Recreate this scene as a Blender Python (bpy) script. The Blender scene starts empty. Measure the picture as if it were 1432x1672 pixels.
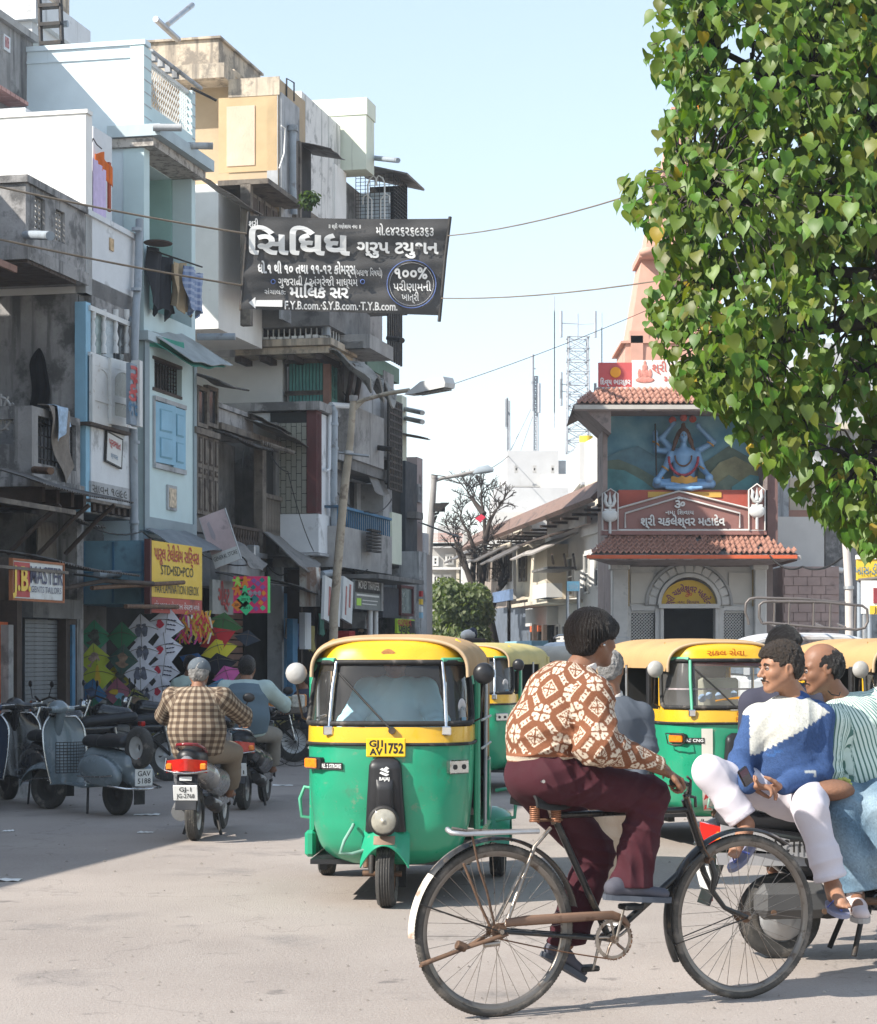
import bpy,math,random
import numpy as np
from mathutils import Matrix,Vector,noise as mnoise
from math import pi,cos,sin,radians
MT=Matrix.Translation;MR=Matrix.Rotation
random.seed(7);RNG=np.random.default_rng(7)
SC=bpy.context.scene
COL=SC.collection
FP,EYE,CX,HY=3500.0,1.55,716.0,1068.0
cd=bpy.data.cameras.new("camera");cam=bpy.data.objects.new("camera",cd);COL.objects.link(cam)
cam.location=(0,0,EYE);cam.rotation_euler=(pi/2,0,0)
cd.sensor_fit='HORIZONTAL';cd.sensor_width=36;cd.lens=FP/1432*36
cd.shift_y=(HY-836)/1432;cd.clip_start=.3;cd.clip_end=3000
cd.dof.use_dof=True;cd.dof.focus_distance=11.5;cd.dof.aperture_fstop=36
SC.camera=cam
SUN=Vector((.86,.51,-.80)).normalized()
sun_el=math.asin(-SUN.z);sun_az=math.atan2(-SUN.x,-SUN.y)
w=bpy.data.worlds.new("World");SC.world=w;w.use_nodes=True
nt=w.node_tree;nt.nodes.clear()
sky=nt.nodes.new("ShaderNodeTexSky");sky.sky_type='NISHITA';sky.sun_disc=False
sky.sun_elevation=sun_el;sky.sun_rotation=sun_az;sky.air_density=1.0;sky.dust_density=.4;sky.ozone_density=1.0
bg=nt.nodes.new("ShaderNodeBackground");bg.inputs[1].default_value=.15
wo=nt.nodes.new("ShaderNodeOutputWorld")
hs=nt.nodes.new('ShaderNodeHueSaturation');hs.inputs['Saturation'].default_value=1.05;hs.inputs['Value'].default_value=1.5;gm=nt.nodes.new('ShaderNodeGamma');gm.inputs[1].default_value=.55;nt.links.new(sky.outputs[0],gm.inputs[0]);nt.links.new(gm.outputs[0],hs.inputs['Color']);nt.links.new(hs.outputs[0],bg.inputs[0]);nt.links.new(bg.outputs[0],wo.inputs[0])
sl=bpy.data.lights.new("sun",'SUN');sl.energy=3.7;sl.angle=radians(.5);sl.color=(1,.945,.86)
so=bpy.data.objects.new("sun",sl);COL.objects.link(so);so.rotation_euler=SUN.to_track_quat('-Z','Y').to_euler();so.location=(-20,-10,30)
SC.view_settings.view_transform='Standard';SC.view_settings.look='None';SC.view_settings.gamma=1
SC.view_settings.use_curve_mapping=False;SC.view_settings.exposure=1.2
SC.render.engine='CYCLES'
SC.cycles.max_bounces=6;SC.cycles.diffuse_bounces=3;SC.cycles.glossy_bounces=3;SC.cycles.transmission_bounces=5;SC.cycles.transparent_max_bounces=12
SC.cycles.caustics_reflective=False;SC.cycles.caustics_refractive=False
try:SC.cycles.use_denoising=True
except Exception:pass
def W(px,py,Y):return Vector(((px-CX)/FP*Y,Y,EYE-(py-HY)/FP*Y))
def gy(py):return EYE*FP/(py-HY)
def G(px,py):return W(px,py,gy(py))
MW={}
def reg(o,M):MW[o.name]=M.copy()
def tag(o,label=None,cat=None,group=None,kind=None):
 if label:o['label']=label
 if cat:o['category']=cat
 if group:o['group']=group
 if kind:o['kind']=kind
 return o
def thing(name,label,cat,M=None,group=None,kind=None,parent=None):
 o=bpy.data.objects.new(name,None);COL.objects.link(o);o.empty_display_size=.2
 if M is None:M=Matrix.Identity(4)
 if not isinstance(M,Matrix):M=MT(Vector(M))
 o.matrix_world=M;reg(o,M);tag(o,label,cat,group,kind);return o
def TR(x,y,z,rz=0):return MT((x,y,z))@MR(rz,4,'Z')
def frameM(o,x,y,z):
 m=Matrix((( x[0],y[0],z[0],o[0]),(x[1],y[1],z[1],o[1]),(x[2],y[2],z[2],o[2]),(0,0,0,1)));return m
class B:
 def __init__(s,M=None):s.v=[];s.f=[];s.M=M;s.sm=[]
 def add(s,vs,fs,M=None,smooth=False):
  k=len(s.v);vs=[Vector(p) for p in vs]
  if M is not None:vs=[M@p for p in vs]
  if s.M is not None:vs=[s.M@p for p in vs]
  s.v+=vs;s.f+=[tuple(i+k for i in f) for f in fs];s.sm+=[smooth]*len(fs);return s
 def box(s,a,b,M=None):
  x0,y0,z0=[min(a[i],b[i]) for i in range(3)];x1,y1,z1=[max(a[i],b[i]) for i in range(3)]
  return s.add([(x0,y0,z0),(x1,y0,z0),(x1,y1,z0),(x0,y1,z0),(x0,y0,z1),(x1,y0,z1),(x1,y1,z1),(x0,y1,z1)],
   [(0,3,2,1),(4,5,6,7),(0,1,5,4),(1,2,6,5),(2,3,7,6),(3,0,4,7)],M)
 def bbox(s,a,b,r=.01,M=None):
  x0,y0,z0=[min(a[i],b[i]) for i in range(3)];x1,y1,z1=[max(a[i],b[i]) for i in range(3)]
  r=min(r,(x1-x0)/2.2,(y1-y0)/2.2,(z1-z0)/2.2)
  vs=[];idx={}
  for i,X in enumerate((x0,x1)):
   for j,Y in enumerate((y0,y1)):
    for k,Z in enumerate((z0,z1)):
     sx,sy,sz=(r if i==0 else -r),(r if j==0 else -r),(r if k==0 else -r)
     for a_ in range(3):
      p=[X+sx,Y+sy,Z+sz];p[a_]=(X,Y,Z)[a_];idx[i,j,k,a_]=len(vs);vs.append(p)
  fs=[]
  def q(*t):fs.append(tuple(idx[u] for u in t))
  for i in (0,1):
   t=[(i,0,0,0),(i,1,0,0),(i,1,1,0),(i,0,1,0)];q(*(t if i else t[::-1]))
   t=[(0,i,0,1),(0,i,1,1),(1,i,1,1),(1,i,0,1)];q(*(t if i else t[::-1]))
   t=[(0,0,i,2),(1,0,i,2),(1,1,i,2),(0,1,i,2)];q(*(t if i else t[::-1]))
  for i in (0,1):
   for j in (0,1):
    q((i,j,0,0),(i,j,1,0),(i,j,1,1),(i,j,0,1))
    q((i,0,j,0),(i,1,j,0),(i,1,j,2),(i,0,j,2))
    q((0,i,j,1),(1,i,j,1),(1,i,j,2),(0,i,j,2))
    for k in (0,1):q((i,j,k,0),(i,j,k,1),(i,j,k,2))
  return s.add(vs,fs,M)
 def quad(s,a,b,c,d,M=None):return s.add([a,b,c,d],[(0,1,2,3)],M)
 def cyl(s,a,b,r0,r1=None,n=10,cap=True,M=None,smooth=True):
  a=Vector(a);b=Vector(b);r1=r0 if r1 is None else r1
  d=(b-a);
  if d.length<1e-7:return s
  d.normalize();u=d.orthogonal().normalized();v=d.cross(u)
  vs=[a+(u*cos(t)+v*sin(t))*r0 for t in [2*pi*i/n for i in range(n)]]+[b+(u*cos(t)+v*sin(t))*r1 for t in [2*pi*i/n for i in range(n)]]
  s.add(vs,[(i,(i+1)%n,n+(i+1)%n,n+i) for i in range(n)],M,smooth)
  if cap:s.add(vs,[tuple(range(n))[::-1],tuple(range(n,2*n))],M)
  return s
 def tube(s,pts,r,n=8,M=None,closed=False,smooth=True,flat=1.0,up=None):
  pts=[Vector(p) for p in pts];m=len(pts);rs=r if isinstance(r,(list,tuple)) else [r]*m
  vs=[];u=None
  for i,p in enumerate(pts):
   d=(pts[(i+1)%m]-pts[i-1]) if closed else (pts[min(i+1,m-1)]-pts[max(i-1,0)])
   if d.length<1e-9:d=Vector((0,0,1))
   d.normalize()
   if up is not None:u=(Vector(up)-d*d.dot(Vector(up)));u=u.normalized() if u.length>1e-6 else d.orthogonal().normalized()
   elif u is None:u=d.orthogonal().normalized()
   else:
    u=u-d*u.dot(d);u=u.normalized() if u.length>1e-6 else d.orthogonal().normalized()
   v=d.cross(u)
   for j in range(n):
    t=2*pi*j/n+ (pi/4 if n==4 else 0);vs.append(p+(u*cos(t)+v*sin(t)*flat)*rs[i])
  fs=[]
  for i in range(m if closed else m-1):
   k=(i+1)%m
   for j in range(n):fs.append((i*n+j,i*n+(j+1)%n,k*n+(j+1)%n,k*n+j))
  s.add(vs,fs,M,smooth)
  if not closed:s.add([vs[j] for j in range(n)]+[vs[(m-1)*n+j] for j in range(n)],[tuple(range(n))[::-1],tuple(range(n,2*n))],M)
  return s
 def prism(s,poly,a,b,ax='y',M=None):
  def mk(p,h):return {'y':(p[0],h,p[1]),'x':(h,p[0],p[1]),'z':(p[0],p[1],h)}[ax]
  n=len(poly);vs=[mk(p,a) for p in poly]+[mk(p,b) for p in poly]
  return s.add(vs,[tuple(range(n)),tuple(range(n,2*n))[::-1]]+[(i,n+i,n+(i+1)%n,(i+1)%n) for i in range(n)],M)
 def lathe(s,prof,n=24,M=None,ax='z',smooth=True,ang=2*pi):
  vs=[];m=len(prof);full=abs(ang-2*pi)<1e-6;c=n if full else n+1
  for r,h in prof:
   for j in range(c):
    t=ang*j/n;x,y=r*cos(t),r*sin(t)
    vs.append({'z':(x,y,h),'y':(x,h,y),'x':(h,x,y)}[ax])
  fs=[(i*c+j,i*c+(j+1)%c,(i+1)*c+(j+1)%c,(i+1)*c+j) for i in range(m-1) for j in range(n)]
  return s.add(vs,fs,M,smooth)
 def ell(s,c,r,M=None,n=16,m=10):
  vs=[];
  for i in range(m+1):
   ph=pi*i/m
   for j in range(n):
    t=2*pi*j/n;vs.append((c[0]+r[0]*sin(ph)*cos(t),c[1]+r[1]*sin(ph)*sin(t),c[2]+r[2]*cos(ph)))
  return s.add(vs,[(i*n+j,(i+1)*n+j,(i+1)*n+(j+1)%n,i*n+(j+1)%n) for i in range(m) for j in range(n)],M,True)
 def grid(s,fn,nu,nv,M=None,smooth=True,thick=0):
  P=[[Vector(fn(i/nu,j/nv)) for j in range(nv+1)] for i in range(nu+1)]
  vs=[p for r in P for p in r];c=nv+1
  fs=[(i*c+j,(i+1)*c+j,(i+1)*c+j+1,i*c+j+1) for i in range(nu) for j in range(nv)]
  if thick:
   N=[]
   for i in range(nu+1):
    for j in range(nv+1):
     a=P[min(i+1,nu)][j]-P[max(i-1,0)][j];b=P[i][min(j+1,nv)]-P[i][max(j-1,0)]
     nn=a.cross(b);nn=nn.normalized() if nn.length>1e-9 else Vector((0,0,1));N.append(nn)
   k=len(vs);vs2=[vs[q]-N[q]*thick for q in range(k)]
   s.add(vs,fs,M,smooth);s.add(vs2,[f[::-1] for f in fs],M,smooth)
   ed=[j for j in range(c)]+[i*c+nv for i in range(1,nu+1)]+[nu*c+j for j in range(nv-1,-1,-1)]+[i*c for i in range(nu-1,0,-1)]
   e=len(ed);s.add([vs[q] for q in ed]+[vs2[q] for q in ed],[(i,(i+1)%e,e+(i+1)%e,e+i) for i in range(e)],M)
   return s
  return s.add(vs,fs,M,smooth)
def obj(name,b,mat,parent=None,M=None,label=None,cat=None,group=None,kind=None,smooth=None):
 """links builder b (world coordinates) as one mesh object; origin at parent, or at its base when top-level"""
 me=bpy.data.meshes.new(name)
 if parent is not None:M=MW[parent.name]
 elif M is None and b.v:
  xs=[p.x for p in b.v];ys=[p.y for p in b.v];zs=[p.z for p in b.v]
  M=MT(((min(xs)+max(xs))/2,(min(ys)+max(ys))/2,min(zs)))
 Mi=M.inverted()
 me.from_pydata([Mi@p for p in b.v],[],b.f)
 me.polygons.foreach_set('use_smooth',[bool(x) for x in b.sm] if smooth is None else [smooth]*len(b.f))
 o=bpy.data.objects.new(name,me);COL.objects.link(o)
 if isinstance(mat,(list,tuple)):
  for m in mat:me.materials.append(m)
 elif mat:me.materials.append(mat)
 if parent is not None:o.parent=parent;
 else:o.matrix_world=M
 reg(o,M);tag(o,label,cat,group,kind);return o
KIDS={}
def copy_tree(o,parent=None,label=None,M=None):
 c=o.copy();COL.objects.link(c)
 if parent is not None:c.parent=parent
 for ch in list(o.children):copy_tree(ch,c)
 if label:c['label']=label
 if M is not None:c.matrix_world=M
 return c
MATS={}
def nn(nt,t,**kw):
 n=nt.nodes.new(t)
 for k,v in kw.items():
  if isinstance(k,str) and hasattr(n,k):setattr(n,k,v)
 return n
def mat(name,col,rough=.75,metal=0,var=.12,scale=3.,bump=.0,bs=30.,dirt=0,dc=(.05,.045,.04),ds=1.2,sk=0,spec=.4,coat=0,trans=0,alpha=1,edge=None,sub=0,emit=0,colattr=None,aniso=None,fleck=0):
 if name in MATS:return MATS[name]
 m=bpy.data.materials.new(name);m.use_nodes=True;nt=m.node_tree;L=nt.links.new
 p=nt.nodes['Principled BSDF'];p.inputs['Roughness'].default_value=rough;p.inputs['Metallic'].default_value=metal
 p.inputs['Specular IOR Level'].default_value=spec;p.inputs['Coat Weight'].default_value=coat;p.inputs['Coat Roughness'].default_value=.08
 p.inputs['Transmission Weight'].default_value=trans;p.inputs['Alpha'].default_value=alpha
 if sub:p.inputs['Subsurface Weight'].default_value=sub;p.inputs['Subsurface Radius'].default_value=(.02,.008,.004)
 tc=nn(nt,'ShaderNodeTexCoord')
 cur=None
 if colattr:
  a=nn(nt,'ShaderNodeVertexColor');a.layer_name=colattr;cur=a.outputs[0]
 else:
  r=nn(nt,'ShaderNodeRGB');r.outputs[0].default_value=(*col,1);cur=r.outputs[0]
 def mix(fac,a,b,bt='MIX'):
  x=nn(nt,'ShaderNodeMix');x.data_type='RGBA';x.blend_type=bt
  if isinstance(fac,float):x.inputs[0].default_value=fac
  else:L(fac,x.inputs[0])
  for s_,v_ in ((6,a),(7,b)):
   if isinstance(v_,tuple):x.inputs[s_].default_value=(*v_,1)
   else:L(v_,x.inputs[s_])
  return x.outputs[2]
 def noi(sc,det=4,mp=None,rg=.55):
  n=nn(nt,'ShaderNodeTexNoise');n.inputs['Scale'].default_value=sc;n.inputs['Detail'].default_value=det;n.inputs['Roughness'].default_value=rg
  if mp:
   g=nn(nt,'ShaderNodeMapping');g.inputs['Scale'].default_value=mp;L(tc.outputs['Object'],g.inputs[0]);L(g.outputs[0],n.inputs[0])
  else:L(tc.outputs['Object'],n.inputs[0])
  return n.outputs[0]
 def ramp(s_,a,b,lo=0,hi=1):
  q=nn(nt,'ShaderNodeMapRange');q.inputs[1].default_value=a;q.inputs[2].default_value=b;q.inputs[3].default_value=lo;q.inputs[4].default_value=hi
  L(s_,q.inputs[0]);return q.outputs[0]
 if var:
  f=ramp(noi(scale,5),.3,.7,1-var,1+var);c=nn(nt,'ShaderNodeVectorMath');c.operation='SCALE';L(cur,c.inputs[0]);L(f,c.inputs[3]);cur=c.outputs[0]
 if dirt:
  a=ramp(noi(ds,8,rg=.68),.66-.28*dirt,.74-.26*dirt)
  if sk:
   b_=ramp(noi(1.,6,(4.5,4.5,.35),.62),.67-.26*dirt,.77-.23*dirt)
   mm=nn(nt,'ShaderNodeMath');mm.operation='MAXIMUM';L(a,mm.inputs[0]);L(b_,mm.inputs[1]);a=mm.outputs[0]
  k=nn(nt,'ShaderNodeMath');k.operation='MULTIPLY';L(a,k.inputs[0]);k.inputs[1].default_value=min(1,.55+.4*dirt)
  cur=mix(k.outputs[0],cur,dc)
 if fleck:
  cur=mix(ramp(noi(14,6,rg=.75),.60,.66,0,fleck),cur,edge or (.6,.57,.5))
 if dirt>.2:cur=mix(ramp(noi(ds*9,9,rg=.75),.50,.62,0,.5*dirt),cur,tuple(.5*(x+y) for x,y in zip(col,dc)))
 L(cur,p.inputs['Base Color'])
 if emit:L(cur,p.inputs['Emission Color']);p.inputs['Emission Strength'].default_value=emit
 if bump:
  bn=nn(nt,'ShaderNodeBump');bn.inputs['Strength'].default_value=min(1,bump);bn.inputs['Distance'].default_value=.02*max(1,bump)
  L(noi(bs,6,aniso,.65) if aniso else noi(bs,6,None,.65),bn.inputs['Height']);L(bn.outputs[0],p.inputs['Normal'])
 rr=ramp(noi(scale*2.3,4),.3,.7,max(.02,rough-.1),min(1,rough+.1));L(rr,p.inputs['Roughness'])
 MATS[name]=m;return m
def glassmat(name,col=(.75,.8,.8),alpha=.35,rough=.05):
 if name in MATS:return MATS[name]
 m=bpy.data.materials.new(name);m.use_nodes=True;nt=m.node_tree;L=nt.links.new;nt.nodes.clear()
 o=nn(nt,'ShaderNodeOutputMaterial');t=nn(nt,'ShaderNodeBsdfTransparent');t.inputs[0].default_value=(*col,1)
 g=nn(nt,'ShaderNodeBsdfGlossy');g.inputs['Roughness'].default_value=rough
 fr=nn(nt,'ShaderNodeFresnel');fr.inputs[0].default_value=1.5
 d=nn(nt,'ShaderNodeBsdfDiffuse');d.inputs[0].default_value=(.55,.53,.5,1)
 tc=nn(nt,'ShaderNodeTexCoord');n=nn(nt,'ShaderNodeTexNoise');n.inputs['Scale'].default_value=3;n.inputs['Detail'].default_value=6;L(tc.outputs['Object'],n.inputs[0])
 mr=nn(nt,'ShaderNodeMapRange');mr.inputs[1].default_value=.35;mr.inputs[2].default_value=.75;mr.inputs[3].default_value=alpha*.35;mr.inputs[4].default_value=alpha;L(n.outputs[0],mr.inputs[0])
 m1=nn(nt,'ShaderNodeMixShader');L(mr.outputs[0],m1.inputs[0]);L(t.outputs[0],m1.inputs[1]);L(d.outputs[0],m1.inputs[2])
 m2=nn(nt,'ShaderNodeMixShader');L(fr.outputs[0],m2.inputs[0]);L(m1.outputs[0],m2.inputs[1]);L(g.outputs[0],m2.inputs[2]);L(m2.outputs[0],o.inputs[0])
 MATS[name]=m;return m
def paint(name,col,**k):
 d=dict(rough=.55,var=.08,scale=2.5);d.update(k);return mat(name,col,**d)
BLK=mat('black_rubber',(.018,.018,.018),rough=.7,var=.3,scale=8,dirt=.35,dc=(.16,.14,.12),ds=9)
BLKP=mat('black_plastic',(.02,.02,.022),rough=.38,var=.2,dirt=.2,dc=(.14,.13,.12),ds=6)
CHR=mat('worn_chrome',(.55,.55,.54),rough=.22,metal=1,var=.2,scale=9,dirt=.3,dc=(.12,.08,.05),ds=11)
STEEL=mat('galvanised_steel',(.42,.43,.44),rough=.45,metal=.7,var=.2,dirt=.3,dc=(.15,.09,.06),ds=5)
RUST=mat('rusty_steel',(.16,.095,.06),rough=.75,metal=.3,var=.35,scale=12,dirt=.4,dc=(.05,.035,.03),ds=14,bump=.2,bs=60)
IRON=mat('dark_iron',(.035,.033,.032),rough=.6,metal=.3,var=.3,dirt=.3,dc=(.12,.08,.05),ds=8)
WOOD=mat('weathered_wood',(.17,.145,.12),rough=.85,var=.3,scale=4,dirt=.5,dc=(.05,.04,.035),sk=1,ds=3,bump=.3,bs=25)
WOODD=mat('dark_wood',(.07,.05,.04),rough=.8,var=.3,dirt=.4,dc=(.02,.016,.014),sk=1,ds=3,bump=.2)
PVC=mat('grey_pvc_pipe',(.30,.34,.38),rough=.45,var=.15,dirt=.3,dc=(.12,.11,.10),sk=1,ds=4)
TIN=mat('corrugated_tin',(.15,.14,.13),rough=.6,metal=.3,var=.3,dirt=.55,dc=(.07,.045,.03),ds=4)
CABLE=mat('cable_black',(.02,.02,.02),rough=.6,var=0)
DARKIN=mat('dark_interior',(.018,.017,.016),rough=.9,var=.3,scale=1.5)  # near-black colour stands in for the shade inside rooms and openings
def gj(s):
 """puts the short-i sign before its consonant cluster, as it is written"""
 if s[0]=='~':return s[1:]
 o=[]
 for ch in s:
  if ch=='\u0abf':
   k=len(o)-1
   while k>=2 and o[k-1]=='\u0acd':k-=2
   o.insert(max(0,k),ch)
  else:o.append(ch)
 return ''.join(o).replace('\u0acd\u0ab0','\u0acd\u0ab0')
def text(name,s,M,size,mat_,parent,bold=.0,extrude=.002,align='CENTER',wid=None,shear=0,sy=1,label=None,add=False,bend=0):
 cu=bpy.data.curves.new('t','FONT');cu.body=gj(s);cu.size=1;cu.align_x=align;cu.align_y='CENTER';cu.resolution_u=2
 cu.offset=bold;cu.extrude=0;cu.shear=shear;cu.fill_mode='FRONT'
 to=bpy.data.objects.new('t',cu);COL.objects.link(to)
 dg=bpy.context.evaluated_depsgraph_get();me=to.evaluated_get(dg).to_mesh()
 vs=[v.co.copy() for v in me.vertices];fs=[tuple(p.vertices) for p in me.polygons]
 to.evaluated_get(dg).to_mesh_clear();bpy.data.objects.remove(to);bpy.data.curves.remove(cu)
 b=B()
 if not vs:return None
 x0=min(v.x for v in vs);x1=max(v.x for v in vs);sx=size
 if wid:sx=wid/(x1-x0)
 xm=(x0+x1)/2 if align=='CENTER' else x0
 out=[]
 for v in vs:
  x=(v.x-xm)*sx;y=v.y*size*sy
  if bend:
   a=x/bend;x,y=(bend+y)*sin(a),(bend+y)*cos(a)-bend
  out.append((x,y,0))
 b.add(out,fs,M);
 if extrude>.0025:
  n=len(out);from collections import Counter
  ec=Counter();
  for f in fs:
   for i in range(len(f)):a,c=f[i],f[(i+1)%len(f)];ec[(a,c)]+=1
  side=[(a,c) for (a,c) in ec if (c,a) not in ec]
  b.add([(p[0],p[1],0) for p in out]+[(p[0],p[1],-extrude) for p in out],[(a,n+a,n+c,c) for a,c in side],M)
 return obj(name,b,mat_,parent,label=label)
def smin(a,b,k):
 h=np.clip(.5+.5*(b-a)/k,0,1);return b+(a-b)*h-k*h*(1-h)
class SDF:
 """smooth union of tapered capsules and ellipsoids, turned into one closed mesh"""
 def __init__(s,lo,hi,h):
  s.h=h;s.lo=np.array(lo,float);n=[int((hi[i]-lo[i])/h)+2 for i in range(3)];s.n=n
  s.F=np.full(n,.5,np.float32)
 def _win(s,lo,hi,pad):
  a=np.maximum(0,((np.array(lo)-pad-s.lo)/s.h).astype(int));b=np.minimum(s.n,((np.array(hi)+pad-s.lo)/s.h).astype(int)+2)
  if (b<=a).any():return None
  ax=[s.lo[i]+s.h*np.arange(a[i],b[i]) for i in range(3)]
  X,Y,Z=np.meshgrid(*ax,indexing='ij');return tuple(slice(a[i],b[i]) for i in range(3)),X,Y,Z
 def _put(s,w,d,k,sub=False):
  sl_=w[0]
  if sub:s.F[sl_]=-smin(-s.F[sl_],d.astype(np.float32),k)
  else:s.F[sl_]=smin(s.F[sl_],d.astype(np.float32),k)
 def cap(s,a,b,ra,rb,k=.02,flat=None,sub=False):
  a=np.array(a,float);b=np.array(b,float);m=max(ra,rb)
  w=s._win(np.minimum(a,b),np.maximum(a,b),m+k+.03)
  if w is None:return s
  X,Y,Z=w[1:];d=b-a;L2=max(1e-9,float(d@d))
  t=np.clip(((X-a[0])*d[0]+(Y-a[1])*d[1]+(Z-a[2])*d[2])/L2,0,1)
  qx,qy,qz=X-a[0]-t*d[0],Y-a[1]-t*d[1],Z-a[2]-t*d[2]
  f=1.
  if flat is not None:
   n=np.array(flat[0],float);n/=np.linalg.norm(n);f=flat[1];g=(qx*n[0]+qy*n[1]+qz*n[2])*(1/f-1);qx=qx+n[0]*g;qy=qy+n[1]*g;qz=qz+n[2]*g
  D=np.sqrt(qx*qx+qy*qy+qz*qz)-(ra+(rb-ra)*t)
  s._put(w,D*min(1,.5+f/2),k,sub);return s
 def ell(s,c,r,k=.02,R=None,sub=False):
  c=np.array(c,float);r=np.array(r,float);w=s._win(c-max(r),c+max(r),k+.03)
  if w is None:return s
  P=[w[1]-c[0],w[2]-c[1],w[3]-c[2]]
  if R is not None:R=np.array(R)[:3,:3];P=[R[0,i]*P[0]+R[1,i]*P[1]+R[2,i]*P[2] for i in range(3)]
  k0=np.sqrt((P[0]/r[0])**2+(P[1]/r[1])**2+(P[2]/r[2])**2);k1=np.sqrt((P[0]/r[0]**2)**2+(P[1]/r[1]**2)**2+(P[2]/r[2]**2)**2)+1e-6
  s._put(w,k0*(k0-1)/k1,k,sub);return s
 def chain(s,pts,rs,k=.02,flat=None):
  for i in range(len(pts)-1):s.cap(pts[i],pts[i+1],rs[i],rs[i+1],k,flat)
  return s
 def cut(s,p,n,k=.004):
  n=np.array(n,float);n/=np.linalg.norm(n);ax=[s.lo[i]+s.h*np.arange(s.n[i]) for i in range(3)]
  D=(ax[0][:,None,None]-p[0])*n[0]+(ax[1][None,:,None]-p[1])*n[1]+(ax[2][None,None,:]-p[2])*n[2]
  s.F=np.maximum(s.F,D.astype(np.float32));return s
 def mod(s,fn):
  ax=[s.lo[i]+s.h*np.arange(s.n[i]) for i in range(3)];X,Y,Z=np.meshgrid(*ax,indexing='ij',sparse=True)
  s.F=s.F+fn(X,Y,Z).astype(np.float32);return s
 def mesh(s):
  F=s.F;F[0]=F[-1]=1;F[:,0]=1;F[:,-1]=1;F[:,:,0]=1;F[:,:,-1]=1
  I=F<0;c=np.zeros(tuple(k-1 for k in F.shape),np.uint8)
  for dx in (0,1):
   for dy in (0,1):
    for dz in (0,1):c+=I[dx:F.shape[0]-1+dx,dy:F.shape[1]-1+dy,dz:F.shape[2]-1+dz]
  cell=np.argwhere((c>0)&(c<8));n=len(cell);idx=-np.ones(c.shape,np.int64);idx[tuple(cell.T)]=np.arange(n)
  acc=np.zeros((n,3));cnt=np.zeros(n)
  cs=[(x,y,z) for x in (0,1) for y in (0,1) for z in (0,1)]
  for a in cs:
   for ax in range(3):
    if a[ax]==1:continue
    b=list(a);b[ax]=1
    fa=F[tuple((cell+np.array(a)).T)];fb=F[tuple((cell+np.array(b)).T)]
    m=(fa<0)!=(fb<0);t=fa[m]/(fa[m]-fb[m]);p=np.tile(np.array(a,float),(m.sum(),1));p[:,ax]+=t
    acc[m]+=p;cnt[m]+=1
  V=s.lo+s.h*(cell+acc/cnt[:,None])
  Q=[]
  for ax in range(3):
   u,v=(ax+1)%3,(ax+2)%3
   sl0=[slice(None)]*3;sl1=[slice(None)]*3;sl0[ax]=slice(0,-1);sl1[ax]=slice(1,None)
   A=I[tuple(sl0)];Bm=I[tuple(sl1)]
   for flip,E in ((0,A&~Bm),(1,~A&Bm)):
    e=np.argwhere(E);e=e[(e[:,u]>0)&(e[:,v]>0)]
    du=np.zeros(3,int);du[u]=1;dv=np.zeros(3,int);dv[v]=1
    q=np.stack([idx[tuple((e-du-dv).T)],idx[tuple((e-dv).T)],idx[tuple(e.T)],idx[tuple((e-du).T)]],1)
    Q.append(q[:,::-1] if flip else q)
  Q=np.concatenate(Q);Q=Q[(Q>=0).all(1)];return V,Q
def relax(V,Q,it=1,lam=.5):
 for _ in range(it):
  s=np.zeros_like(V);c=np.zeros(len(V))
  for i in range(4):
   a,b=Q[:,i],Q[:,(i+1)%4]
   np.add.at(s,a,V[b]);np.add.at(s,b,V[a]);np.add.at(c,a,1);np.add.at(c,b,1)
  V=V+lam*(s/np.maximum(c,1)[:,None]-V)
 return V
def nobj(name,V,Q,mat_,parent,M=None,cols=None,smooth=True,label=None):
 """numpy mesh given in frame M, linked as a child of parent"""
 PM=MW[parent.name] if parent is not None else Matrix.Identity(4)
 T=np.array(PM.inverted()@(M if M is not None else Matrix.Identity(4)))
 V2=V@T[:3,:3].T+T[:3,3]
 me=bpy.data.meshes.new(name);me.vertices.add(len(V2));me.vertices.foreach_set('co',V2.astype(np.float32).ravel())
 k=Q.shape[1];me.loops.add(len(Q)*k);me.loops.foreach_set('vertex_index',Q.astype(np.int32).ravel())
 me.polygons.add(len(Q));me.polygons.foreach_set('loop_start',np.arange(0,len(Q)*k,k,dtype=np.int32));me.polygons.foreach_set('loop_total',np.full(len(Q),k,np.int32))
 me.update(calc_edges=True);me.validate()
 me.polygons.foreach_set('use_smooth',np.full(len(me.polygons),smooth))
 if cols is not None:
  a=me.color_attributes.new('Col','FLOAT_COLOR','POINT');C=np.ones((len(V2),4),np.float32);C[:,:3]=cols;a.data.foreach_set('color',C.ravel())
 if mat_:me.materials.append(mat_)
 o=bpy.data.objects.new(name,me);COL.objects.link(o)
 if parent is not None:o.parent=parent;reg(o,PM)
 else:reg(o,Matrix.Identity(4))
 if label:o['label']=label
 return o
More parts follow.
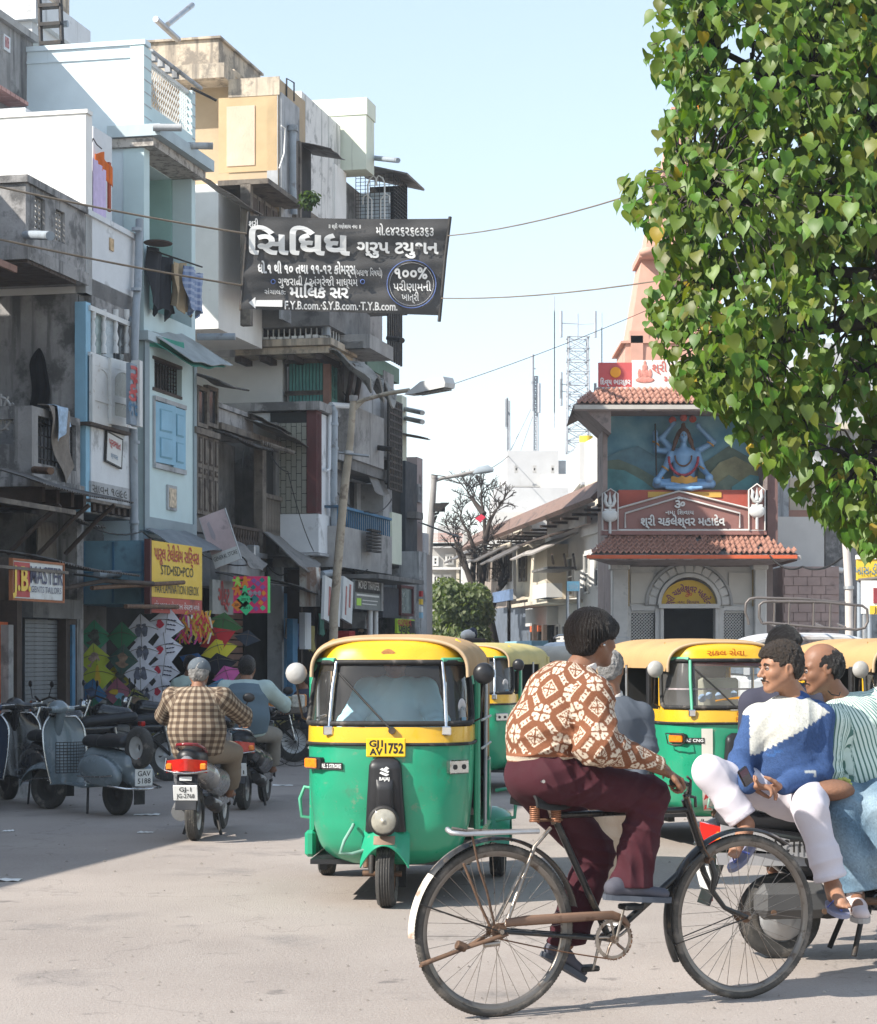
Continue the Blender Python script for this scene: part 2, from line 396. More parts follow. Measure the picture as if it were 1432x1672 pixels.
class Street:
 """x runs along the facades, y goes into the buildings, z up; pixels are cast on planes y = const"""
 def __init__(s,px,Y,vpx,left=True):
  s.o=((px-CX)/FP*Y,Y);u=Vector(((vpx-CX)/FP,1,0)).normalized()
  if not left:u=-u
  s.u=u;s.n=Vector((-u.y,u.x,0));s.M=frameM((s.o[0],s.o[1],0),s.u,s.n,(0,0,1))
 def x(s,px,y=0.):
  k=(px-CX)/FP;return (k*(s.o[1]+y*s.n.y)-s.o[0]-y*s.n.x)/(s.u.x-k*s.u.y)
 def z(s,px,py,y=0.):
  Y=s.o[1]+s.x(px,y)*s.u.y+y*s.n.y;return EYE-(py-HY)/FP*Y
 def p(s,px,py,y=0.):return Vector((s.x(px,y),y,s.z(px,py,y)))
 def box(s,b,x0,x1,pt,pb,y0,y1,ref=None,r=0):
  """outer face at y0 between the columns x0 and x1, top row pt and bottom row pb both read at column ref (x0)"""
  ref=x0 if ref is None else ref
  zt=s.z(ref,pt,y0);zb=max(0,s.z(ref,pb,y0)) if pb is not None else 0
  A=(s.x(x0,y0),y0,zb);C_=(s.x(x1,y0),y1,zt)
  (b.bbox(A,C_,r) if r else b.box(A,C_));return b
 def thing(s,name,label,cat,px,group=None):
  return thing(name,label,cat,s.M@MT((s.x(px),0,0)),group)
 def part(s,name,mt,par,*boxes,r=0,**k):
  b=B(s.M)
  for q in boxes:s.box(b,*q,r=r)
  return obj(name,b,mt,par,**k)
 def tube(s,name,mt,par,pts,r,n=8,**k):
  return obj(name,B(s.M).tube([s.p(*q) for q in pts],r,n),mt,par,**k)
 def TM(s,px,py,y,tilt=0):return s.M@MT(s.p(px,py,y))@MR(pi/2,4,'X')@MR(tilt,4,'Z')
 def window(s,par,x0,x1,pt,pb,y,fm,pm,nx=2,nz=2,t=.05,d=.08,ref=None,name='window'):
  ref=x0 if ref is None else ref
  X0,X1=s.x(x0,y),s.x(x1,y);Z1,Z0=s.z(ref,pt,y),s.z(ref,pb,y)
  b=B(s.M);b.box((X0,y,Z1-t),(X1,y+d,Z1));b.box((X0,y,Z0),(X1,y+d,Z0+t));b.box((X0,y,Z0+t),(X0+t,y+d,Z1-t));b.box((X1-t,y,Z0+t),(X1,y+d,Z1-t))
  for i in range(1,nx):q=X0+(X1-X0)*i/nx;b.box((q-t*.35,y+.012,Z0+t),(q+t*.35,y+d-.01,Z1-t))
  for i in range(1,nz):q=Z0+(Z1-Z0)*i/nz;b.box((X0+t,y+.02,q-t*.3),(X1-t,y+d-.02,q+t*.3))
  f=obj(name,b,fm,par)
  if pm:obj('pane',B(s.M).box((X0+t*.6,y+d*.5,Z0+t*.6),(X1-t*.6,y+d*.5+.006,Z1-t*.6)),pm,f)
  return f
def slats(st,par,name,mt,x0,x1,z0,z1,y,n,vert=True,t=.02,gap=.35,rnd=.0):
 """n separate boards, sharing one mesh"""
 L=(x1-x0) if vert else (z1-z0);wd=L/n
 b=B(st.M)
 if vert:b.box((x0,y,z0),(x0+wd*(1-gap),y+t,z1))
 else:b.box((x0,y,z0),(x1,y+t,z0+wd*(1-gap)))
 o=obj(name,b,mt,par)
 for i in range(1,n):
  c=o.copy();COL.objects.link(c);c.location=((wd*i) if vert else 0,random.uniform(-rnd,rnd),0 if vert else wd*i)
  MW[c.name]=MW[o.name]
 return o
def bxw(name,mt,par,*pts,M=None):
 b=B(M)
 for i in range(0,len(pts),2):b.box(pts[i],pts[i+1])
 return obj(name,b,mt,par)
def bxs(name,mt,par,*pts):return bxw(name,mt,par,*pts,M=S.M)
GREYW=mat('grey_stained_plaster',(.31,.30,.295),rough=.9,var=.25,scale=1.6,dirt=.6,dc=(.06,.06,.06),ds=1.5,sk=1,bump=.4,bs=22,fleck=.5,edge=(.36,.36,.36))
GREYL=mat('light_grey_plaster',(.40,.41,.42),rough=.9,var=.15,dirt=.45,dc=(.12,.12,.12),sk=1,bump=.25)
WHITEW=mat('whitewash',(.66,.68,.70),rough=.9,var=.06,dirt=.25,dc=(.25,.25,.25),sk=1,bump=.12,ds=2)
WHITEC=mat('clean_whitewash',(.78,.77,.74),rough=.9,var=.05,dirt=.08,dc=(.4,.38,.35),sk=1,bump=.1)
BLUEW=mat('pale_blue_paint',(.55,.68,.69),rough=.8,var=.05,dirt=.1,dc=(.28,.34,.36),sk=1,bump=.08)
BLUEWS=mat('pale_blue_side_paint',(.66,.76,.80),rough=.85,var=.05,dirt=.12,dc=(.34,.38,.40),sk=1,bump=.1)
MINT=mat('mint_paint',(.34,.54,.50),rough=.8,var=.08,dirt=.15,dc=(.2,.3,.28),sk=1)
YELW=mat('ochre_yellow_plaster',(.45,.345,.225),rough=.9,var=.08,dirt=.25,dc=(.42,.33,.24),sk=1,bump=.2,ds=1.1)
YELD=mat('yellow_recess_plaster',(.48,.35,.20),rough=.9,var=.08,dirt=.1,dc=(.45,.35,.24))
BEIGE=mat('beige_mouldy_plaster',(.52,.44,.34),rough=.92,var=.15,dirt=.6,dc=(.17,.15,.13),ds=2.2,bump=.3,sk=1)
CREAMG=mat('pale_green_plaster',(.66,.70,.58),rough=.9,var=.05,dirt=.2,dc=(.3,.3,.25),sk=1,bump=.1)
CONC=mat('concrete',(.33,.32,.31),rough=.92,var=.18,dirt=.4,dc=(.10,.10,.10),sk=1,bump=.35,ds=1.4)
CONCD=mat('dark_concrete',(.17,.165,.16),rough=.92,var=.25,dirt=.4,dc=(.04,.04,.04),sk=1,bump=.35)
CANV=mat('grey_tarpaulin',(.22,.21,.2),rough=.85,var=.15,dirt=.4,dc=(.08,.08,.08),ds=3,bump=.3)
GRILL=mat('white_grille_paint',(.62,.63,.62),rough=.5,var=.1,dirt=.2,dc=(.25,.15,.1),ds=8)
MAROON=mat('maroon_paint',(.10,.03,.03),rough=.6,var=.2,dirt=.2)
GREENP=mat('green_wood_paint',(.09,.27,.24),rough=.7,var=.2,dirt=.35,dc=(.04,.10,.09),sk=1,bump=.2)
BLUEP=mat('blue_wood_paint',(.25,.46,.60),rough=.65,var=.1,dirt=.12,dc=(.15,.2,.25))
BLUEB=mat('dull_blue_board',(.16,.30,.38),rough=.7,var=.15,dirt=.3,dc=(.06,.10,.13),sk=1)
BLUED=mat('deep_blue_paint',(.05,.16,.28),rough=.6,var=.2,dirt=.3)
BOARDW=mat('white_sign_board',(.62,.63,.62),rough=.5,var=.05,dirt=.25,dc=(.3,.28,.25),sk=1)
DGLASS=mat('dark_window_glass',(.03,.035,.04),rough=.15,var=.3,scale=2)
GGLASS=mat('grey_green_pane',(.16,.22,.21),rough=.2,var=.25,scale=3)
SHUT=mat('grey_roller_shutter',(.17,.18,.19),rough=.55,metal=.3,var=.15,dirt=.35,sk=1)
def ground():
 m=bpy.data.materials.new('asphalt');m.use_nodes=True;nt=m.node_tree;L=nt.links.new;p=nt.nodes['Principled BSDF']
 tc=nn(nt,'ShaderNodeTexCoord')
 def noi(sc,det,mp=None):
  n=nn(nt,'ShaderNodeTexNoise');n.inputs['Scale'].default_value=sc;n.inputs['Detail'].default_value=det;n.inputs['Roughness'].default_value=.6
  if mp:g=nn(nt,'ShaderNodeMapping');g.inputs['Scale'].default_value=mp;g.inputs['Rotation'].default_value=(0,0,.3);L(tc.outputs['Object'],g.inputs[0]);L(g.outputs[0],n.inputs[0])
  else:L(tc.outputs['Object'],n.inputs[0])
  return n.outputs[0]
 def ramp(s_,a,b,lo,hi):
  q=nn(nt,'ShaderNodeMapRange');[q.inputs[i+1].__setattr__('default_value',v) for i,v in enumerate((a,b,lo,hi))];L(s_,q.inputs[0]);return q.outputs[0]
 def mix(f,a,b,bt='MIX'):
  x=nn(nt,'ShaderNodeMix');x.data_type='RGBA';x.blend_type=bt;L(f,x.inputs[0])
  for s_,v in ((6,a),(7,b)):
   if isinstance(v,tuple):x.inputs[s_].default_value=(*v,1)
   else:L(v,x.inputs[s_])
  return x.outputs[2]
 c=mix(ramp(noi(.28,6),.38,.66,0,1),(.27,.228,.20),(.38,.325,.285))
 c=mix(ramp(noi(2.2,8,(1,.45,1)),.5,.72,0,.5),c,(.36,.315,.28))
 c=mix(ramp(noi(.8,8),.58,.70,0,.8),c,(.17,.15,.14))
 c=mix(ramp(noi(38,4),.42,.75,0,.55),c,(.40,.36,.325))
 c=mix(ramp(noi(3.1,9),.64,.70,0,.55),c,(.09,.08,.075))
 c=mix(ramp(noi(110,3),.40,.30,0,.7),c,(.08,.078,.075))
 v=nn(nt,'ShaderNodeTexVoronoi');v.feature='DISTANCE_TO_EDGE';v.inputs['Scale'].default_value=.33
 g=nn(nt,'ShaderNodeVectorMath');g.operation='ADD';nz=nn(nt,'ShaderNodeTexNoise');nz.inputs['Scale'].default_value=1.6;nz.inputs['Detail'].default_value=6;L(tc.outputs['Object'],nz.inputs[0])
 sc=nn(nt,'ShaderNodeVectorMath');sc.operation='SCALE';sc.inputs[3].default_value=1.1;L(nz.outputs['Color'],sc.inputs[0]);L(tc.outputs['Object'],g.inputs[0]);L(sc.outputs[0],g.inputs[1]);L(g.outputs[0],v.inputs['Vector'])
 c=mix(ramp(v.outputs['Distance'],.0,.005,.28,0),c,(.07,.065,.06))
 L(c,p.inputs['Base Color']);p.inputs['Roughness'].default_value=.82
 bn=nn(nt,'ShaderNodeBump');bn.inputs['Strength'].default_value=.55;bn.inputs['Distance'].default_value=.012
 L(noi(70,6),bn.inputs['Height']);L(bn.outputs[0],p.inputs['Normal'])
 b=B();n=2
 b.add([(-900,-60,0),(900,-60,0),(900,1600,0),(-900,1600,0)],[(0,1,2,3)])
 o=obj('road',b,m,M=Matrix.Identity(4),kind='structure')
ground()
LS=S=Street(320,31.9,1500)
b=B(LS.M);b.box((-9,-.9,0),(40,8,.13));obj('pavement',b,mat('pavement_concrete',(.15,.145,.14),rough=.9,var=.3,dirt=.5,bump=.3),kind='structure')
b=B(LS.M)
for i in range(60):b.box((-9+i*.8,-1.04,0),(-9+i*.8+.785,-.905,.14+random.uniform(-.006,.006)))
obj('kerb',b,CONC,kind='structure')
def plainb(name,label,x0,x1,y0,y1,h,mt):
 t=thing(name,label,'building',LS.M@MT((x0,y0,0)))
 obj('wall',B(LS.M).box((x0,y0,0),(x1,y1,h)),mt,t)
 b=B(LS.M);b.box((x0-.1,y0-.15,h+.003),(x1+.1,y1,h+.18));obj('roof',b,CONC,t)
 for i in range(int((x1-x0)/1.8)):
  f=B(LS.M);q=x0+.5+i*1.8;f.box((q,y0-.04,1.3),(q+1,y0-.003,2.9));w_=obj('window',f,WOODD,t)
  for z in (1.35,):obj('pane',B(LS.M).box((q+.08,y0-.05,z+.05),(q+.92,y0-.043,z+1.45)),DGLASS,w_)
 return t
plainb('low_shop_building','low plastered shop building just before the grey balconied house',-27,-17.3,.3,9,5.0,GREYL)
plainb('tenement_building','tall plain tenement adjoining the grey balconied house',-17.2,-9.2,.3,9,7.2,GREYW)
S=LS
A=S.thing('balcony_house','mould-stained grey house with two pierced concrete balconies beside the white shuttered house','house',42)
xa0,xa1=S.x(42),S.x(139)
bxs('wall',GREYW,A,(S.x(-90),1.35,0),(S.x(41),7,S.z(42,300)+1),(S.x(41),1.6,0),(S.x(135),7,S.z(42,470)))  # unseen near part raised to shade the neighbouring side wall
def lattice(par,x0,x1,z0,z1,y,mt,n=4,m=6):
 b=B(S.M);w_,h_=(x1-x0)/n,(z1-z0)/m
 for i in range(n):
  for j in range(m):
   cx,cz=x0+(i+.5)*w_,z0+(j+.5)*h_
   b.tube([(cx+w_*.5*cos(a),y,cz+h_*.5*sin(a)) for a in [k*pi/3 for k in range(6)]],.016,4,closed=True)
 b.box((x0-.03,y-.03,z0-.03),(x0,y+.03,z1+.03)).box((x1,y-.03,z0-.03),(x1+.03,y+.03,z1+.03)).box((x0,y-.03,z0-.03),(x1,y+.03,z0)).box((x0,y-.03,z1),(x1,y+.03,z1+.03))
 return obj('lattice_screen',b,mt,par)
def hole_wall(b,x0,x1,z0,z1,y0,y1,holes):
 """wall with openings [(xa,xb,za,zb)] sorted by x"""
 c=x0
 for (a,d,e,f) in holes:
  b.box((c,y0,z0),(a,y1,z1));b.box((a,y0,z0),(d,y1,e));b.box((a,y0,f),(d,y1,z1));c=d
 b.box((c,y0,z0),(x1,y1,z1));return b
zt,zb=S.z(42,298),S.z(42,402)
bal=B(S.M);hl=[(S.x(57),S.x(73),S.z(57,372),S.z(57,318)),(S.x(91),S.x(106),S.z(91,392),S.z(91,340))]
hole_wall(bal,xa0,xa1,zb,zt,0,.12,hl);bal.box((xa0,.12,zb),(xa0+.12,1.35,zt));bal.box((xa0-.05,-.05,zb-.16),(xa1,1.35,zb-.002));bal.box((xa0-.04,-.04,zt+.002),(xa1,.16,zt+.09)).box((xa0-.04,.16,zt+.002),(xa0+.16,1.35,zt+.09))
ub=obj('upper_balcony',bal,GREYW,A)
for h_ in hl:
 q=lattice(A,h_[0],h_[1],h_[2],h_[3],.06,CONC,3,6)
for i in range(9):obj('soffit_board',B(S.M).box((xa0+.0+i*.17,-.02,zb-.20),(xa0+.155+i*.17,1.35,zb-.165)),WOODD,A)
obj('eaves_board',B(S.M).box((xa0-1.2,.1,zb-.32),(xa0-.02,.14,zb-.24)),mat('reddish_timber',(.30,.17,.13),var=.2,dirt=.4),A)
S.tube('spout',PVC,A,[(42,384,.02),(60,384,-.35),(82,385,-.75)],.055,10)
zt2,zb2=S.z(52,662),S.z(52,778)
xb0=S.x(52);bal=B(S.M);h2=[(S.x(62),S.x(108),zb2+.18,zt2-.10),(S.x(114),S.x(124),zb2+.18,zt2-.10)]
hole_wall(bal,xb0,S.x(131),zb2,zt2,0,.12,h2)
Wf=S.M
bal.box((xb0,.12,zb2),(xb0+.12,.24,zt2)).box((xb0,.24,zb2),(xb0+.12,.62,zb2+.4)).box((xb0,.24,zt2-.16),(xb0+.12,.62,zt2)).box((xb0,.62,zb2),(xb0+.12,1.6,zt2))
bal.box((xb0-.06,-.06,zb2-.12),(S.x(131),1.6,zb2-.003))
obj('lower_balcony',bal,GREYW,A)
b=B(S.M)
for k in range(6):
 a=k*pi/6;b.cyl((xb0+.06,.43-.19*cos(a),zb2+.78-.24*sin(a)),(xb0+.06,.43+.19*cos(a),zb2+.78+.24*sin(a)),.018,n=5)
b.tube([(xb0+.06,.43+.14*cos(a),zb2+.78+.2*sin(a)) for a in [i*pi/6 for i in range(12)]],.02,5,closed=True)
obj('rosette_screen',b,CONC,A)
b=B(S.M)
for h_ in h2:
 n=max(2,int((h_[1]-h_[0])/.11))
 for i in range(n+1):b.cyl((h_[0]+(h_[1]-h_[0])*i/n,.06,h_[2]),(h_[0]+(h_[1]-h_[0])*i/n,.06,h_[3]),.012,n=5)
 for i in range(4):z=h_[2]+(h_[3]-h_[2])*(i+.5)/4;b.cyl((h_[0],.06,z),(h_[1],.06,z),.012,n=5)
obj('balcony_bars',b,IRON,A)
for i,px in enumerate((56,80,104,124)):obj('bracket',B(S.M).prism([(S.x(px),zb2-.12),(S.x(px)+.1,zb2-.12),(S.x(px)+.1,zb2-.3),(S.x(px),zb2-.3)],-.1,1.3,'y'),WOODD,A)
S.tube('spout',RUST,A,[(56,767,-.02),(68,768,-.3),(83,769,-.55)],.045,8)
b=B(S.M);S.box(b,-40,18,905,None,.25,.5);obj('shop_front',b,WOODD,A)
S.part('orange_door',mat('orange_door_paint',(.55,.12,.03),var=.15,dirt=.2),A,(-8,13,1015,1212,.1,.2))
S.part('door_post',CONC,A,(14,22,1020,1222,.0,.22));S.part('door_post',WOODD,A,(28,36,980,1226,.0,.22))
slats(S,A,'door_board',BLUED,S.x(37),S.x(54),.13,S.z(40,985),.14,4,gap=.08)
def corr(name,par,p0,p1,dy,dz,mt=TIN,wl=.075,amp=.012,th=.006):
 """corrugated sheet from street-frame point p0 to p1 along x, sloping out by dy (towards the street) and down dz"""
 n=max(8,int((p1[0]-p0[0])/wl*4));b=B(S.M)
 def fn(u,v):
  return (p0[0]+(p1[0]-p0[0])*u,p0[1]-dy*v+.015*sin(9*u+2*v),p0[2]+(p1[2]-p0[2])*u-dz*v+amp*sin(u*(p1[0]-p0[0])/wl*2*pi)+.02*sin(5*u+3*v))
 b.grid(fn,n,3,thick=th);return obj(name,b,mt,par)
a0=S.p(-30,800,0);a1=S.p(126,836,0)
corr('awning_sheet',A,(a0.x,.0,a1.z+.35),(a1.x,.0,a1.z+.30),.75,.22)
S.part('awning_batten',WOOD,A,(-30,124,822,830,-.8,-.75,60))
for px in (10,60,104):obj('awning_prop',B(S.M).tube([(S.x(px),-.68,S.z(px,826)),(S.x(px),-.45,S.z(px,850)),(S.x(px),-.02,S.z(px,905))],.028,6),WOODD,A)
corr('lower_awning_sheet',A,(S.x(-30),-.1,S.z(30,905)),(S.x(112),-.1,S.z(30,918)),.85,.14,amp=.014)
S.part('awning_batten',WOOD,A,(-30,112,926,931,-.98,-.93,40))
def cloth(name,label,cat,fn,mt,nu=14,nv=24,group=None,th=.006):
 b=B(S.M);b.grid(fn,nu,nv,thick=th);o=obj(name,b,mt,label=label,cat=cat,group=group);return o
xw=S.x(140)-.03
def gar(u,v):
 w_=.10+.16*min(1,v*5)**.6+.06*v
 if v<.12:w_*= (v/.12)**.4*.8+.2
 return (xw-.05-.015*sin(u*14+v*3),yg+ (u-.5)*2*w_*-.42+.02*sin(v*9),zg-1.02*v*1.0)
yg=(S.x(140)*0)+ (140-67)/ (FP/28.2)/ .9758;zg=S.z(140,568,0)
cloth('hanging_garment','black hooded garment hanging on the stained grey wall over the balcony','garment',gar,mat('black_cloth',(.012,.012,.014),rough=.95,var=.3))
def blk(u,v):
 x=S.x(66)+ (S.x(116)-S.x(66))*(.05+.72*u+.28*v*(1-.3*u));top=zt2+.05
 return (x,-.05-.03*sin(u*9+v*4)-.02*sin(v*6) if v>.08 else .06-.11*v/.08,top-(.30+.62*(1-abs(u-.62)*1.2))*1.18*max(0,v-.08))
cloth('blanket','tan fringed blanket hanging over the lower grey balcony','blanket',blk,mat('tan_wool',(.22,.19,.165),rough=.95,var=.2,scale=12,bump=.5,bs=70),16,20)
def tow(u,v):return (S.x(78)+(S.x(104)-S.x(78))*(u*.8+.1+.1*v),-.09-.02*sin(u*10+v*3) if v>.1 else .05-.14*v/.1,zt2+.07-(.5-.25*u)*max(0,v-.1))
cloth('towel','pale blue patterned towel laid on the tan blanket','towel',tow,mat('blue_towel',(.36,.47,.60),rough=.95,var=.3,scale=14),12,14)
t=thing('tailor_sign','white tailor sign with red initials under the lower tin awning','sign',S.M@MT((S.x(20,-.95),-.95,0)))
S.part('board',BOARDW,t,(22,103,915,976,-.95,-.90,24))
b=B(S.M);x0,x1=S.x(20,-.96),S.x(105,-.96);z1,z0=S.z(22,911,-.96),S.z(22,980,-.96)
b.box((x0,-.965,z1-.025),(x1,-.92,z1)).box((x0,-.965,z0),(x1,-.92,z0+.025)).box((x0,-.965,z0+.025),(x0+.025,-.92,z1-.025)).box((x1-.025,-.965,z0+.025),(x1,-.92,z1-.025));obj('sign_frame',b,mat('orange_brown_paint',(.33,.12,.05),var=.2),t)
REDP=mat('sign_red',(.42,.03,.03),rough=.5,var=.05);YELP=mat('sign_yellow',(.75,.5,.05),rough=.5,var=.05);INK=mat('sign_navy',(.02,.025,.08),rough=.5,var=0);INKB=mat('sign_black',(.015,.015,.015),rough=.5,var=0);INKW=mat('sign_white',(.75,.75,.73),rough=.5,var=0)
S.part('initials_panel',REDP,t,(23.5,49,917,974,-.956,-.951,24))
text('lettering','J.B.',S.TM(36,947,-.97),.33,YELP,t,bold=.03,wid=.48,sy=1.1);text('lettering','MASTER',S.TM(77,942,-.965),.25,INK,t,bold=.008,wid=.92,sy=1.1);text('lettering','GENTS TAILORS',S.TM(76,964,-.965),.10,INK,t,wid=.85)
Bh=S.thing('shuttered_house','narrow whitewashed house with open white shutters and a drainpipe','house',140)
zr=S.z(145,188)
bxs('side_wall',WHITEC,Bh,(S.x(140),.0,S.z(140,478)),(S.x(140)+.22,6,zr),(S.x(140)+.22,.002,S.z(145,350)),(S.x(147),.5,zr-.004),(S.x(140)-.02,-.03,zr),(S.x(147)+.02,6,zr+.05))
bxs('lower_side_wall',GREYW,Bh,(S.x(140),.12,0),(S.x(140)+.22,6,S.z(140,478)-.003))
bxs('wall',WHITEW,Bh,(S.x(147),.9,S.z(140,440)),(S.x(229),5,S.z(166,222,.5)),(S.x(181),.25,S.z(140,430)),(S.x(211),.9,S.z(187,228,.25)))
bxs('parapet',WHITEW,Bh,(S.x(140),0,S.z(140,478)),(S.x(228),.14,S.z(140,350)),(S.x(140),-.04,S.z(140,350)+.002),(S.x(228),.18,S.z(140,341)))
bxs('wall_tile',mat('picture_tile',(.5,.35,.2),var=.5,scale=20),Bh,(S.x(178),-.02,S.z(178,408)),(S.x(184),-.003,S.z(178,388)))
bxs('wall',CONCD,Bh,(S.x(141),.1,S.z(148,836)),(S.x(228),5,S.z(140,480)))
b=B(S.M);b.box((S.x(150),.0,S.z(150,500)),(S.x(219),.2,S.z(150,455)));obj('broken_plaster',b,GREYW,Bh)
S.part('edge_strip',BLUEP,Bh,(140,148,492,835,-.03,.12))
for i,(p0,p1) in enumerate(((150,166),(167,185),(187,202))):S.part('pane',[GGLASS,mat('pale_pane',(.30,.35,.38),rough=.3),DGLASS][i],Bh,(p0,p1,508+i*6,574+i*6,.0,.03))
b=B(S.M)
for px in (149,166.5,186,204):
 x=S.x(px);z0,z1=S.z(px,576,-.03),S.z(px,504,-.03);b.lathe([(r*.045,z0+(z1-z0)*h) for r,h in ((1,0),(1,.15),(.6,.2),(1.1,.35),(.6,.5),(.9,.65),(.55,.75),(1,.85),(1,1))],8,M=MT((x,-.02,0)))
S.box(b,148,215,498,506,-.06,.08);S.box(b,148,215,574,580,-.07,.08);obj('window_posts',b,GRILL,Bh)
def shutter(par,x0,x1,pt,pb,y,mt,pm,ang=0,nm='shutter',arch=True):
 X0,X1=S.x(x0,y),S.x(x1,y);Z1,Z0=S.z(x0,pt,y),S.z(x0,pb,y);w_=X1-X0;h_=Z1-Z0
 Mh=S.M@MT((X0,y,Z0))@MR(ang,4,'Z')
 b=B(Mh);t=.09*w_+.03;b.box((0,0,0),(t,.045,h_)).box((w_-t,0,0),(w_,.045,h_)).box((t,0,h_-.13),(w_-t,.045,h_)).box((t,0,0),(w_-t,.045,.12)).box((t,0,h_*.34),(w_-t,.045,h_*.34+.09))
 if arch:b.prism([(t,h_-.13),(t,h_-.3)]+[(w_/2-(w_/2-t)*cos(a),h_-.3+.15*sin(a)) for a in [i*pi/8 for i in range(1,8)]]+[(w_-t,h_-.3),(w_-t,h_-.13)],.004,.04)
 o=obj(nm,b,mt,par)
 obj('shutter_panel',B(Mh).box((t,.015,.12),(w_-t,.03,h_*.34)).box((t,.015,h_*.34+.09),(w_-t,.03,h_-.13)),pm,o);return o
shutter(Bh,151,182,578,690,-.10,GRILL,GRILL);shutter(Bh,182,214,584,692,-.14,GRILL,mat('shutter_glass',(.22,.22,.2),rough=.3),ang=-.12)
S.part('panel_wall',WHITEW,Bh,(149,213,692,785,-.05,.08));S.part('sill',WOODD,Bh,(148,214,688,693,-.14,.08))
S.part('inscription_band',GREYL,Bh,(149,213,785,814,-.06,.08));text('inscription','સાવન ૧૯૯૯',S.TM(180,803,-.065),.16,INKB,Bh,wid=1.25)
for i in range(7):
 x=S.x(150)+(S.x(212)-S.x(150))*i/6.3;obj('joist_end',B(S.M).box((x,-.02,S.z(149,833)),(x+.10,.3,S.z(149,819))),WOODD,Bh)
S.part('joist_plate',WOOD,Bh,(148,214,814,819,-.09,.1))
t=thing('hanging_shirt','orange shirt over a lilac sheet on a hanger at the white terrace','garment',S.M@MT((S.x(150,.1),.3,S.z(160,345,.3))))
def shf(u,v):return (S.x(146,.2)+(S.x(172,.2)-S.x(146,.2))*u*1.0,.12+.03*sin(u*12),S.z(150,238,.2)-.05-.22*abs(u-.35)-.25*v-.02*sin(9*u))
obj('shirt',B(S.M).grid(shf,10,6,thick=.01),mat('orange_cloth',(.62,.14,.02),rough=.9,var=.2,scale=8),t)
def shl(u,v):return (S.x(145,.15)+(S.x(166,.15)-S.x(145,.15))*u,.09+.02*sin(u*20),S.z(150,252,.2)-.1-.1*u-(.75+.1*u)*v)
obj('sheet',B(S.M).grid(shl,14,8,thick=.008),mat('lilac_cloth',(.60,.50,.72),rough=.9,var=.1,scale=9),t)
obj('sash',B(S.M).box((S.x(167,.2),.1,S.z(167,345,.2)),(S.x(170,.2),.13,S.z(167,265,.2))),mat('red_brown_cloth',(.35,.07,.03),var=.1),t)
obj('hanger',B(S.M).tube([S.p(166,243,.1),S.p(158,236,.1),S.p(152,226,.1),S.p(150,232,.1)],.008,5),IRON,t)
t=thing('drainpipe','grey plastic drainpipe running down between white and pale blue houses','pipe',S.M@MT((S.x(224,-.1),-.1,S.z(224,930,-.1))))
obj('pipe',B(S.M).tube([S.p(*q) for q in ((228,358,-.1),(225,470,-.1),(222,500,-.12),(220,560,-.14),(218,700,-.1),(220,925,-.1))],.055,12),PVC,t)
obj('pipe_elbow',B(S.M).tube([S.p(220,925,-.1),S.p(218,932,-.1),S.p(208,936,-.1),S.p(158,938,-.1)],.05,12),PVC,t)
obj('pipe_branch',B(S.M).tube([S.p(206,520,.05),S.p(214,524,-.05),S.p(220,530,-.1)],.06,10),PVC,t)
for py in (372,470,600,720,850):obj('pipe_collar',B(S.M).cyl(S.p(223-(py-360)*.008,py,-.11),S.p(223-(py-360)*.008,py+5,-.11),.068,n=12),PVC,t)
t=thing('clinic_sign','narrow upright sign with red lettering seen edge-on beside the drainpipe','sign',S.M@MT((S.x(214,-.3),-.3,S.z(214,690,-.3))))
S.part('board',mat('grey_blue_board',(.25,.30,.36),var=.1,dirt=.3),t,(213,231,592,692,-.42,-.36));S.part('sign_edge',BOARDW,t,(228,233,588,696,-.46,-.34))
for i,(s_,c_) in enumerate((('ર',REDP),('કેા',REDP),('જવેર',BLUED))):text('lettering',s_,S.TM(221,612+i*30,-.43),.34,c_,t,bold=.03,wid=.36 if i<1 else .5)
t=thing('door_plate_sign','small white slanted plate with red writing on the white panel','sign',S.M@MT((S.x(178,-.09),-.09,S.z(178,755,-.09))))
mm=S.M@MT(S.p(187,733,-.09))@MR(.10,4,'Y')
b=B(mm);b.box((-.27,0,-.2),(.27,.02,.17));obj('board',b,BOARDW,t);b=B(mm);b.box((-.29,-.004,.17),(.29,.024,.19)).box((-.29,-.004,-.22),(.29,.024,-.2)).box((-.29,-.004,-.2),(-.27,.024,.17)).box((.27,-.004,-.2),(.29,.024,.17));obj('sign_frame',b,IRON,t)
text('lettering','પ્રભાત',mm@MT((0,-.006,.06))@MR(pi/2,4,'X'),.13,REDP,t,bold=.02,wid=.42);text('lettering','ક્લાસ',mm@MT((0,-.006,-.10))@MR(pi/2,4,'X'),.09,BLUED,t,wid=.25)
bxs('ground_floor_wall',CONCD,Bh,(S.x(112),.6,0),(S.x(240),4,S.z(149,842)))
slats(S,Bh,'shutter_slat',SHUT,S.x(56),S.x(110),.14,S.z(57,1010),.12,34,vert=False,gap=.12)
S.part('shutter_box',CONCD,Bh,(54,134,975,1008,-.05,.3));S.part('door_post',WOODD,Bh,(108,124,1008,1205,.0,.25));S.part('door_post',BLUED,Bh,(118,123,1020,1205,-.03,.0))
slats(S,Bh,'door_board',WOOD,S.x(62,.4),S.x(101,.4),S.z(62,912,.4),S.z(62,850,.4),.4,6,gap=.06)
corr('porch_sheet',Bh,(S.x(112),-.05,S.z(130,940)),(S.x(222),-.05,S.z(130,948)),.5,.08)
corr('tilted_sheet',Bh,(S.x(100),.1,S.z(130,838)),(S.x(148),.1,S.z(130,850)),.3,.1)
S.tube('timber_pole',WOODD,Bh,[(95,962,-.7),(170,948,-.75),(250,953,-.8)],.03,6)
U=S.thing('rear_upper_house','grey upper storey with a framed tile set back above the white wall','house',52)
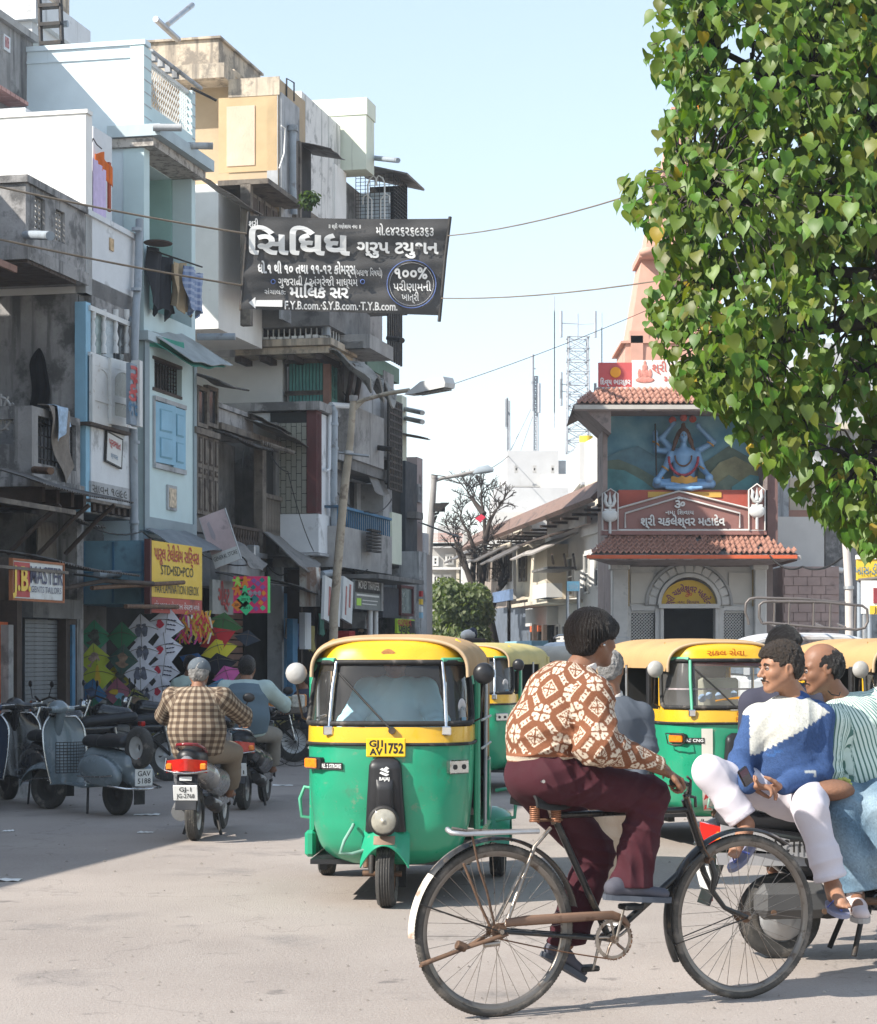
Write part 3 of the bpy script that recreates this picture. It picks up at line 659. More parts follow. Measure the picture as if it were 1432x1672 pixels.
b=B(S.M);yy=1.75;b.box((S.x(140)+.3,yy,4),(S.x(54,yy),7,S.z(52,70,yy)));obj('wall',b,GREYW,U)
bxs('cornice',CONC,U,(S.x(140)+.25,yy-.08,S.z(52,70,yy)+.003),(S.x(54,yy),7,S.z(52,58,yy)))
S.part('framed_tile',WHITEW,U,(7,17,55,80,yy-.03,yy-.003));S.part('tile_picture',mat('tile_paint',(.4,.2,.2),var=.6,scale=25),U,(9,15,59,76,yy-.036,yy-.031))
b=B(S.M)
for i in range(10):b.box((S.x(-40,yy-.2)+i*.15,yy-.3,S.z(30,185,yy)),(S.x(-40,yy-.2)+i*.15+.13,yy-.01,S.z(30,185,yy)+.05))
obj('roof_edge',b,mat('dull_pink_tin',(.45,.25,.22),var=.2,dirt=.4),U)
C=S.thing('pale_blue_house','tall narrow pale blue house with clothes drying on its open balcony','house',235)
yc=-.0
b=B(S.M);zc=S.z(235,72);b.box((S.x(236),.02,3.0),(S.x(236)+.18,7,zc));b.box((S.x(236)-.03,-.02,zc+.002),(S.x(236)+.2,7,zc+.07));b.box((S.x(236)-.02,.02,S.z(235,92)),(S.x(236)-.001,7,S.z(235,88)));obj('side_wall',b,BLUEWS,C)
x0,x1=S.x(235),S.x(319)
def zc_(py):return S.z(235,py)
b=B(S.M)
b.box((x0,-.0,zc_(205)),(x0+.30,.2,zc_(74)));b.box((x1-.14,0,zc_(205)),(x1,.2,zc_(74)-.1));b.box((x0+.3,0,zc_(205)),(x1-.14,.14,zc_(165)))
obj('parapet',b,BLUEW,C)
for i in range(6):
 z=zc_(190-i*20)
 bxs('groove',GREYL,C,(x0+.0,-.004,z),(x0+.30,-.001,z+.015),(x1-.14,-.004,z),(x1,-.001,z+.015))
gr=thing_b=None
b=B(S.M);xg0,xg1=x0+.3,x1-.14;zg0,zg1=zc_(165),zc_(92)
n=20
for i in range(n+1):
 x=xg0+(xg1-xg0)*i/n;pts=[(x+.028*(1 if j%2 else -1),.08,zg0+(zg1-zg0)*j/12) for j in range(13)];b.tube(pts,.009,4)
b.box((xg0,.05,zg1),(xg1,.11,zg1+.05));b.box((xg0,.04,zg0),(xg1,.12,zg0+.03));obj('terrace_grille',b,GRILL,C)
b=B(S.M);b.cyl((xg0,.0,zg1+.16),(xg1+.1,-.1,zg1+.1),.03,n=8)
for i in range(4):b.box((xg0+.3*i+.1,-.02,zg1+.05),(xg0+.3*i+.2,.06,zg1+.15))
obj('top_rail',b,GREYL,C);obj('rail_spike',B(S.M).cyl((x1-.2,.0,zg1+.07),(x1-.05,-.35,zg1-.1),.02,n=6),IRON,C)
bxs('slab',mat('slab_blue_grey',(.42,.50,.53),var=.1,dirt=.2,sk=1),C,(x0-.12,-.28,zc_(225)),(x1+.05,.5,zc_(206)))
bxs('slab_edge',mat('peeling_slab_edge',(.45,.42,.38),var=.2,dirt=.6,ds=9,dc=(.15,.13,.12)),C,(x0-.06,-.16,zc_(240)),(x1,.5,zc_(226)))
b=B(S.M);zf=zc_(540);b.box((x0,0,zf),(x0+.22,.3,zc_(241)));b.box((x1-.17,0,zf),(x1,.3,zc_(241)));b.box((x0+.22,0,zf),(x1-.17,.12,zc_(500)));obj('loggia_front',b,BLUEW,C)
bxs('loggia_wall',MINT,C,(x1-.2,.31,zc_(500)),(x1-.02,3.5,zc_(241)))
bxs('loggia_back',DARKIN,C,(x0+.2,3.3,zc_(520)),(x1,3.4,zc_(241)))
bxs('loggia_ceiling',BLUEW,C,(x0+.2,.31,zc_(241)-.002),(x1,3.3,zc_(236)))
bxs('slab',mat('slab_blue_grey',(.4,.5,.5)),C,(x0-.1,-.10,zc_(556)),(x1,.6,zc_(541)))
for i,(a,py,l,c) in enumerate(((250,208,.38,WHITEC),(303,238,.38,WHITEC),(322,550,.55,PVC),(400,550,0,PVC))):
 if l:
  p=S.p(a,py,-.2);obj('spout',B(S.M).cyl(p,(p.x+.1,p.y-l,p.z+.0),.05,n=12),PVC if i==2 else GREYL,C)
b=B(S.M);zl=zc_(866)
X=lambda px:S.x(px)
hole_wall(b,x0,x1,zl,zc_(557),0,.2,[(X(252),X(297),zc_(628),zc_(576))]);obj('wall',b,BLUEW,C)
bxs('painted_border',mat('blue_grey_border',(.27,.33,.36),var=.08),C,(x0-.02,-.025,zl),(x0+.16,-.002,zc_(557)),(x1-.12,-.025,zl),(x1,-.002,zc_(557)),(x0+.16,-.025,zl),(x1-.12,-.002,zl+.2))
bxs('side_wall',BLUEWS,C,(x0+.01,.2,zl),(x0+.19,4,zc_(557)),(x0,.201,zl-.05),(x1,4,zl-.001))
f=S.part('jali_frame',WOODD,C,(251,298,574,579,-.02,.1,235),(251,298,626,631,-.02,.1,235))
b=B(S.M)
xa,xb_,za,zb_=X(252),X(297),zc_(628),zc_(576)
for i in range(11):
 q=xa+(xb_-xa)*i/10;b.box((q-.008,.08,za),(q+.008,.095,zb_))
for i in range(9):
 q=za+(zb_-za)*i/8;b.box((xa,.096,q-.008),(xb_,.11,q+.008))
b.box((xa,.2,za),(xb_,.21,zb_));obj('jali_grid',b,IRON,C)
bxs('window_frame',GREYL,C,(X(249),-.05,zc_(648)),(X(300),-.001,zc_(641)),(X(249),-.05,zc_(760)),(X(300),-.001,zc_(752)),(X(249),-.03,zc_(752)),(X(251),-.001,zc_(648)),(X(298),-.03,zc_(752)),(X(300),-.001,zc_(648)))
def pshut(par,xa,xb_,za,zb_,y,ang=0):
 w_=xb_-xa;Mh=S.M@MT((xa,y,za))@MR(ang,4,'Z');h_=zb_-za
 b=B(Mh);b.box((0,0,0),(w_,.03,h_));o=obj('shutter',b,BLUEP,par)
 for (c,d) in ((.09,.43),(.53,.9)):
  b=B(Mh);a0,a1,b0,b1=w_*.2,w_*.8,h_*c,h_*d;b.box((a0,-.008,b0),(a1,-.001,b1));obj('shutter_panel',b,mat('blue_panel_dark',(.18,.36,.46),var=.1),o)
  b=B(Mh);b.box((a0+.02,-.016,b0+.02),(a1-.02,-.008,b1-.02));obj('shutter_panel',b,BLUEP,o)
pshut(C,X(251),X(277),zc_(750),zc_(650),-.03,-.10);pshut(C,X(278),X(297),zc_(752),zc_(650),-.05,-.02)
bxs('niche_frame',GREYL,C,(X(271),-.03,zc_(825)),(X(286),-.001,zc_(783)));bxs('niche_picture',mat('picture_tile2',(.55,.45,.33),var=.5,scale=18),C,(X(273),-.04,zc_(820)),(X(284),-.03,zc_(788)))
def qaw(name,par,a,b_,c,d,mt,nu=12,nv=5,sag=.03,th=.012):
 A,Bq,Cq,D=[S.p(*q) for q in (a,b_,c,d)]
 return obj(name,B(S.M).grid(lambda u,v:(A*(1-u)+Bq*u)*(1-v)+(D*(1-u)+Cq*u)*v+Vector((0,0,-sag*sin(pi*u)*v+.012*sin(13*u+5*v))),nu,nv,thick=th),mt,par)
def awn(name,par,px0,px1,pt,d,dz,y0,mt,ref=None,th=.012,end=True,rise=0):
 ref=px0 if ref is None else ref;z=S.z(ref,pt,y0);a=S.x(px0,y0);c=S.x(px1,y0)
 b=B(S.M);b.grid(lambda u,v:(a+(c-a)*u,y0-d*v,z+rise*u-dz*v+.012*sin(11*u+3*v)),10,3,thick=th);return obj(name,b,mt,par)
GAW=mat('green_awning_paint',(.05,.26,.20),var=.15,dirt=.2)
qaw('green_awning',C,(243,556,-.02),(320,572,-.02),(368,598,-.5),(316,598,-.5),GAW);qaw('green_awning',C,(243,548,-.01),(243,566,-.01),(303,578,-.3),(300,558,-.3),GAW)
qaw('awning_top_sheet',C,(242,543,-.01),(296,546,-.01),(380,596,-.55),(316,590,-.55),mat('pale_tin',(.34,.37,.37),var=.2,dirt=.3))
qaw('tin_sheet',C,(238,864,-.1),(300,868,-.1),(367,897,-.6),(292,897,-.6),mat('grey_tin',(.22,.24,.26),rough=.6,metal=.3,var=.2,dirt=.4))
def garment(name,label,px0,px1,pt,pb,y,mt,split=0,seed=1,skew=0,wid=.9):
 r=random.Random(seed);X0,X1=S.x(px0,y),S.x(px1,y);z1,z0=S.z(px0,pt,y),S.z(px0,pb,y);ph=r.random()*6
 def fn(u,v):
  k=1-.25*v+.3*v*v
  return (X0+(X1-X0)*(.5+(u-.5)*k+skew*v)+.02*sin(7*v+ph),y+.05*sin(u*13+ph+2*v)+.03*sin(u*29+v*5),z1+(z0-z1)*v*(1-.16*abs(sin(u*pi*(1+split)+ph)))+.03*sin(u*6+ph)*(1-v))
 b=B(S.M);b.grid(fn,22,14,thick=.012);return obj(name,b,mt,label=label,cat='garment',group='washing on the pale blue balcony')
CLB=mat('charcoal_cloth',(.02,.022,.028),rough=.95,var=.3)
garment('hanging_jacket','black jacket drying first on the pale blue balcony line',245,282,404,512,-.12,CLB,1,3)
garment('hanging_trousers','tan trousers drying between the black jacket and plaid shirt',281,306,425,508,-.25,mat('tan_cloth',(.40,.31,.20),rough=.95,var=.12,scale=6),1,5,.1)
plaid=bpy.data.materials.new('plaid_cloth');plaid.use_nodes=True
def mkplaid(m,c0,c1,c2,sx,sz):
 nt=m.node_tree;L=nt.links.new;p=nt.nodes['Principled BSDF'];p.inputs['Roughness'].default_value=.95
 tc=nn(nt,'ShaderNodeTexCoord');sp=nn(nt,'ShaderNodeSeparateXYZ');L(tc.outputs['Object'],sp.inputs[0]);cur=None
 r=nn(nt,'ShaderNodeRGB');r.outputs[0].default_value=(*c0,1);cur=r.outputs[0]
 for ax,s_,c in ((0,sx,c1),(2,sz,c2)):
  mu=nn(nt,'ShaderNodeMath');mu.operation='MULTIPLY';mu.inputs[1].default_value=s_;L(sp.outputs[ax],mu.inputs[0])
  fr=nn(nt,'ShaderNodeMath');fr.operation='FRACT';L(mu.outputs[0],fr.inputs[0]);g=nn(nt,'ShaderNodeMath');g.operation='GREATER_THAN';g.inputs[1].default_value=.6;L(fr.outputs[0],g.inputs[0])
  x=nn(nt,'ShaderNodeMix');x.data_type='RGBA';h=nn(nt,'ShaderNodeMath');h.operation='MULTIPLY';h.inputs[1].default_value=.6;L(g.outputs[0],h.inputs[0]);L(h.outputs[0],x.inputs[0]);L(cur,x.inputs[6]);x.inputs[7].default_value=(*c,1);cur=x.outputs[2]
 L(cur,p.inputs['Base Color'])
mkplaid(plaid,(.22,.28,.42),(.08,.12,.25),(.42,.47,.58),11,11)
garment('hanging_shirt','blue plaid shirt drying last on the pale blue balcony line',305,328,436,512,-.4,plaid,1,8,.05)
b=B(S.M).tube([S.p(243,407,.02),S.p(243,407,-.15),S.p(330,436,-.42)],.012,6);obj('clothes_pole',b,IRON,C)
b=B(S.M);p=S.p(258,397,-.25);b.ell(p,(.24,.2,.03));obj('hanging_basket',b,WOODD,C)
xr=x1+.3
U2=S.thing('rear_beige_tower','beige block rising behind the pale blue roof at the picture edge','building',319)
xr=S.x(457)+4;yr_=next(k*.05 for k in range(400) if CX+FP*(S.M@Vector((xr,k*.05,0))).x/(S.M@Vector((xr,k*.05,0))).y<50);bxs('wall',BEIGE,U2,(xr,yr_,5),(xr+2,yr_+8,15.5))
U3=S.thing('roof_room','small pale blue stair room with white eaves on the pale blue roof','building',319)
b=B(S.M);zt_=zc-.05;b.box((x0+1.2,2.3,zt_),(x0+2.6,3.3,S.z(235,15)));obj('wall',b,BLUEW,U3);bxs('eaves',WHITEW,U3,(x0+.9,2.05,S.z(235,15)+.002),(x0+2.8,3.6,S.z(235,-12)),(x0+.8,1.95,S.z(235,-12)+.002),(x0+2.9,3.6,S.z(235,-60)));obj('spout',B(S.M).cyl((x0+.9,1.95,S.z(235,-3)),(x0+.9,1.5,S.z(235,-3)),.05,n=8),PVC,U3)
t=thing('roof_ladder','dark steel ladder leaning up from the pale blue roof','ladder',S.M@MT((x0+.4,1.6,zc)))
b=B(S.M)
for dx in (0,.32):b.tube([(x0+.3,1.33+dx,zc),(x0+1.1,1.72+dx,zc+1.6)],.035,4)
obj('ladder_rail',b,IRON,t)
for i in range(5):
 f=(i+.6)/5;obj('tread',B(S.M).box((x0+.25+.8*f,1.33+.4*f,zc+1.6*f),(x0+.4+.8*f,1.65+.4*f,zc+1.6*f+.05)),IRON,t)
K=S.thing('phone_shop_box','dull blue timber kiosk box behind the yellow phone service board','shop',245)
yk=-.55
bxs('box',BLUEB,K,(S.x(247,yk),yk,S.z(247,986,yk)),(S.x(320,yk),1.0,S.z(247,882,yk)))
b=B(S.M);xk=S.x(247,yk)
for i in range(4):b.box((xk-.02,yk+.1+i*.42,S.z(247,984,yk)),(xk-.001,yk+.13+i*.42,S.z(247,884,yk)))
b.box((xk-.025,yk+.1,S.z(247,935,yk)),(xk-.021,yk+1.6,S.z(247,933,yk)));obj('batten',b,BLUED,K)
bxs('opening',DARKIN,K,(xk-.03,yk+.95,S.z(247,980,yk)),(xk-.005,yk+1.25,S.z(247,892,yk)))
t=thing('phone_shop_sign','yellow phone service board with red script and black capitals','sign',S.M@MT((S.x(247,yk),yk,S.z(247,1000,yk))))
mm=S.M@MT((0,yk-.02,0))
def sbox(name,mt,pa,px0,px1,pt,pb,ya,yb):return S.part(name,mt,pa,(px0,px1,pt,pb,ya,yb,247))
sbox('board',YELP,t,248,330,882,974,-.66,-.62);sbox('lower_board',mat('brick_red_board',(.42,.09,.07),var=.08,dirt=.15),t,248,330,974.5,1000,-.662,-.62);sbox('sign_frame',MAROON,t,245,247.7,880,1002,-.68,-.6)
zz=lambda py:S.z(247,py,-.67);xm=(S.x(248,-.67)+S.x(330,-.67))/2
def TX(xm,z,y,pitch=0):return S.M@MT((xm,y,z))@MR(pi/2,4,'X')
text('lettering','પારૂલ ટેલીકોમ સર્વિસ',TX(xm,zz(903),-.668),.19,REDP,t,bold=.012,wid=1.8,sy=1.3)
text('lettering','STD•ISD•PCO',TX(xm,zz(929),-.668),.17,INKB,t,bold=.0,wid=1.3,sy=1.1)
text('lettering','FAX·LAMINATION·XEROX',TX(xm,zz(960),-.668),.16,INKB,t,bold=.0,wid=1.75,sy=1.1)
text('lettering','દરેક પ્રકારના મોબાઇલના રીચાર્જ મળશે',TX(xm,zz(988),-.669),.11,INKW,t,wid=1.8)
obj('support_pole',B(S.M).tube([S.p(150,960,-.72),S.p(300,951,-.75)],.03,6),RUST,K);obj('support_pole',B(S.M).tube([S.p(205,990,-.72),S.p(290,991,-.75)],.03,6),RUST,K)
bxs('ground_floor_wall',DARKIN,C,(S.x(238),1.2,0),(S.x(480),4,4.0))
D=S.thing('old_timber_house','weathered timber-fronted house with carved shutters and a baluster balcony','house',322)
X0=S.x(322);zd=lambda py:S.z(322,py)
bxs('wall',CONCD,D,(X0,.6,3.3),(S.x(440),5,zd(690)),(X0,.12,3.4),(S.x(360),.6,zd(625)))
xs=[X0+(S.x(357)-X0)*i/4 for i in range(5)]
for i in range(4):
 o=bxs('shutter',WOOD,D,(xs[i]+.01,.0,zd(838)),(xs[i+1]-.01,.06,zd(706)))
 for (c,d) in ((712,755),(762,772),(778,832)):
  bxs('shutter_panel',WOODD,o,(xs[i]+.06,-.012,zd(d)),(xs[i+1]-.06,-.001,zd(c)));bxs('shutter_panel',WOOD,o,(xs[i]+.085,-.022,zd(d-3)),(xs[i+1]-.085,-.012,zd(c+3)))
S.part('lintel_beam',WOOD,D,(321,360,696,706,-.06,.12))
for i in range(2):S.window(D,323+i*17,340+i*17,628,695,.0,WOOD,DGLASS,1,1,t=.06)
corr('tin_roof',D,(S.x(318),.1,zd(610)),(S.x(366),.1,zd(610)),.5,.14,amp=.015)
bxs('parapet',GREYW,D,(S.x(362),.1,zd(690)),(S.x(423),1,zd(650)),(S.x(362)-.02,.05,zd(650)+.003),(S.x(425),1.05,zd(642)))
corr('tin_roof',D,(S.x(360),.1,zd(692)),(S.x(425),.1,zd(696)),.4,.12,amp=.02)
b=B(S.M)
for i in range(16):
 q=S.x(368)+i*(S.x(424)-S.x(368))/16;b.prism([(q,zd(706)),(q+.1,zd(706)),(q+.05,zd(714))],-.6,-.57,'y')
obj('valance',b,WOOD,D)
bxs('post',WOOD,D,(S.x(424),-.05,2.9),(S.x(430),.1,zd(700)))
bxs('balcony_floor',GREYL,D,(S.x(357),-.02,2.6),(S.x(430),.6,zd(897)),(S.x(357),-.06,zd(897)+.002),(S.x(431),.1,zd(888)))
b=B(S.M);n=11
for i in range(n):
 q=S.x(381)+(S.x(423)-S.x(381))*i/(n-1);z0,z1=zd(886),zd(850)
 b.lathe([(r*.035,z0+(z1-z0)*h) for r,h in ((1,0),(.6,.15),(1.1,.4),(.5,.6),(.9,.8),(.8,1))],6,M=MT((q,.02,0)))
b.box((S.x(378),-.02,zd(850)),(S.x(424),.07,zd(845)));obj('balustrade',b,WOODD,D)
bxs('room_front',mat('brown_grey_board',(.10,.095,.09),var=.2,dirt=.3),D,(S.x(360),.9,zd(886)),(S.x(424),1,zd(700)))
f=S.part('dark_window_sheet',DARKIN,D,(432,466,722,806,.06,.1))  # black sheet stands in for the unlit window behind the slats
slats(S,D,'window_slat',WOOD,S.x(431),S.x(466),S.z(431,872),S.z(431,812),.0,14,gap=.4)
S.part('rail_beam',WOOD,D,(430,467,804,811,-.04,.08));S.part('upper_beam',WOOD,D,(362,467,712,722,-.02,.1,430))
for i,(a,c,py,d,dz,ri) in enumerate(((385,452,668,.45,.16,-.1),(400,465,684,.6,.2,-.15))):awn('roof_sheet',D,a,c,py,d,dz,.25-i*.15,TIN,rise=ri,th=.01)
obj('hanging_bulb_wire',B(S.M).tube([S.p(398,735,-.3),S.p(396,750,-.3),S.p(395,762,-.3)],.008,4),CABLE,D)
t=thing('tilted_store_sign','faded pink and white general store board hanging askew over the kites','sign',S.M@MT((S.x(330,-.5),-.5,3.4)))
Yg=31.2;kq=FP/Yg;mm=MT(W(359,878,Yg))@MR(-.25,4,'Z')@MR(-.33,4,'Y')
b=B(mm);b.box((-.21,0,-.40),(.21,.03,.38));obj('board',b,mat('faded_pink_board',(.55,.43,.44),var=.12,dirt=.3),t)
b=B(mm);b.box((-.21,-.006,-.40),(.21,-.001,-.20));obj('sign_band',b,BOARDW,t)
text('lettering','GENERAL STORE',mm@MT((0,-.009,-.28))@MR(pi/2,4,'X'),.09,INKB,t,bold=.0,wid=.38)
b=B(mm);b.prism([(-.12,.26),(-.08,.28),(-.05,.05),(-.08,-.02),(-.12,.05)],-.008,-.002);obj('bottle_print',b,mat('grey_print',(.4,.35,.38),var=.1),t)
b=B(mm);b.box((-.215,-.008,-.405),(-.205,.035,.385)).box((.205,-.008,-.405),(.215,.035,.385));obj('sign_frame',b,GREYL,t)
def rag(name,label,px,py,y,r,mt,seed,n=3):
 rr=random.Random(seed);b=B(S.M);p=S.p(px,py,y)
 b.grid(lambda u,v:(p.x+(u-.5)*2*r[0],p.y-(v-.2)*r[1]+.05*sin(9*u),p.z+r[2]*(1-1.7*v*v)*sin(pi*min(1,max(0,u*.94+.03)))**.4+.1*mnoise.noise(Vector((u*4,v*4,seed)))*r[0]),18,14,thick=.01);return obj(name,b,mt,label=label,cat='tarpaulin')
rag('tarpaulin_heap','crumpled grey tarpaulin heap beside the tilted pink board',385,912,-.25,(.55,.45,.26),CANV,4)
corr('shop_awning',D,(S.x(330),-.2,S.z(330,935)),(S.x(440),-.2,S.z(330,940)),.4,.1)
S.part('red_text_board',mat('dirty_wall_board',(.30,.30,.28),var=.2,dirt=.4),D,(347,381,946,1002,-.3,-.25));text('wall_lettering','ગીફ્ટ',S.TM(366,975,-.31),.4,REDP,D,bold=.02,wid=.55)
Yp=32.;t=thing('kite_poster','bright pink poster printed with small kites and the year 2011','poster',W(411,971,Yp));yp=Yp
xp0,xp1=W(381,0,Yp).x,W(437,0,Yp).x;zp1,zp0=W(0,941,Yp).z,W(0,1001,Yp).z
obj('poster_sheet',B().box((xp0,Yp,zp0),(xp1,Yp+.03,zp1)),mat('magenta_print',(.75,.02,.14),rough=.5,var=.03),t);obj('poster_edge',B().box((xp1+.001,Yp-.004,zp0),(xp1+.035,Yp+.04,zp1)),mat('lime_edge',(.15,.8,.2),rough=.5,var=0),t)
pc=[mat('print_'+n,c,rough=.5,var=0) for n,c in (('green',(.05,.62,.25)),('orange',(.85,.25,.02)),('teal',(.02,.2,.2)),('purple',(.25,.1,.35)),('lime',(.45,.75,.1)),('grey',(.35,.3,.35)))]
def pp(u,v):return (xp0+(xp1-xp0)*u,zp1+(zp0-zp1)*v)
def dia(u,v,r,c,nm='kite_print',rz=None):
 x,z=pp(u,v);r*=.62;rz=rz or r;obj(nm,B().prism([(x-r,z),(x,z-rz),(x+r,z),(x,z+rz)],yp-.005,yp-.001),pc[c],t)
def manp(u,v,c):
 x,z=pp(u,v);k_=.62;P=[(0,.13),(.05,.09),(.04,.05),(.14,.06),(.12,.0),(.05,.0),(.09,-.13),(.03,-.13),(0,-.05),(-.03,-.13),(-.09,-.13),(-.05,0),(-.12,0),(-.14,.06),(-.04,.05),(-.05,.09)]
 obj('figure_print',B().prism([(x+a*k_,z+c_*k_) for a,c_ in P],yp-.005,yp-.001),pc[c],t)
manp(.13,.14,4);manp(.34,.13,1);manp(.12,.37,1);manp(.34,.38,0)
dia(.33,.63,.2,0);dia(.13,.78,.16,1);dia(.37,.86,.18,0);dia(.62,.62,.12,2)
for i,(u,v,c) in enumerate(((.6,.12,3),(.72,.2,3),(.84,.1,2),(.86,.3,3),(.58,.3,2),(.5,.46,5),(.63,.46,5),(.76,.46,5),(.88,.46,1),(.8,.72,1),(.9,.62,3),(.66,.88,3),(.86,.86,0))):dia(u,v,.07,c)
for u,v in ((.33,.63),(.13,.78),(.38,.86)):
 x,z=pp(u,v);text('year_print','2011',MT((x,yp-.007,z))@MR(pi/2,4,'X'),.055,INKB,t,bold=.02)
E=S.thing('tiled_bay_house','house front with a tiled oriel, maroon frame and white rendered base','house',450)
ye=-.62;ze=lambda py:S.z(516,py,ye)
xe=S.x(516,ye)
bxs('wall',WHITEW,E,(xe+.02,ye+.0,ze(838)),(S.x(546,ye),2.4,ze(672)))
bxs('oriel_base',WHITEW,E,(xe-.02,ye-.05,ze(902)),(S.x(546,ye-.05),2.4,ze(839)))
bxs('oriel_ledge',GREYL,E,(xe-.05,ye-.08,ze(907)),(S.x(547,ye-.08),2.4,ze(903)))
TILE=mat('grey_green_tile',(.27,.27,.23),rough=.35,var=.06,dirt=.12,dc=(.12,.12,.1))
r0=None;cols_,rows=7,6;wy=(.62+.02)/cols_;hz=(ze(706)-ze(838))/rows
bxs('tile_bed',INKB,E,(xe+.0,ye+.16,ze(838)),(xe+.019,ye+.16+cols_*wy,ze(672)))
for i in range(cols_):
 for j in range(-1,rows+1):
  z0=ze(838)+hz*(j+(.0 if i%2 else .5));z1=z0+hz-.012;z0=max(z0,ze(838));z1=min(z1,ze(690))
  if z1-z0<.03:continue
  if r0 is None and j==1:
   b=B(S.M);b.box((xe-.012,ye+.165+i*wy,z0),(xe-.0,ye+.165+(i+1)*wy-.012,z1));r0=(obj('tile',b,TILE,E),i,z0)
  elif r0 and abs(z1-z0-(hz-.012))<1e-3:
   c=r0[0].copy();COL.objects.link(c);MW[c.name]=MW[r0[0].name];c.location=(0,(i-r0[1])*wy,z0-r0[2])
  else:b=B(S.M);b.box((xe-.012,ye+.165+i*wy,z0),(xe-.0,ye+.165+(i+1)*wy-.012,z1));obj('tile',b,TILE,E)
bxs('maroon_frame',MAROON,E,(xe-.03,ye-.012,ze(838)),(xe+.0,ye+.155,ze(670)),(xe,ye-.02,ze(838)),(xe+.28,ye-.003,ze(670)))
for k in range(3):obj('lattice_slat',B(S.M).box((xe+.04+k*.07,ye-.035,ze(835)),(xe+.07+k*.07,ye-.021,ze(675))),MAROON,E)
bxs('roof_slab',GREYW,E,(xe-.12,ye-.1,ze(670)),(S.x(548,ye),2.6,ze(656)))
bxs('wall',CONCD,E,(S.x(452),.02,3.2),(S.x(470),2,ze(690)))
for nm,pts,r in (('pipe',((541,664,ye-.08),(546,672,ye-.12),(545,790,ye-.12),(546,925,ye-.12),(543,935,ye-.1),(525,938,ye-.1)),.062),('pipe',((539,674,ye-.06),(538,766,ye-.06),(532,768,ye-.06)),.03),('pipe',((540,661,ye-.05),(556,662,ye-.12),(574,663,ye-.2),(577,672,ye-.2)),.05)):
 S.tube(nm,PVC if r>.05 else WHITEW,E,pts,r,10)
for py in (690,730,860):obj('pipe_collar',B(S.M).cyl(S.p(545.5,py,ye-.12),S.p(545.5,py+5,ye-.12),.075,n=12),PVC,E)
qaw('canvas_awning',E,(430,870,-.05),(470,876,.2),(524,922,-.75),(487,922,-.85),CANV,14,8,.12,.02)
corr('shop_roof_sheet',E,(S.x(440,-.3),-.3,S.z(440,950)),(S.x(486,-.3),-.3,S.z(440,962)),.6,.15)
RUSTW=mat('rust_streaked_white',(.60,.59,.55),rough=.6,var=.08,dirt=.65,dc=(.22,.09,.04),ds=2,sk=1)
obj('sign_box',B(S.M).box((S.x(516,-.9),-.9,S.z(516,990,-.9)),(S.x(523,-.9),-.62,S.z(516,926,-.9))),RUSTW,E)
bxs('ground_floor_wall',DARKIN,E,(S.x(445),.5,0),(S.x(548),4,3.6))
for px in (446,478,500,520):obj('shop_post',B(S.M).box((S.x(px),-.15,.13),(S.x(px)+.12,.1,3.0)),GREYL if px==446 else WOODD,E)
slats(S,E,'shutter_slat',mat('brown_shutter',(.16,.085,.06),var=.2,dirt=.3),S.x(381),S.x(425),.14,3.0,.3,26,vert=False,gap=.2)
slats(S,E,'door_board',BLUED,S.x(462,.2),S.x(474,.2),.14,2.6,.2,3,gap=.1)
Y_=S.thing('ochre_house','tall ochre plastered house with a bricked-up window and mouldy roof tank','house',455)
xy=S.x(457);zy=lambda py,px=457:S.z(px,py)
bxs('wall',YELW,Y_,(xy,.02,zy(345)),(xy+1.6,.9,zy(127)),(xy+.35,.9,zy(333)),(xy+1.9,9,zy(110)))
bxs('corner_strip',GREYL,Y_,(xy-.02,.03,zy(330)),(xy-.001,.22,zy(128)))
k1=FP/(S.o[1]+xy*S.u.y)*.976
bxs('wall_panel',YELD,Y_,(xy-.02,.02+(457-455)/k1,zy(278)),(xy-.002,.02+(457-357)/k1,zy(155)))
bxs('bricked_window',mat('pinkish_render',(.60,.45,.34),rough=.95,var=.1,dirt=.25,dc=(.4,.33,.27),bump=.4),Y_,(xy-.035,.02+(457-418)/k1,zy(268)),(xy-.02,.02+(457-371)/k1,zy(170)))
bxs('parapet_band',BEIGE,Y_,(xy-.03,.0,zy(155)),(xy-.003,.9,zy(127)+.02))
bxs('sunshade_slab',BEIGE,Y_,(xy-.25,.9,zy(127)),(xy+2,2.6,zy(103)),(xy+.3,.9,zy(110)),(xy+2,9,zy(100)))
bxs('roof_room',BEIGE,Y_,(xy+.5,1.25,zy(97)),(xy+2.9,9,zy(42)),(xy+.45,1.2,zy(42)+.003),(xy+2.95,9,zy(38)))
bxs('roof_parapet',WHITEC,Y_,(xy+1.7,.3,zy(330)),(xy+2.3,3,zy(118)))
obj('roof_pole',B(S.M).cyl(S.p(274,40,2.2),S.p(314,8,2.2),.05,n=8),STEEL,Y_);obj('roof_pole',B(S.M).cyl(S.p(254,31,1.1),S.p(291,65,1.1),.05,n=8),STEEL,Y_)
obj('aerial',B(S.M).tube([S.p(468,185,.0),S.p(468,128,.0),S.p(480,135,-.05),S.p(480,165,-.05)],.015,5),IRON,Y_)
bxs('street_wall',GREYL,Y_,(xy+.02,-.02,zy(520)),(xy+1.1,.018,zy(150)))
S.tube('pipe',PVC,Y_,[(478,205,-.1),(478,300,-.1),(480,350,-.1)],.06,10);obj('pipe_collar',B(S.M).cyl(S.p(478,205,-.1),S.p(478,214,-.1),.09,n=10),PVC,Y_)
S.tube('cable',WHITEC,Y_,[(459,205,-.05),(466,210,-.1),(464,250,-.1),(456,275,-.06)],.012,5)
for i,px in enumerate((484,490)):S.part('timber_post',WOOD,Y_,(px,px+3,230,355,-.1,.1))
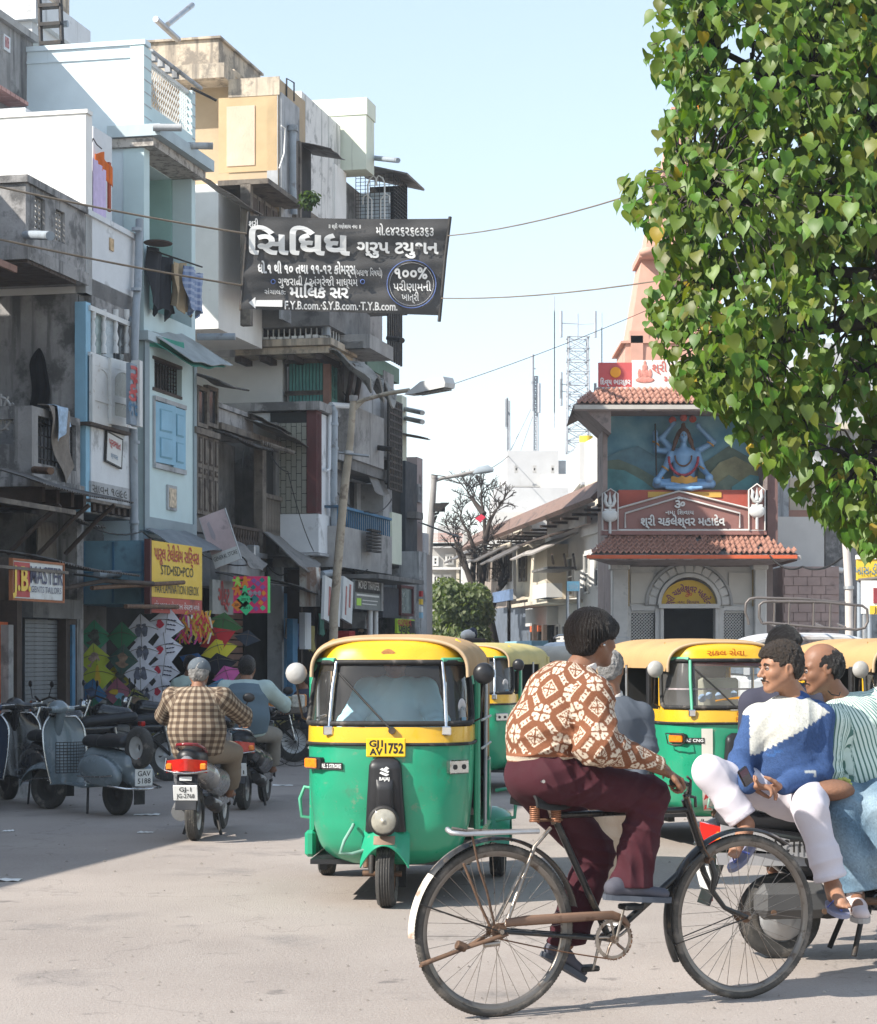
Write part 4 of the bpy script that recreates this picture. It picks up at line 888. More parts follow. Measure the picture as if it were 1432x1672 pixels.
S.part('dark_window',DARKIN,Y_,(488,508,230,358,-.02,.05));awn('tin_canopy',Y_,486,510,232,.6,.15,.0,TIN)
bxs('lower_wall',WHITEC,Y_,(S.x(405),.5,zy(560)),(xy+.6,8,zy(334)),(S.x(405),2.0,zy(690)),(xy+3.6,9,zy(561)))
bxs('timber_frame',WOOD,Y_,(S.x(404),-.05,zy(557)),(S.x(404)+.14,.12,zy(336)),(S.x(404),-.35,zy(338)),(xy+.2,.5,zy(330)))
for i in range(4):
 xa=S.x(404)+.18+i*.38;o=bxs('shutter',WOOD,Y_,(xa,.0,zy(505)),(xa+.34,.05,zy(345)))
 for c in range(5):b=B(S.M);b.box((xa+.05,-.02,zy(500-c*31)),(xa+.29,-.001,zy(476-c*31)));obj('shutter_panel',b,WOODD,o)
awn('canopy_sheet',Y_,318,405,345,.25,.08,.1,TIN,ref=404)
yb=-.6;xb=S.x(535,yb);zb=lambda py:S.z(535,py,yb);ybk=1.05
bxs('balcony_slab',BEIGE,Y_,(xb-.12,yb-.1,zb(564)),(xb+1.6,ybk+.1,zb(553)),(xb-.03,yb-.02,zb(576)),(xb+1.6,ybk,zb(565)))
b=B(S.M);n=17
for i in range(n+1):q=yb+(ybk-yb)*i/n;b.cyl((xb,q,zb(552)),(xb,q,zb(498)),.013,n=5)
for i in range(1,9):b.cyl((xb+.18*i,yb,zb(552)),(xb+.18*i,yb,zb(498)),.013,n=5)
b.box((xb-.02,yb-.02,zb(498)),(xb+.02,ybk,zb(494)));b.box((xb-.02,yb-.02,zb(498)),(xb+1.5,yb+.02,zb(494)));obj('balcony_railing',b,GRILL,Y_)
b=B(S.M)
for i in range(13):
 q=yb+(ybk-yb)*(i+.2)/13;b.box((xb-.08,q,zb(552)),(xb+.06,q+.09,zb(549)+.03*random.random()))
obj('cornice_beads',b,WHITEC,Y_)
for q in (-.5,0,.5,.95):obj('bracket',B(S.M).box((xb+.0,q,zb(586)),(xb+1.2,q+.12,zb(577))),WOODD,Y_)
S.tube('balcony_pole',PVC,Y_,[(533,500,yb),(533,548,yb)],.07,8)
bxs('dark_window',WOODD,Y_,(xb+.5,yb+.5,zb(552)),(xb+.55,ybk,zb(430)))
xw2=S.x(485,.1)
bxs('lower_side_wall',WHITEC,Y_,(S.x(537,-.45)+.02,.4,S.z(537,712,-.45)),(S.x(537,-.45)+.3,6,S.z(537,578,-.45)))
Fh=S.thing('green_louvred_house','decayed house with green louvred windows under a torn canopy','house',537)
yf=-.45;xf=S.x(537,yf);zf=lambda py:S.z(537,py,yf)
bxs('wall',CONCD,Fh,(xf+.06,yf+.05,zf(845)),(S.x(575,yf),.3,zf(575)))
bxs('corner_post',mat('reddish_timber',(.3,.17,.13)),Fh,(xf-.02,yf-.02,zf(700)),(xf+.1,yf+.1,zf(580)))
def lou(z0,z1,n=10):
 kk=.62/n;r=None
 for i in range(n):
  bxs('louvre_board',GREENP,Fh,(xf+.02,yf+.12+i*kk,z0),(xf+.05,yf+.12+(i+.75)*kk,z1))
 [obj('louvre_frame',B(S.M).box((xf-.01,yf+.1,a_),(xf+.06,yf+.8,b_)),WOOD,Fh) for a_,b_ in ((z1,z1+.08),(z0-.06,z0))]
lou(zf(637),zf(592));lou(zf(690),zf(644))
for a,c,pt,pb in ((541,551,585,655),(549,562,670,735)):
 S.window(Fh,a,c,pt,pb,yf,GREENP,DGLASS,2,3,t=.06)
S.part('cornice',GREYL,Fh,(548,572,735,748,yf-.15,yf));S.part('cornice',WOOD,Fh,(546,575,752,764,yf-.05,yf))
b=B(S.M);p0=S.p(535,572,-.6)
b.grid(lambda u,v:(p0.x+u*2.6,p0.y-.75*v+.2*u+.04*sin(u*12),p0.z-.05*u-(.55+.2*sin(u*17))*v**1.5+.04*sin(9*u+8*v)),22,8,thick=.03);obj('torn_canopy',b,mat('torn_grey_sheet',(.28,.27,.25),rough=.9,var=.3,dirt=.5,ds=5,bump=.5),Fh)
for px in (566,580):obj('canopy_strut',B(S.M).tube([S.p(px,660,yf),S.p(px+6,625,-.8),S.p(px+10,597,-1.0)],.05,6),WOODD,Fh)
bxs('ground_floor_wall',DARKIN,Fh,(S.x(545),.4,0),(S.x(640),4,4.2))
bxs('floor_band',CONCD,Fh,(S.x(548,-.3),-.3,S.z(548,945)),(S.x(574,-.3),2,S.z(548,935)))
Gh=S.thing('concrete_block_house','tall concrete and pale green house with a grilled upper window and balconies','house',600)
yg_=-.15;xg=S.x(598,yg_);zg_=lambda py:S.z(598,py,yg_)
bxs('upper_wall',CREAMG,Gh,(xg,yg_,zg_(276)),(S.x(611,yg_),4,zg_(187)),(xg-.02,yg_-.02,zg_(187)+.003),(S.x(612,yg_),4,zg_(159)))
bxs('white_gable',mat('stained_white_gable',(.70,.69,.66),var=.08,dirt=.45,dc=(.22,.22,.21),sk=1,ds=2.5),Gh,(S.x(523,.0),.35,zg_(380)),(S.x(560,.3),4.5,zg_(205)))
bxs('wall',WHITEC,Gh,(xg-.6,yg_+.45,zg_(380)),(xg+.2,3.6,zg_(277)))
obj('wall',B(S.M).box((xg+.25,.5,0),(S.x(662),4,zg_(277))),CONC,Gh)
yq=-.45;xq=S.x(643,yq);zq=lambda py:S.z(643,py,yq);xq1=xq+1.1;yq2=.32
b=B(S.M)
for i in range(9):q=yq+(yq2-yq)*i/8;b.cyl((xq,q,zq(372)),(xq,q,zq(283)),.008,n=4)
for i in range(9):q=xq+(xq1-xq)*i/8;b.cyl((q,yq,zq(372)),(q,yq,zq(283)),.008,n=4)
for i in range(16):z=zq(372)+(zq(283)-zq(372))*i/15;b.cyl((xq,yq,z),(xq1,yq,z),.006,n=4);b.cyl((xq,yq,z),(xq,yq2,z),.006,n=4)
obj('window_grille',b,IRON,Gh)
bxs('pale_curtain',mat('pale_blue_curtain',(.6,.68,.75),var=.1),Gh,(xq+.3,yq+.15,zq(372)),(xq+.32,yq2,zq(308)))
b=B(S.M)
for s_,cx in ((1,.18),(-1,.52)):
 b.tube([(xq-.02,yq+cx,zq(365)),(xq-.02,yq+cx,zq(300)),(xq-.02,yq+cx+s_*.04,zq(290)),(xq-.02,yq+cx+s_*.12,zq(286)),(xq-.02,yq+cx+s_*.18,zq(292)),(xq-.02,yq+cx+s_*.15,zq(302))],.016,6)
 b.tube([(xq-.02,yq+cx+s_*.08,zq(365)),(xq-.02,yq+cx+s_*.08,zq(325)),(xq-.02,yq+cx-s_*.02,zq(316)),(xq-.02,yq+cx-s_*.1,zq(320)),(xq-.02,yq+cx-s_*.1,zq(332))],.014,6)
obj('grille_scrolls',b,WHITEC,Gh)
bxs('cage_back',DARKIN,Gh,(xq+1.1,yq,zq(500)),(xq+1.15,yq2,zq(283)))
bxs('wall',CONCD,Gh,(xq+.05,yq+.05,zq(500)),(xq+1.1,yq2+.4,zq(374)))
b=B(S.M);z=zq(276);b.grid(lambda u,v:(xq-.15+1.5*u,.45-1.2*v,z+.14-.30*v),8,3,thick=.04);obj('tin_canopy',b,TIN,Gh)
obj('spout',B(S.M).cyl(S.p(611,258,-.1),S.p(650,262,-.9),.05,n=8),PVC,Gh)
def balc(px0,px1,pt,pb,y,nm='balcony',mt=CONC,ref=None):
 r=px0 if ref is None else ref;X0,X1=S.x(px0,y),S.x(px1,y);z1,z0=S.z(r,pt,y),S.z(r,pb,y)
 b=B(S.M);b.box((X0,y,z0),(X1,y+.12,z1));b.box((X0,y+.12,z0),(X0+.12,.6,z1));b.box((X0,y+.12,z0),(X1,.6,z0+.12));return obj(nm,b,mt,Gh)
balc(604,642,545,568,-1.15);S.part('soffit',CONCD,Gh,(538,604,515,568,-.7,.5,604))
S.part('green_band',mat('dark_green_band',(.12,.2,.15),var=.1),Gh,(600,652,574,600,-.6,.3))
S.part('patched_wall',GREYL,Gh,(575,626,590,752,-.55,.3,600));S.part('corner_panel',CONC,Gh,(627,643,590,735,-.62,.3,600))
S.part('patched_wall',CONC,Gh,(576,627,672,757,-.75,.2,600))
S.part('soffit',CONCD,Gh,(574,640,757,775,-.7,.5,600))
S.part('dark_opening',DARKIN,Gh,(556,628,775,840,-.1,.0,600));S.part('wall_pier',GREYL,Gh,(583,596,792,840,-.16,-.1,600));S.part('wall_panel',WHITEW,Gh,(575,626,766,792,-.2,-.1,600))
slats(S,Gh,'louvre_board',WOODD,S.x(598,-.13),S.x(625,-.13),S.z(600,838),S.z(600,795),-.15,9,vert=False,gap=.2)
xr0,xr1,yr=S.x(556,-.9),S.x(640,-.9),-.9;zr_=lambda py:S.z(600,py,yr)
bxs('balcony_wall',CONC,Gh,(xr0,yr,zr_(932)),(xr1,yr+.12,zr_(868)),(xr0,yr+.12,zr_(932)),(xr0+.12,.3,zr_(868)))
b=B(S.M)
for i in range(26):q=xr0+(xr1-xr0)*i/25;b.box((q-.012,yr+.04,zr_(868)),(q+.012,yr+.06,zr_(840)))
b.box((xr0-.02,yr,zr_(840)),(xr1,yr+.09,zr_(836)));b.box((xr0-.02,yr,zr_(840)),(xr0+.06,.2,zr_(836)));obj('balcony_railing',b,BLUED,Gh)
b=B(S.M);p=S.p(608,770,-.6);b.grid(lambda u,v:(p.x-.5+u*1.2,p.y-.15*v+.03*sin(9*u),p.z-.35*v-.1*sin(u*3)),8,4,thick=.01);obj('grey_cloth',b,CANV,Gh)
S.tube('spout',IRON,Gh,[(617,731,-.75),(642,734,-1.1)],.05,8);S.tube('spout',IRON,Gh,[(634,552,-1.1),(657,556,-1.5)],.05,8)
S.part('bar_backing',DARKIN,Gh,(636,656,660,925,-.5,.2,636))
b=B(S.M);xx0,xx1=S.x(634,-.8),S.x(655,-.8);z0,z1=S.z(640,800,-.8),S.z(640,655,-.8)
for i in range(9):q=xx0+(xx1-xx0)*i/8;b.cyl((q,-.8,z0),(q,-.8,z1),.03,n=4)
for i in range(14):z=z0+(z1-z0)*i/13;b.box((xx0,-.83,z),(xx1,-.8,z+.03))
z0,z1=S.z(640,590,-.8),S.z(640,490,-.8)
for i in range(7):q=xx0+(xx1-xx0)*i/6;b.cyl((q,-.8,z0),(q,-.8,z1),.03,n=4)
obj('window_bars',b,IRON,Gh)
S.part('wall_panel',GREYL,Gh,(626,640,790,890,-.6,.1,626));S.part('wall_panel',CREAMG,Gh,(640,656,836,920,-.65,.1,640))
Hh=S.thing('dark_clad_house','dark clad house with narrow front past the barred windows','house',660)
S.part('wall',mat('blue_black_cladding',(.05,.06,.07),var=.2,dirt=.2),Hh,(662,681,752,None,-.6,4,662));S.part('upper_wall',CREAMG,Hh,(656,664,645,752,-.3,2,656))
S.part('wall',mat('light_blue_strip',(.2,.35,.42),var=.2),Hh,(656,661,800,930,-.5,0));awn('tin_canopy',Hh,655,664,708,.5,.1,-.3,TIN)
for py in (668,683):obj('spout',B(S.M).cyl(S.p(662,py,-.3),S.p(690,py+6,-1.0),.05,n=8),STEEL,Hh)
Ih=S.thing('pink_grey_house','pinkish grey house with a tin canopy at the far end of the left row','house',684)
S.part('wall',mat('pink_grey_plaster',(.42,.35,.34),var=.08,dirt=.2),Ih,(681,690,746,None,-.3,5,681));S.part('lower_wall',GREYL,Ih,(684,697,900,None,-.9,3,684))
S.part('cornice',CONCD,Ih,(680,691,835,846,-.8,.2,681));awn('tin_canopy',Ih,682,694,853,.8,.3,-.4,TIN)
S.window(Ih,683,689,790,820,-.35,GREYL,DGLASS,2,2)
Jh=S.thing('far_left_houses','small pale row house closing the left side before the lamp post','house',699)
S.part('wall',mat('pale_mauve_wall',(.46,.43,.42),var=.1,dirt=.2),Jh,(697,706,905,None,-.5,6,697));S.part('upper_wall',WHITEW,Jh,(693,700,870,905,-.2,6,693))
xx=S.x
t=thing('leaning_white_boards','two worn white boards with faded print leaning in front of the dark shops','sign',S.M@MT((S.x(540,-1),-1,2.)))
for i,(a,c,pt,pb,tl) in enumerate(((530,556,946,1018,.12),(560,576,945,1015,.14))):
 mm=S.M@MT(S.p((a+c)/2,(pt+pb)/2,-1.1))@MR(tl,4,'Y');wv=(S.x(c,-1.1)-S.x(a,-1.1))/2;hv=(S.z(a,pt,-1.1)-S.z(a,pb,-1.1))/2
 b=B(mm);b.box((-wv,0,-hv),(wv,.05,hv));obj('board',b,BOARDW,t)
 b=B(mm);b.box((-wv*.5,-.008,-hv*.75),(-wv*.3,-.002,hv*.6));b.box((wv*.2,-.008,-hv*.3),(wv*.5,-.002,hv*.8));obj('faded_print',b,mat('faded_red',(.40,.16,.14),var=.3,scale=9) ,t)
t=thing('money_transfer_sign','black and grey money transfer sign board on two white posts','sign',S.M@MT((S.x(585,-1),-1,0)))
ys=-1.0
S.part('board',mat('grey_sign_board',(.22,.23,.22),var=.1,dirt=.2),t,(580,623,946,994,ys,ys+.06,580));S.part('sign_header',INKB,t,(581,621,948,966,ys-.01,ys-.002,580));S.part('sign_frame',STEEL,t,(623,626,946,994,ys-.03,ys+.1,580))
text('lettering','MONEY TRANSFER',S.TM(603,957,ys-.015),.2,INKW,t,bold=.01,wid=(S.x(620,ys)-S.x(584,ys))*.95)
S.part('print_line',INKW,t,(583,619,969,972,ys-.01,ys-.002,580));S.part('print_line',INKW,t,(592,617,978,979.5,ys-.01,ys-.002,580));S.part('print_line',INKW,t,(592,615,984,985.5,ys-.01,ys-.002,580));S.part('logo_patch',pc[4],t,(583,590,976,988,ys-.01,ys-.002,580))
for px in (613,622):obj('sign_post',B(S.M).cyl((S.x(px,ys),ys+.1,.13),(S.x(px,ys),ys+.1,S.z(580,990,ys)),.05,n=8),GRILL,t)
t=thing('green_shop_sign','bright green and yellow shop sign with black lettering in front of dark stalls','sign',S.M@MT((S.x(650,-1),-1,0)))
S.part('board',mat('lime_sign',(.42,.62,.04),var=.05),t,(649,677,1010,1034,ys,ys+.05,649));text('lettering','વડાપાંવ',S.TM(661,1017,ys-.01),.2,REDP,t,bold=.02,wid=1.1);text('lettering','પુલાવ',S.TM(661,1028,ys-.01),.24,INKB,t,bold=.03,wid=1.0);S.part('sign_side',INKB,t,(669,677,1012,1033,ys-.008,ys-.002,649))
t=thing('corner_stall','boxy grey roofed stall with a dark side panel near the lamp post','stall',S.M@MT((S.x(625,-1),-1,0)))
S.part('roof',CONCD,t,(618,692,938,945,-1.4,.3,625));S.part('side_panel',mat('slate_panel',(.06,.065,.08),var=.1),t,(625,655,958,1008,-.9,-.8,625));S.part('upper_wall',GREYW,t,(655,690,945,1060,-.85,.3,655));S.part('counter',WOODD,t,(640,680,1035,None,-.9,-.2,640))
S.window(t,655,676,955,1005,-.95,MAROON,GGLASS,1,1)
for i,(c,py) in enumerate(((REDP,965),(YELP,978),(INKW,990),(BLUEP,1000))):S.part('hanging_packet',c,t,(688,691,py,py+9,-1.3,-1.25,688))
for i,(a,c,pt,m,l) in enumerate(((478,486,1010,BLUED,'blue door leaf standing open by the tiled house'),(498,508,1000,WHITEW,'white hanging shop curtain by the dark stalls'),(570,580,1030,REDP,'red stacked goods on a dark stall front'),(590,612,1042,INKW,'pale goods trays along the dark stall'))):
 b=B(S.M);S.box(b,a,c,pt,None if i==0 else pt+60,-.4-.2*(i>1),-.3);obj(('door_leaf','shop_curtain','goods_stack','goods_tray')[i],b,m,label=l,cat=('door','curtain','goods','tray')[i])
R=Street(990,50,316,left=False)
HZW=mat('far_wall_white',(.58,.57,.545),rough=.9,var=.05,dirt=.15,dc=(.4,.38,.35),sk=1)  # plain white base colour of the far houses
FWH=mat('far_block_white',(.50,.50,.50),rough=.9,var=.05,dirt=.2,dc=(.35,.34,.33),sk=1)
FARB=mat('old_far_timber_wall',(.30,.25,.21),rough=.9,var=.2,dirt=.4,dc=(.1,.08,.07),sk=1,ds=2)
CREAM=mat('cream_plaster',(.56,.50,.40),rough=.9,var=.08,dirt=.3,dc=(.25,.22,.18),sk=1)
def RB(name,label,px,parts,cat='house'):
 t=R.thing(name,label,cat,px)
 for q in parts:
  nm,mt,(x0,x1,pt,pb,y0,y1)=q[:3];R.part(nm,mt,t,(x0,x1,pt,pb,y0,y1,q[3] if len(q)>3 else x1))
 return t
t=RB('white_street_house','bright white row house with a terrace wall left of the temple','%s'and 985,[('wall',HZW,(890,1000,878,None,0,5),890),('terrace_wall',HZW,(945,1010,836,878,-.1,.1),945),('upper_wall',HZW,(955,1010,722,830,.6,5),955),('upper_band',CREAM,(955,1010,792,835,.5,.58),955)])
for a,c,pt,pb in ((908,917,915,972),(925,934,910,975),(952,960,905,970),(970,976,900,960)):R.window(t,a,c,pt,pb,-.05,HZW,DGLASS,1,2,ref=a)
for a,c in ((905,912),(917,922),(940,943)):R.window(t,a,c,1020,1042,-.05,HZW,DGLASS,1,1,ref=a)
R.part('balustrade_wall',mat('rosy_terrace_wall',(.50,.38,.33),var=.1,dirt=.3),t,(893,958,850,876,-.35,-.25,893));R.part('balustrade_rail',HZW,t,(891,958,845,850,-.4,-.2,893))
b=B(R.M);xs0,xs1=R.x(895,-.4),R.x(955,-.4)
for i in range(30):q=xs0+(xs1-xs0)*i/29;b.box((q-.03,-.42,R.z(893,876,-.4)),(q+.03,-.36,R.z(893,850,-.4)))
obj('baluster_row',b,HZW,t)
def rawn(par,px0,px1,pt,d,dz,y0,mt,ref):
 z=R.z(ref,pt,y0);a=R.x(px0,y0);c=R.x(px1,y0);b=B(R.M);b.grid(lambda u,v:(a+(c-a)*u,y0-d*v,z-dz*v+.02*sin(9*u+3*v)),8,2,thick=.04);obj('awning_sheet',b,mt,par)
rawn(t,900,945,885,1.1,.5,-.1,mat('far_tin',(.35,.32,.29),var=.2,dirt=.3),900);rawn(t,893,950,878,.8,.25,-.1,WOODD,893)
for px in (905,925,940):obj('awning_strut',B(R.M).tube([R.p(px,930,-.02),R.p(px-4,905,-.9)],.03,5),WOODD,t)
t=RB('old_eaved_house','old timber and plaster row house with a long sloping eave and shuttered bays','%s'and 895,[('wall',FARB,(768,893,872,985,0,6),893),('gable',CONC,(870,950,845,880,.5,5),880)])
pe=[R.p(960,800,-.6),R.p(868,850,-.6),R.p(770,878,-.6)]
z0=R.z(893,838,-.8)
b=B(R.M);xa,xb_=R.x(985,-.7),R.x(764,-.7)
b.grid(lambda u,v:(xa+(xb_-xa)*u,-.9+.5*v,R.z(893,848,-.9)+.5*v),24,4,thick=.12);obj('roof',b,mat('old_clay_roof',(.22,.14,.11),var=.25,dirt=.5,ds=3,bump=.6),t)
for i in range(16):q=xa+(xb_-xa)*i/15;obj('rafter',B(R.M).box((q,-.85,R.z(893,856,-.9)),(q+.1,0,R.z(893,852,-.9))),WOODD,t)
for a,c,m in ((843,862,CREAM),(862,893,CREAM),(800,815,FARB),(818,838,HZW)):R.part('bay_wall',m,t,(a,c,888,978,-.55,.1,c))
for a,c in ((846,851),(853,858),(822,826),(829,833),(804,808),(786,790),(794,798),(778,782)):R.window(t,a,c,905,950,-.6,WOOD,DGLASS,1,2,ref=a,t=.1)
for a,c in ((776,800),(802,840),(842,866)):rawn(t,a,c,886,1.0,.5,-.6,TIN,c)
b=B(R.M)
for i in range(30):
 q=R.x(808,-.75)+(R.x(835,-.75)-R.x(808,-.75))*i/29;b.prism([(q,R.z(835,885,-.75)),(q+.12,R.z(835,885,-.75)),(q+.06,R.z(835,893,-.75))],-.8,-.76,'y')
obj('fretwork_valance',b,CREAM,t)
R.part('cornice',CREAM,t,(835,893,978,984,-.9,.1,893));R.part('lower_wall',mat('dark_slate_wall',(.10,.12,.15),var=.2,dirt=.3),t,(765,868,985,None,-.1,4,868));R.part('shop_lintel',HZW,t,(858,893,990,1020,-.3,.1,893));R.part('shop_opening',DARKIN,t,(866,893,1022,None,-.25,-.1,893))  # lower wall has a plain dark blue-grey base colour
R.part('hanging_garland',mat('orange_marigold',(.55,.12,.04),var=.3,scale=20),t,(865,880,1021,1031,-.5,-.4,880))
R.part('counter',mat('blue_table_cloth',(.25,.45,.55),var=.1),t,(824,868,1046,None,-1.6,-1.2,868))
for px in (868,884):R.part('post',WOODD,t,(px,px+3,1020,None,-.6,-.5,px))
t2=thing('blue_shop_sign','dull blue shop sign hung high on the dark far wall','sign',R.M@MT((R.x(820,-.9),-.9,0)));R.part('board',mat('far_blue_sign',(.12,.18,.30),var=.3,scale=8),t2,(804,832,962,980,-1.0,-.9,832));obj('sign_pole',B(R.M).cyl((R.x(831,-.95),-.95,.1),(R.x(831,-.95),-.95,R.z(832,975,-.95)),.05,n=6),IRON,t2)
R.part('gable_wall',CREAM,t,(838,852,838,866,.2,1.2,852));R.part('parapet_wall',HZW,t,(852,868,846,872,-.45,.3,868));R.part('attic_wall',FARB,t,(805,826,852,874,.3,1.5,826));R.part('balcony_wall',HZW,t,(870,892,952,975,-1.0,-.6,892));R.part('balcony_cover',TIN,t,(868,894,925,929,-1.2,-.5,894))
Y1=40
t=thing('road_name_sign','small sky blue name sign on two grey posts before white house','sign',W(932,1050,Y1).xy.to_3d())
b=B();a=W(926,949,Y1);c=W(946,965,Y1);b.box((a.x,Y1,c.z),(c.x,Y1+.04,a.z));obj('board',b,mat('sky_sign',(.30,.62,.75),var=.05),t)
for px in (927,945):p=W(px,1068,Y1);obj('sign_post',B().cyl((p.x,Y1+.06,0),(p.x,Y1+.06,a.z),.03,n=8),STEEL,t)
text('lettering','ગાંધીરોડ',MT(W(936,957,Y1-.01))@MR(pi/2,4,'X'),.1,INKW,t,wid=.18)
text('lettering','ચકલેશ્વર માર્ગ',MT(W(936,961,Y1-.01))@MR(pi/2,4,'X'),.05,INKW,t,wid=.17)
def FB(name,label,Y,parts,cat='house'):
 """buildings seen square-on at distance Y: (name, material, px0, px1, top, bottom, forward, depth)"""
 t=thing(name,label,cat,(W(parts[0][2],HY,Y).x,Y,0))
 for nm,mt,x0,x1,pt,pb,f,d in parts:
  a=W(x0,pt,Y-f);c=W(x1,pb if pb else HY,Y-f);b=B();b.box((a.x,Y-f,c.z if pb else 0),(c.x,Y-f+d,a.z));obj(nm,b,mt,t)
 return t
def fwin(par,Y,x0,x1,pt,pb,fm,pm,nx,nz,name='window',tt=.09):
 a=W(x0,pt,Y);c=W(x1,pb,Y);b=B();b.box((a.x,Y,a.z-tt),(c.x,Y+.1,a.z)).box((a.x,Y,c.z),(c.x,Y+.1,c.z+tt)).box((a.x,Y,c.z+tt),(a.x+tt,Y+.1,a.z-tt)).box((c.x-tt,Y,c.z+tt),(c.x,Y+.1,a.z-tt))
 for i in range(1,nx):q=a.x+(c.x-a.x)*i/nx;b.box((q-tt*.3,Y+.01,c.z+tt),(q+tt*.3,Y+.08,a.z-tt))
 for i in range(1,nz):q=c.z+(a.z-c.z)*i/nz;b.box((a.x+tt,Y+.02,q-tt*.3),(c.x-tt,Y+.07,q+tt*.3))
 f=obj(name,b,fm,par);obj('pane',B().box((a.x+.02,Y+.05,c.z+.02),(c.x-.02,Y+.06,a.z-.02)),pm,f);return f
Y=92
FGW=mat('far_grey_wall',(.40,.39,.37),rough=.9,var=.1,dirt=.2)
t=FB('red_roofed_house','pale two-storey house with a red tiled roof at the street end',Y,[('wall',FGW,700,771,888,None,0,9),('ledge',HZW,700,752,926,930,.5,.6),('ledge',HZW,700,745,964,968,.3,.4),('corner_column',CREAM,745,750,888,1000,.4,.4),('side_wing',CREAM,752,776,888,None,.3,6)])
b=B();a=W(703,888,Y);c=W(750,888,Y);z1=W(703,865,Y).z
def tileroof(b,x0,x1,y0,z0,y1,z1,nx,ny,hip=0):pass
RTILE=mat('far_red_tiles',(.42,.16,.10),rough=.85,var=.2,dirt=.25,dc=(.2,.1,.08),ds=3)
for r in range(7):
 b=B();f0,f1=r/7,(r+1)/7+.02;n=26
 b.grid(lambda u,v:(a.x-.2+(c.x-a.x+.4)*u,Y-.5+3.5*(f0+(f1-f0)*v),a.z+(z1-a.z)*(f0+(f1-f0)*v)+.03*abs(sin(u*n*pi))+.04*(1-v)),n*3,1);obj('roof_tile_course',b,RTILE,t)
for x0_,x1_,pt,pb,nx in ((706,720,938,962,2),(724,737,938,962,2),(727,741,905,922,2),(706,716,908,924,1),(708,720,980,1000,2),(724,736,980,1000,2)):fwin(t,Y-.12,x0_,x1_,pt,pb,HZW,DGLASS,nx,2)
b=B();aa=W(700,0,Y-.4).x;cc=W(750,0,Y-.4).x
for i in range(40):q=aa+(cc-aa)*i/40;b.prism([(q,a.z),(q+.14,a.z),(q+.07,a.z-.22)],Y-.62,Y-.58,'y')
obj('fretwork_valance',b,HZW,t)
t=FB('white_far_house','white house front with a shop board beyond the bare tree',Y-6,[('wall',HZW,755,790,905,None,0,5),('sign_board',WHITEC,755,780,956,975,.4,.1),('upper_wall',FGW,757,772,870,905,.5,4)])
t=FB('far_stepped_houses','row of pale flat-topped houses far down the street',120,[('wall',FGW,715,760,858,None,0,8),('wall',HZW,742,758,864,900,3,3)])
t=FB('white_terrace_block','large glaring white stepped block towering over the eaved houses',78,[('wall',FWH,828,912,736,900,0,10),('lower_wall',FWH,808,960,796,900,1.5,9),('terrace_wall',HZW,800,930,836,900,3,2),('side_strip',GREYL,911,924,752,775,-.3,1),('roof_band',FGW,830,882,793,795,.4,.3),('wall',HZW,885,960,774,900,.6,8)])
FPIP=[]
for a_,c_ in ((840,846),(870,876),(900,905)):fwin(t,77.5,a_,c_,760,772,FGW,DGLASS,1,2)
obj('roof_tank',B().cyl(W(957,725,77),W(957,712,77),.25,n=10),mat('yellow_tank',(.7,.5,.05)),t)
t=thing('dark_stair_roof','dark sloping tin stair roof running up beside the white block','roof',W(930,840,66))
b=B();P=[W(912,836,66),W(940,812,66),W(963,756,66),W(969,742,66),W(971,770,66),W(958,812,66)];b.prism([(v.x,v.z) for v in P],66,67.5,'y');obj('stair_roof',b,mat('brown_tin',(.15,.10,.08),var=.2),t)
t=FB('cream_tower_house','cream and white house wall with a water spout beside the temple',60,[('wall',HZW,946,998,722,790,0,5),('wall',CREAM,955,1000,790,840,.3,5),('ledge',GREYL,950,1000,787,791,.5,.6)])
obj('spout',B().cyl(W(975,757,59.5),W(995,763,59),.06,n=6),IRON,t)
def mast(name,label,Y,px0,px1,ptop,pbot,n,mt,legs=True,ant=5):
 a=W(px0,ptop,Y);c=W(px1,pbot,Y);w0=(c.x-a.x);x=(a.x+c.x)/2;z0,z1=c.z,a.z
 t=thing(name,label,'mast',(x,Y,z0));b=B();cs=[(-1,-1),(1,-1),(1,1),(-1,1)]
 for i,(sx,sy) in enumerate(cs):obj('mast_leg',B().cyl((x+sx*w0/2,Y+sy*w0/2,z0),(x+sx*w0*.42,Y+sy*w0*.42,z1),.05,n=4),mt,t)
 for k in range(n):
  za,zb_=z0+(z1-z0)*k/n,z0+(z1-z0)*(k+1)/n
  for i in range(4):
   p=cs[i];q=cs[(i+1)%4]
   b.cyl((x+p[0]*w0/2*.92,Y+p[1]*w0/2*.92,za),(x+q[0]*w0/2*.92,Y+q[1]*w0/2*.92,zb_),.025,n=4,cap=False);b.cyl((x+q[0]*w0/2*.92,Y+q[1]*w0/2*.92,za),(x+p[0]*w0/2*.92,Y+p[1]*w0/2*.92,zb_),.025,n=4,cap=False)
   b.cyl((x+p[0]*w0/2*.94,Y+p[1]*w0/2*.94,zb_),(x+q[0]*w0/2*.94,Y+q[1]*w0/2*.94,zb_),.03,n=4,cap=False)
 o=obj('mast_bracing',b,mt,t);o['kind']='stuff'
 r=random.Random(px0)
 for i in range(ant):
  z=z0+(z1-z0)*(.3+.7*r.random());s_=r.choice((-1,1));X=x+s_*w0*.75
  obj('antenna',B().cyl((X,Y-.25,z),(X,Y-.25,z+1.3),.07,n=6).cyl((X,Y-.25,z+.7),(x,Y,z+.7),.025,n=4),mt,t)
 return t,x,Y,z0,z1
MST=mat('mast_steel',(.38,.40,.43),rough=.6,var=.1)
m1=mast('lattice_mast','tall lattice radio mast with many aerials rising behind the white house',105,925,962,552,740,10,MST,ant=9)
b=B()
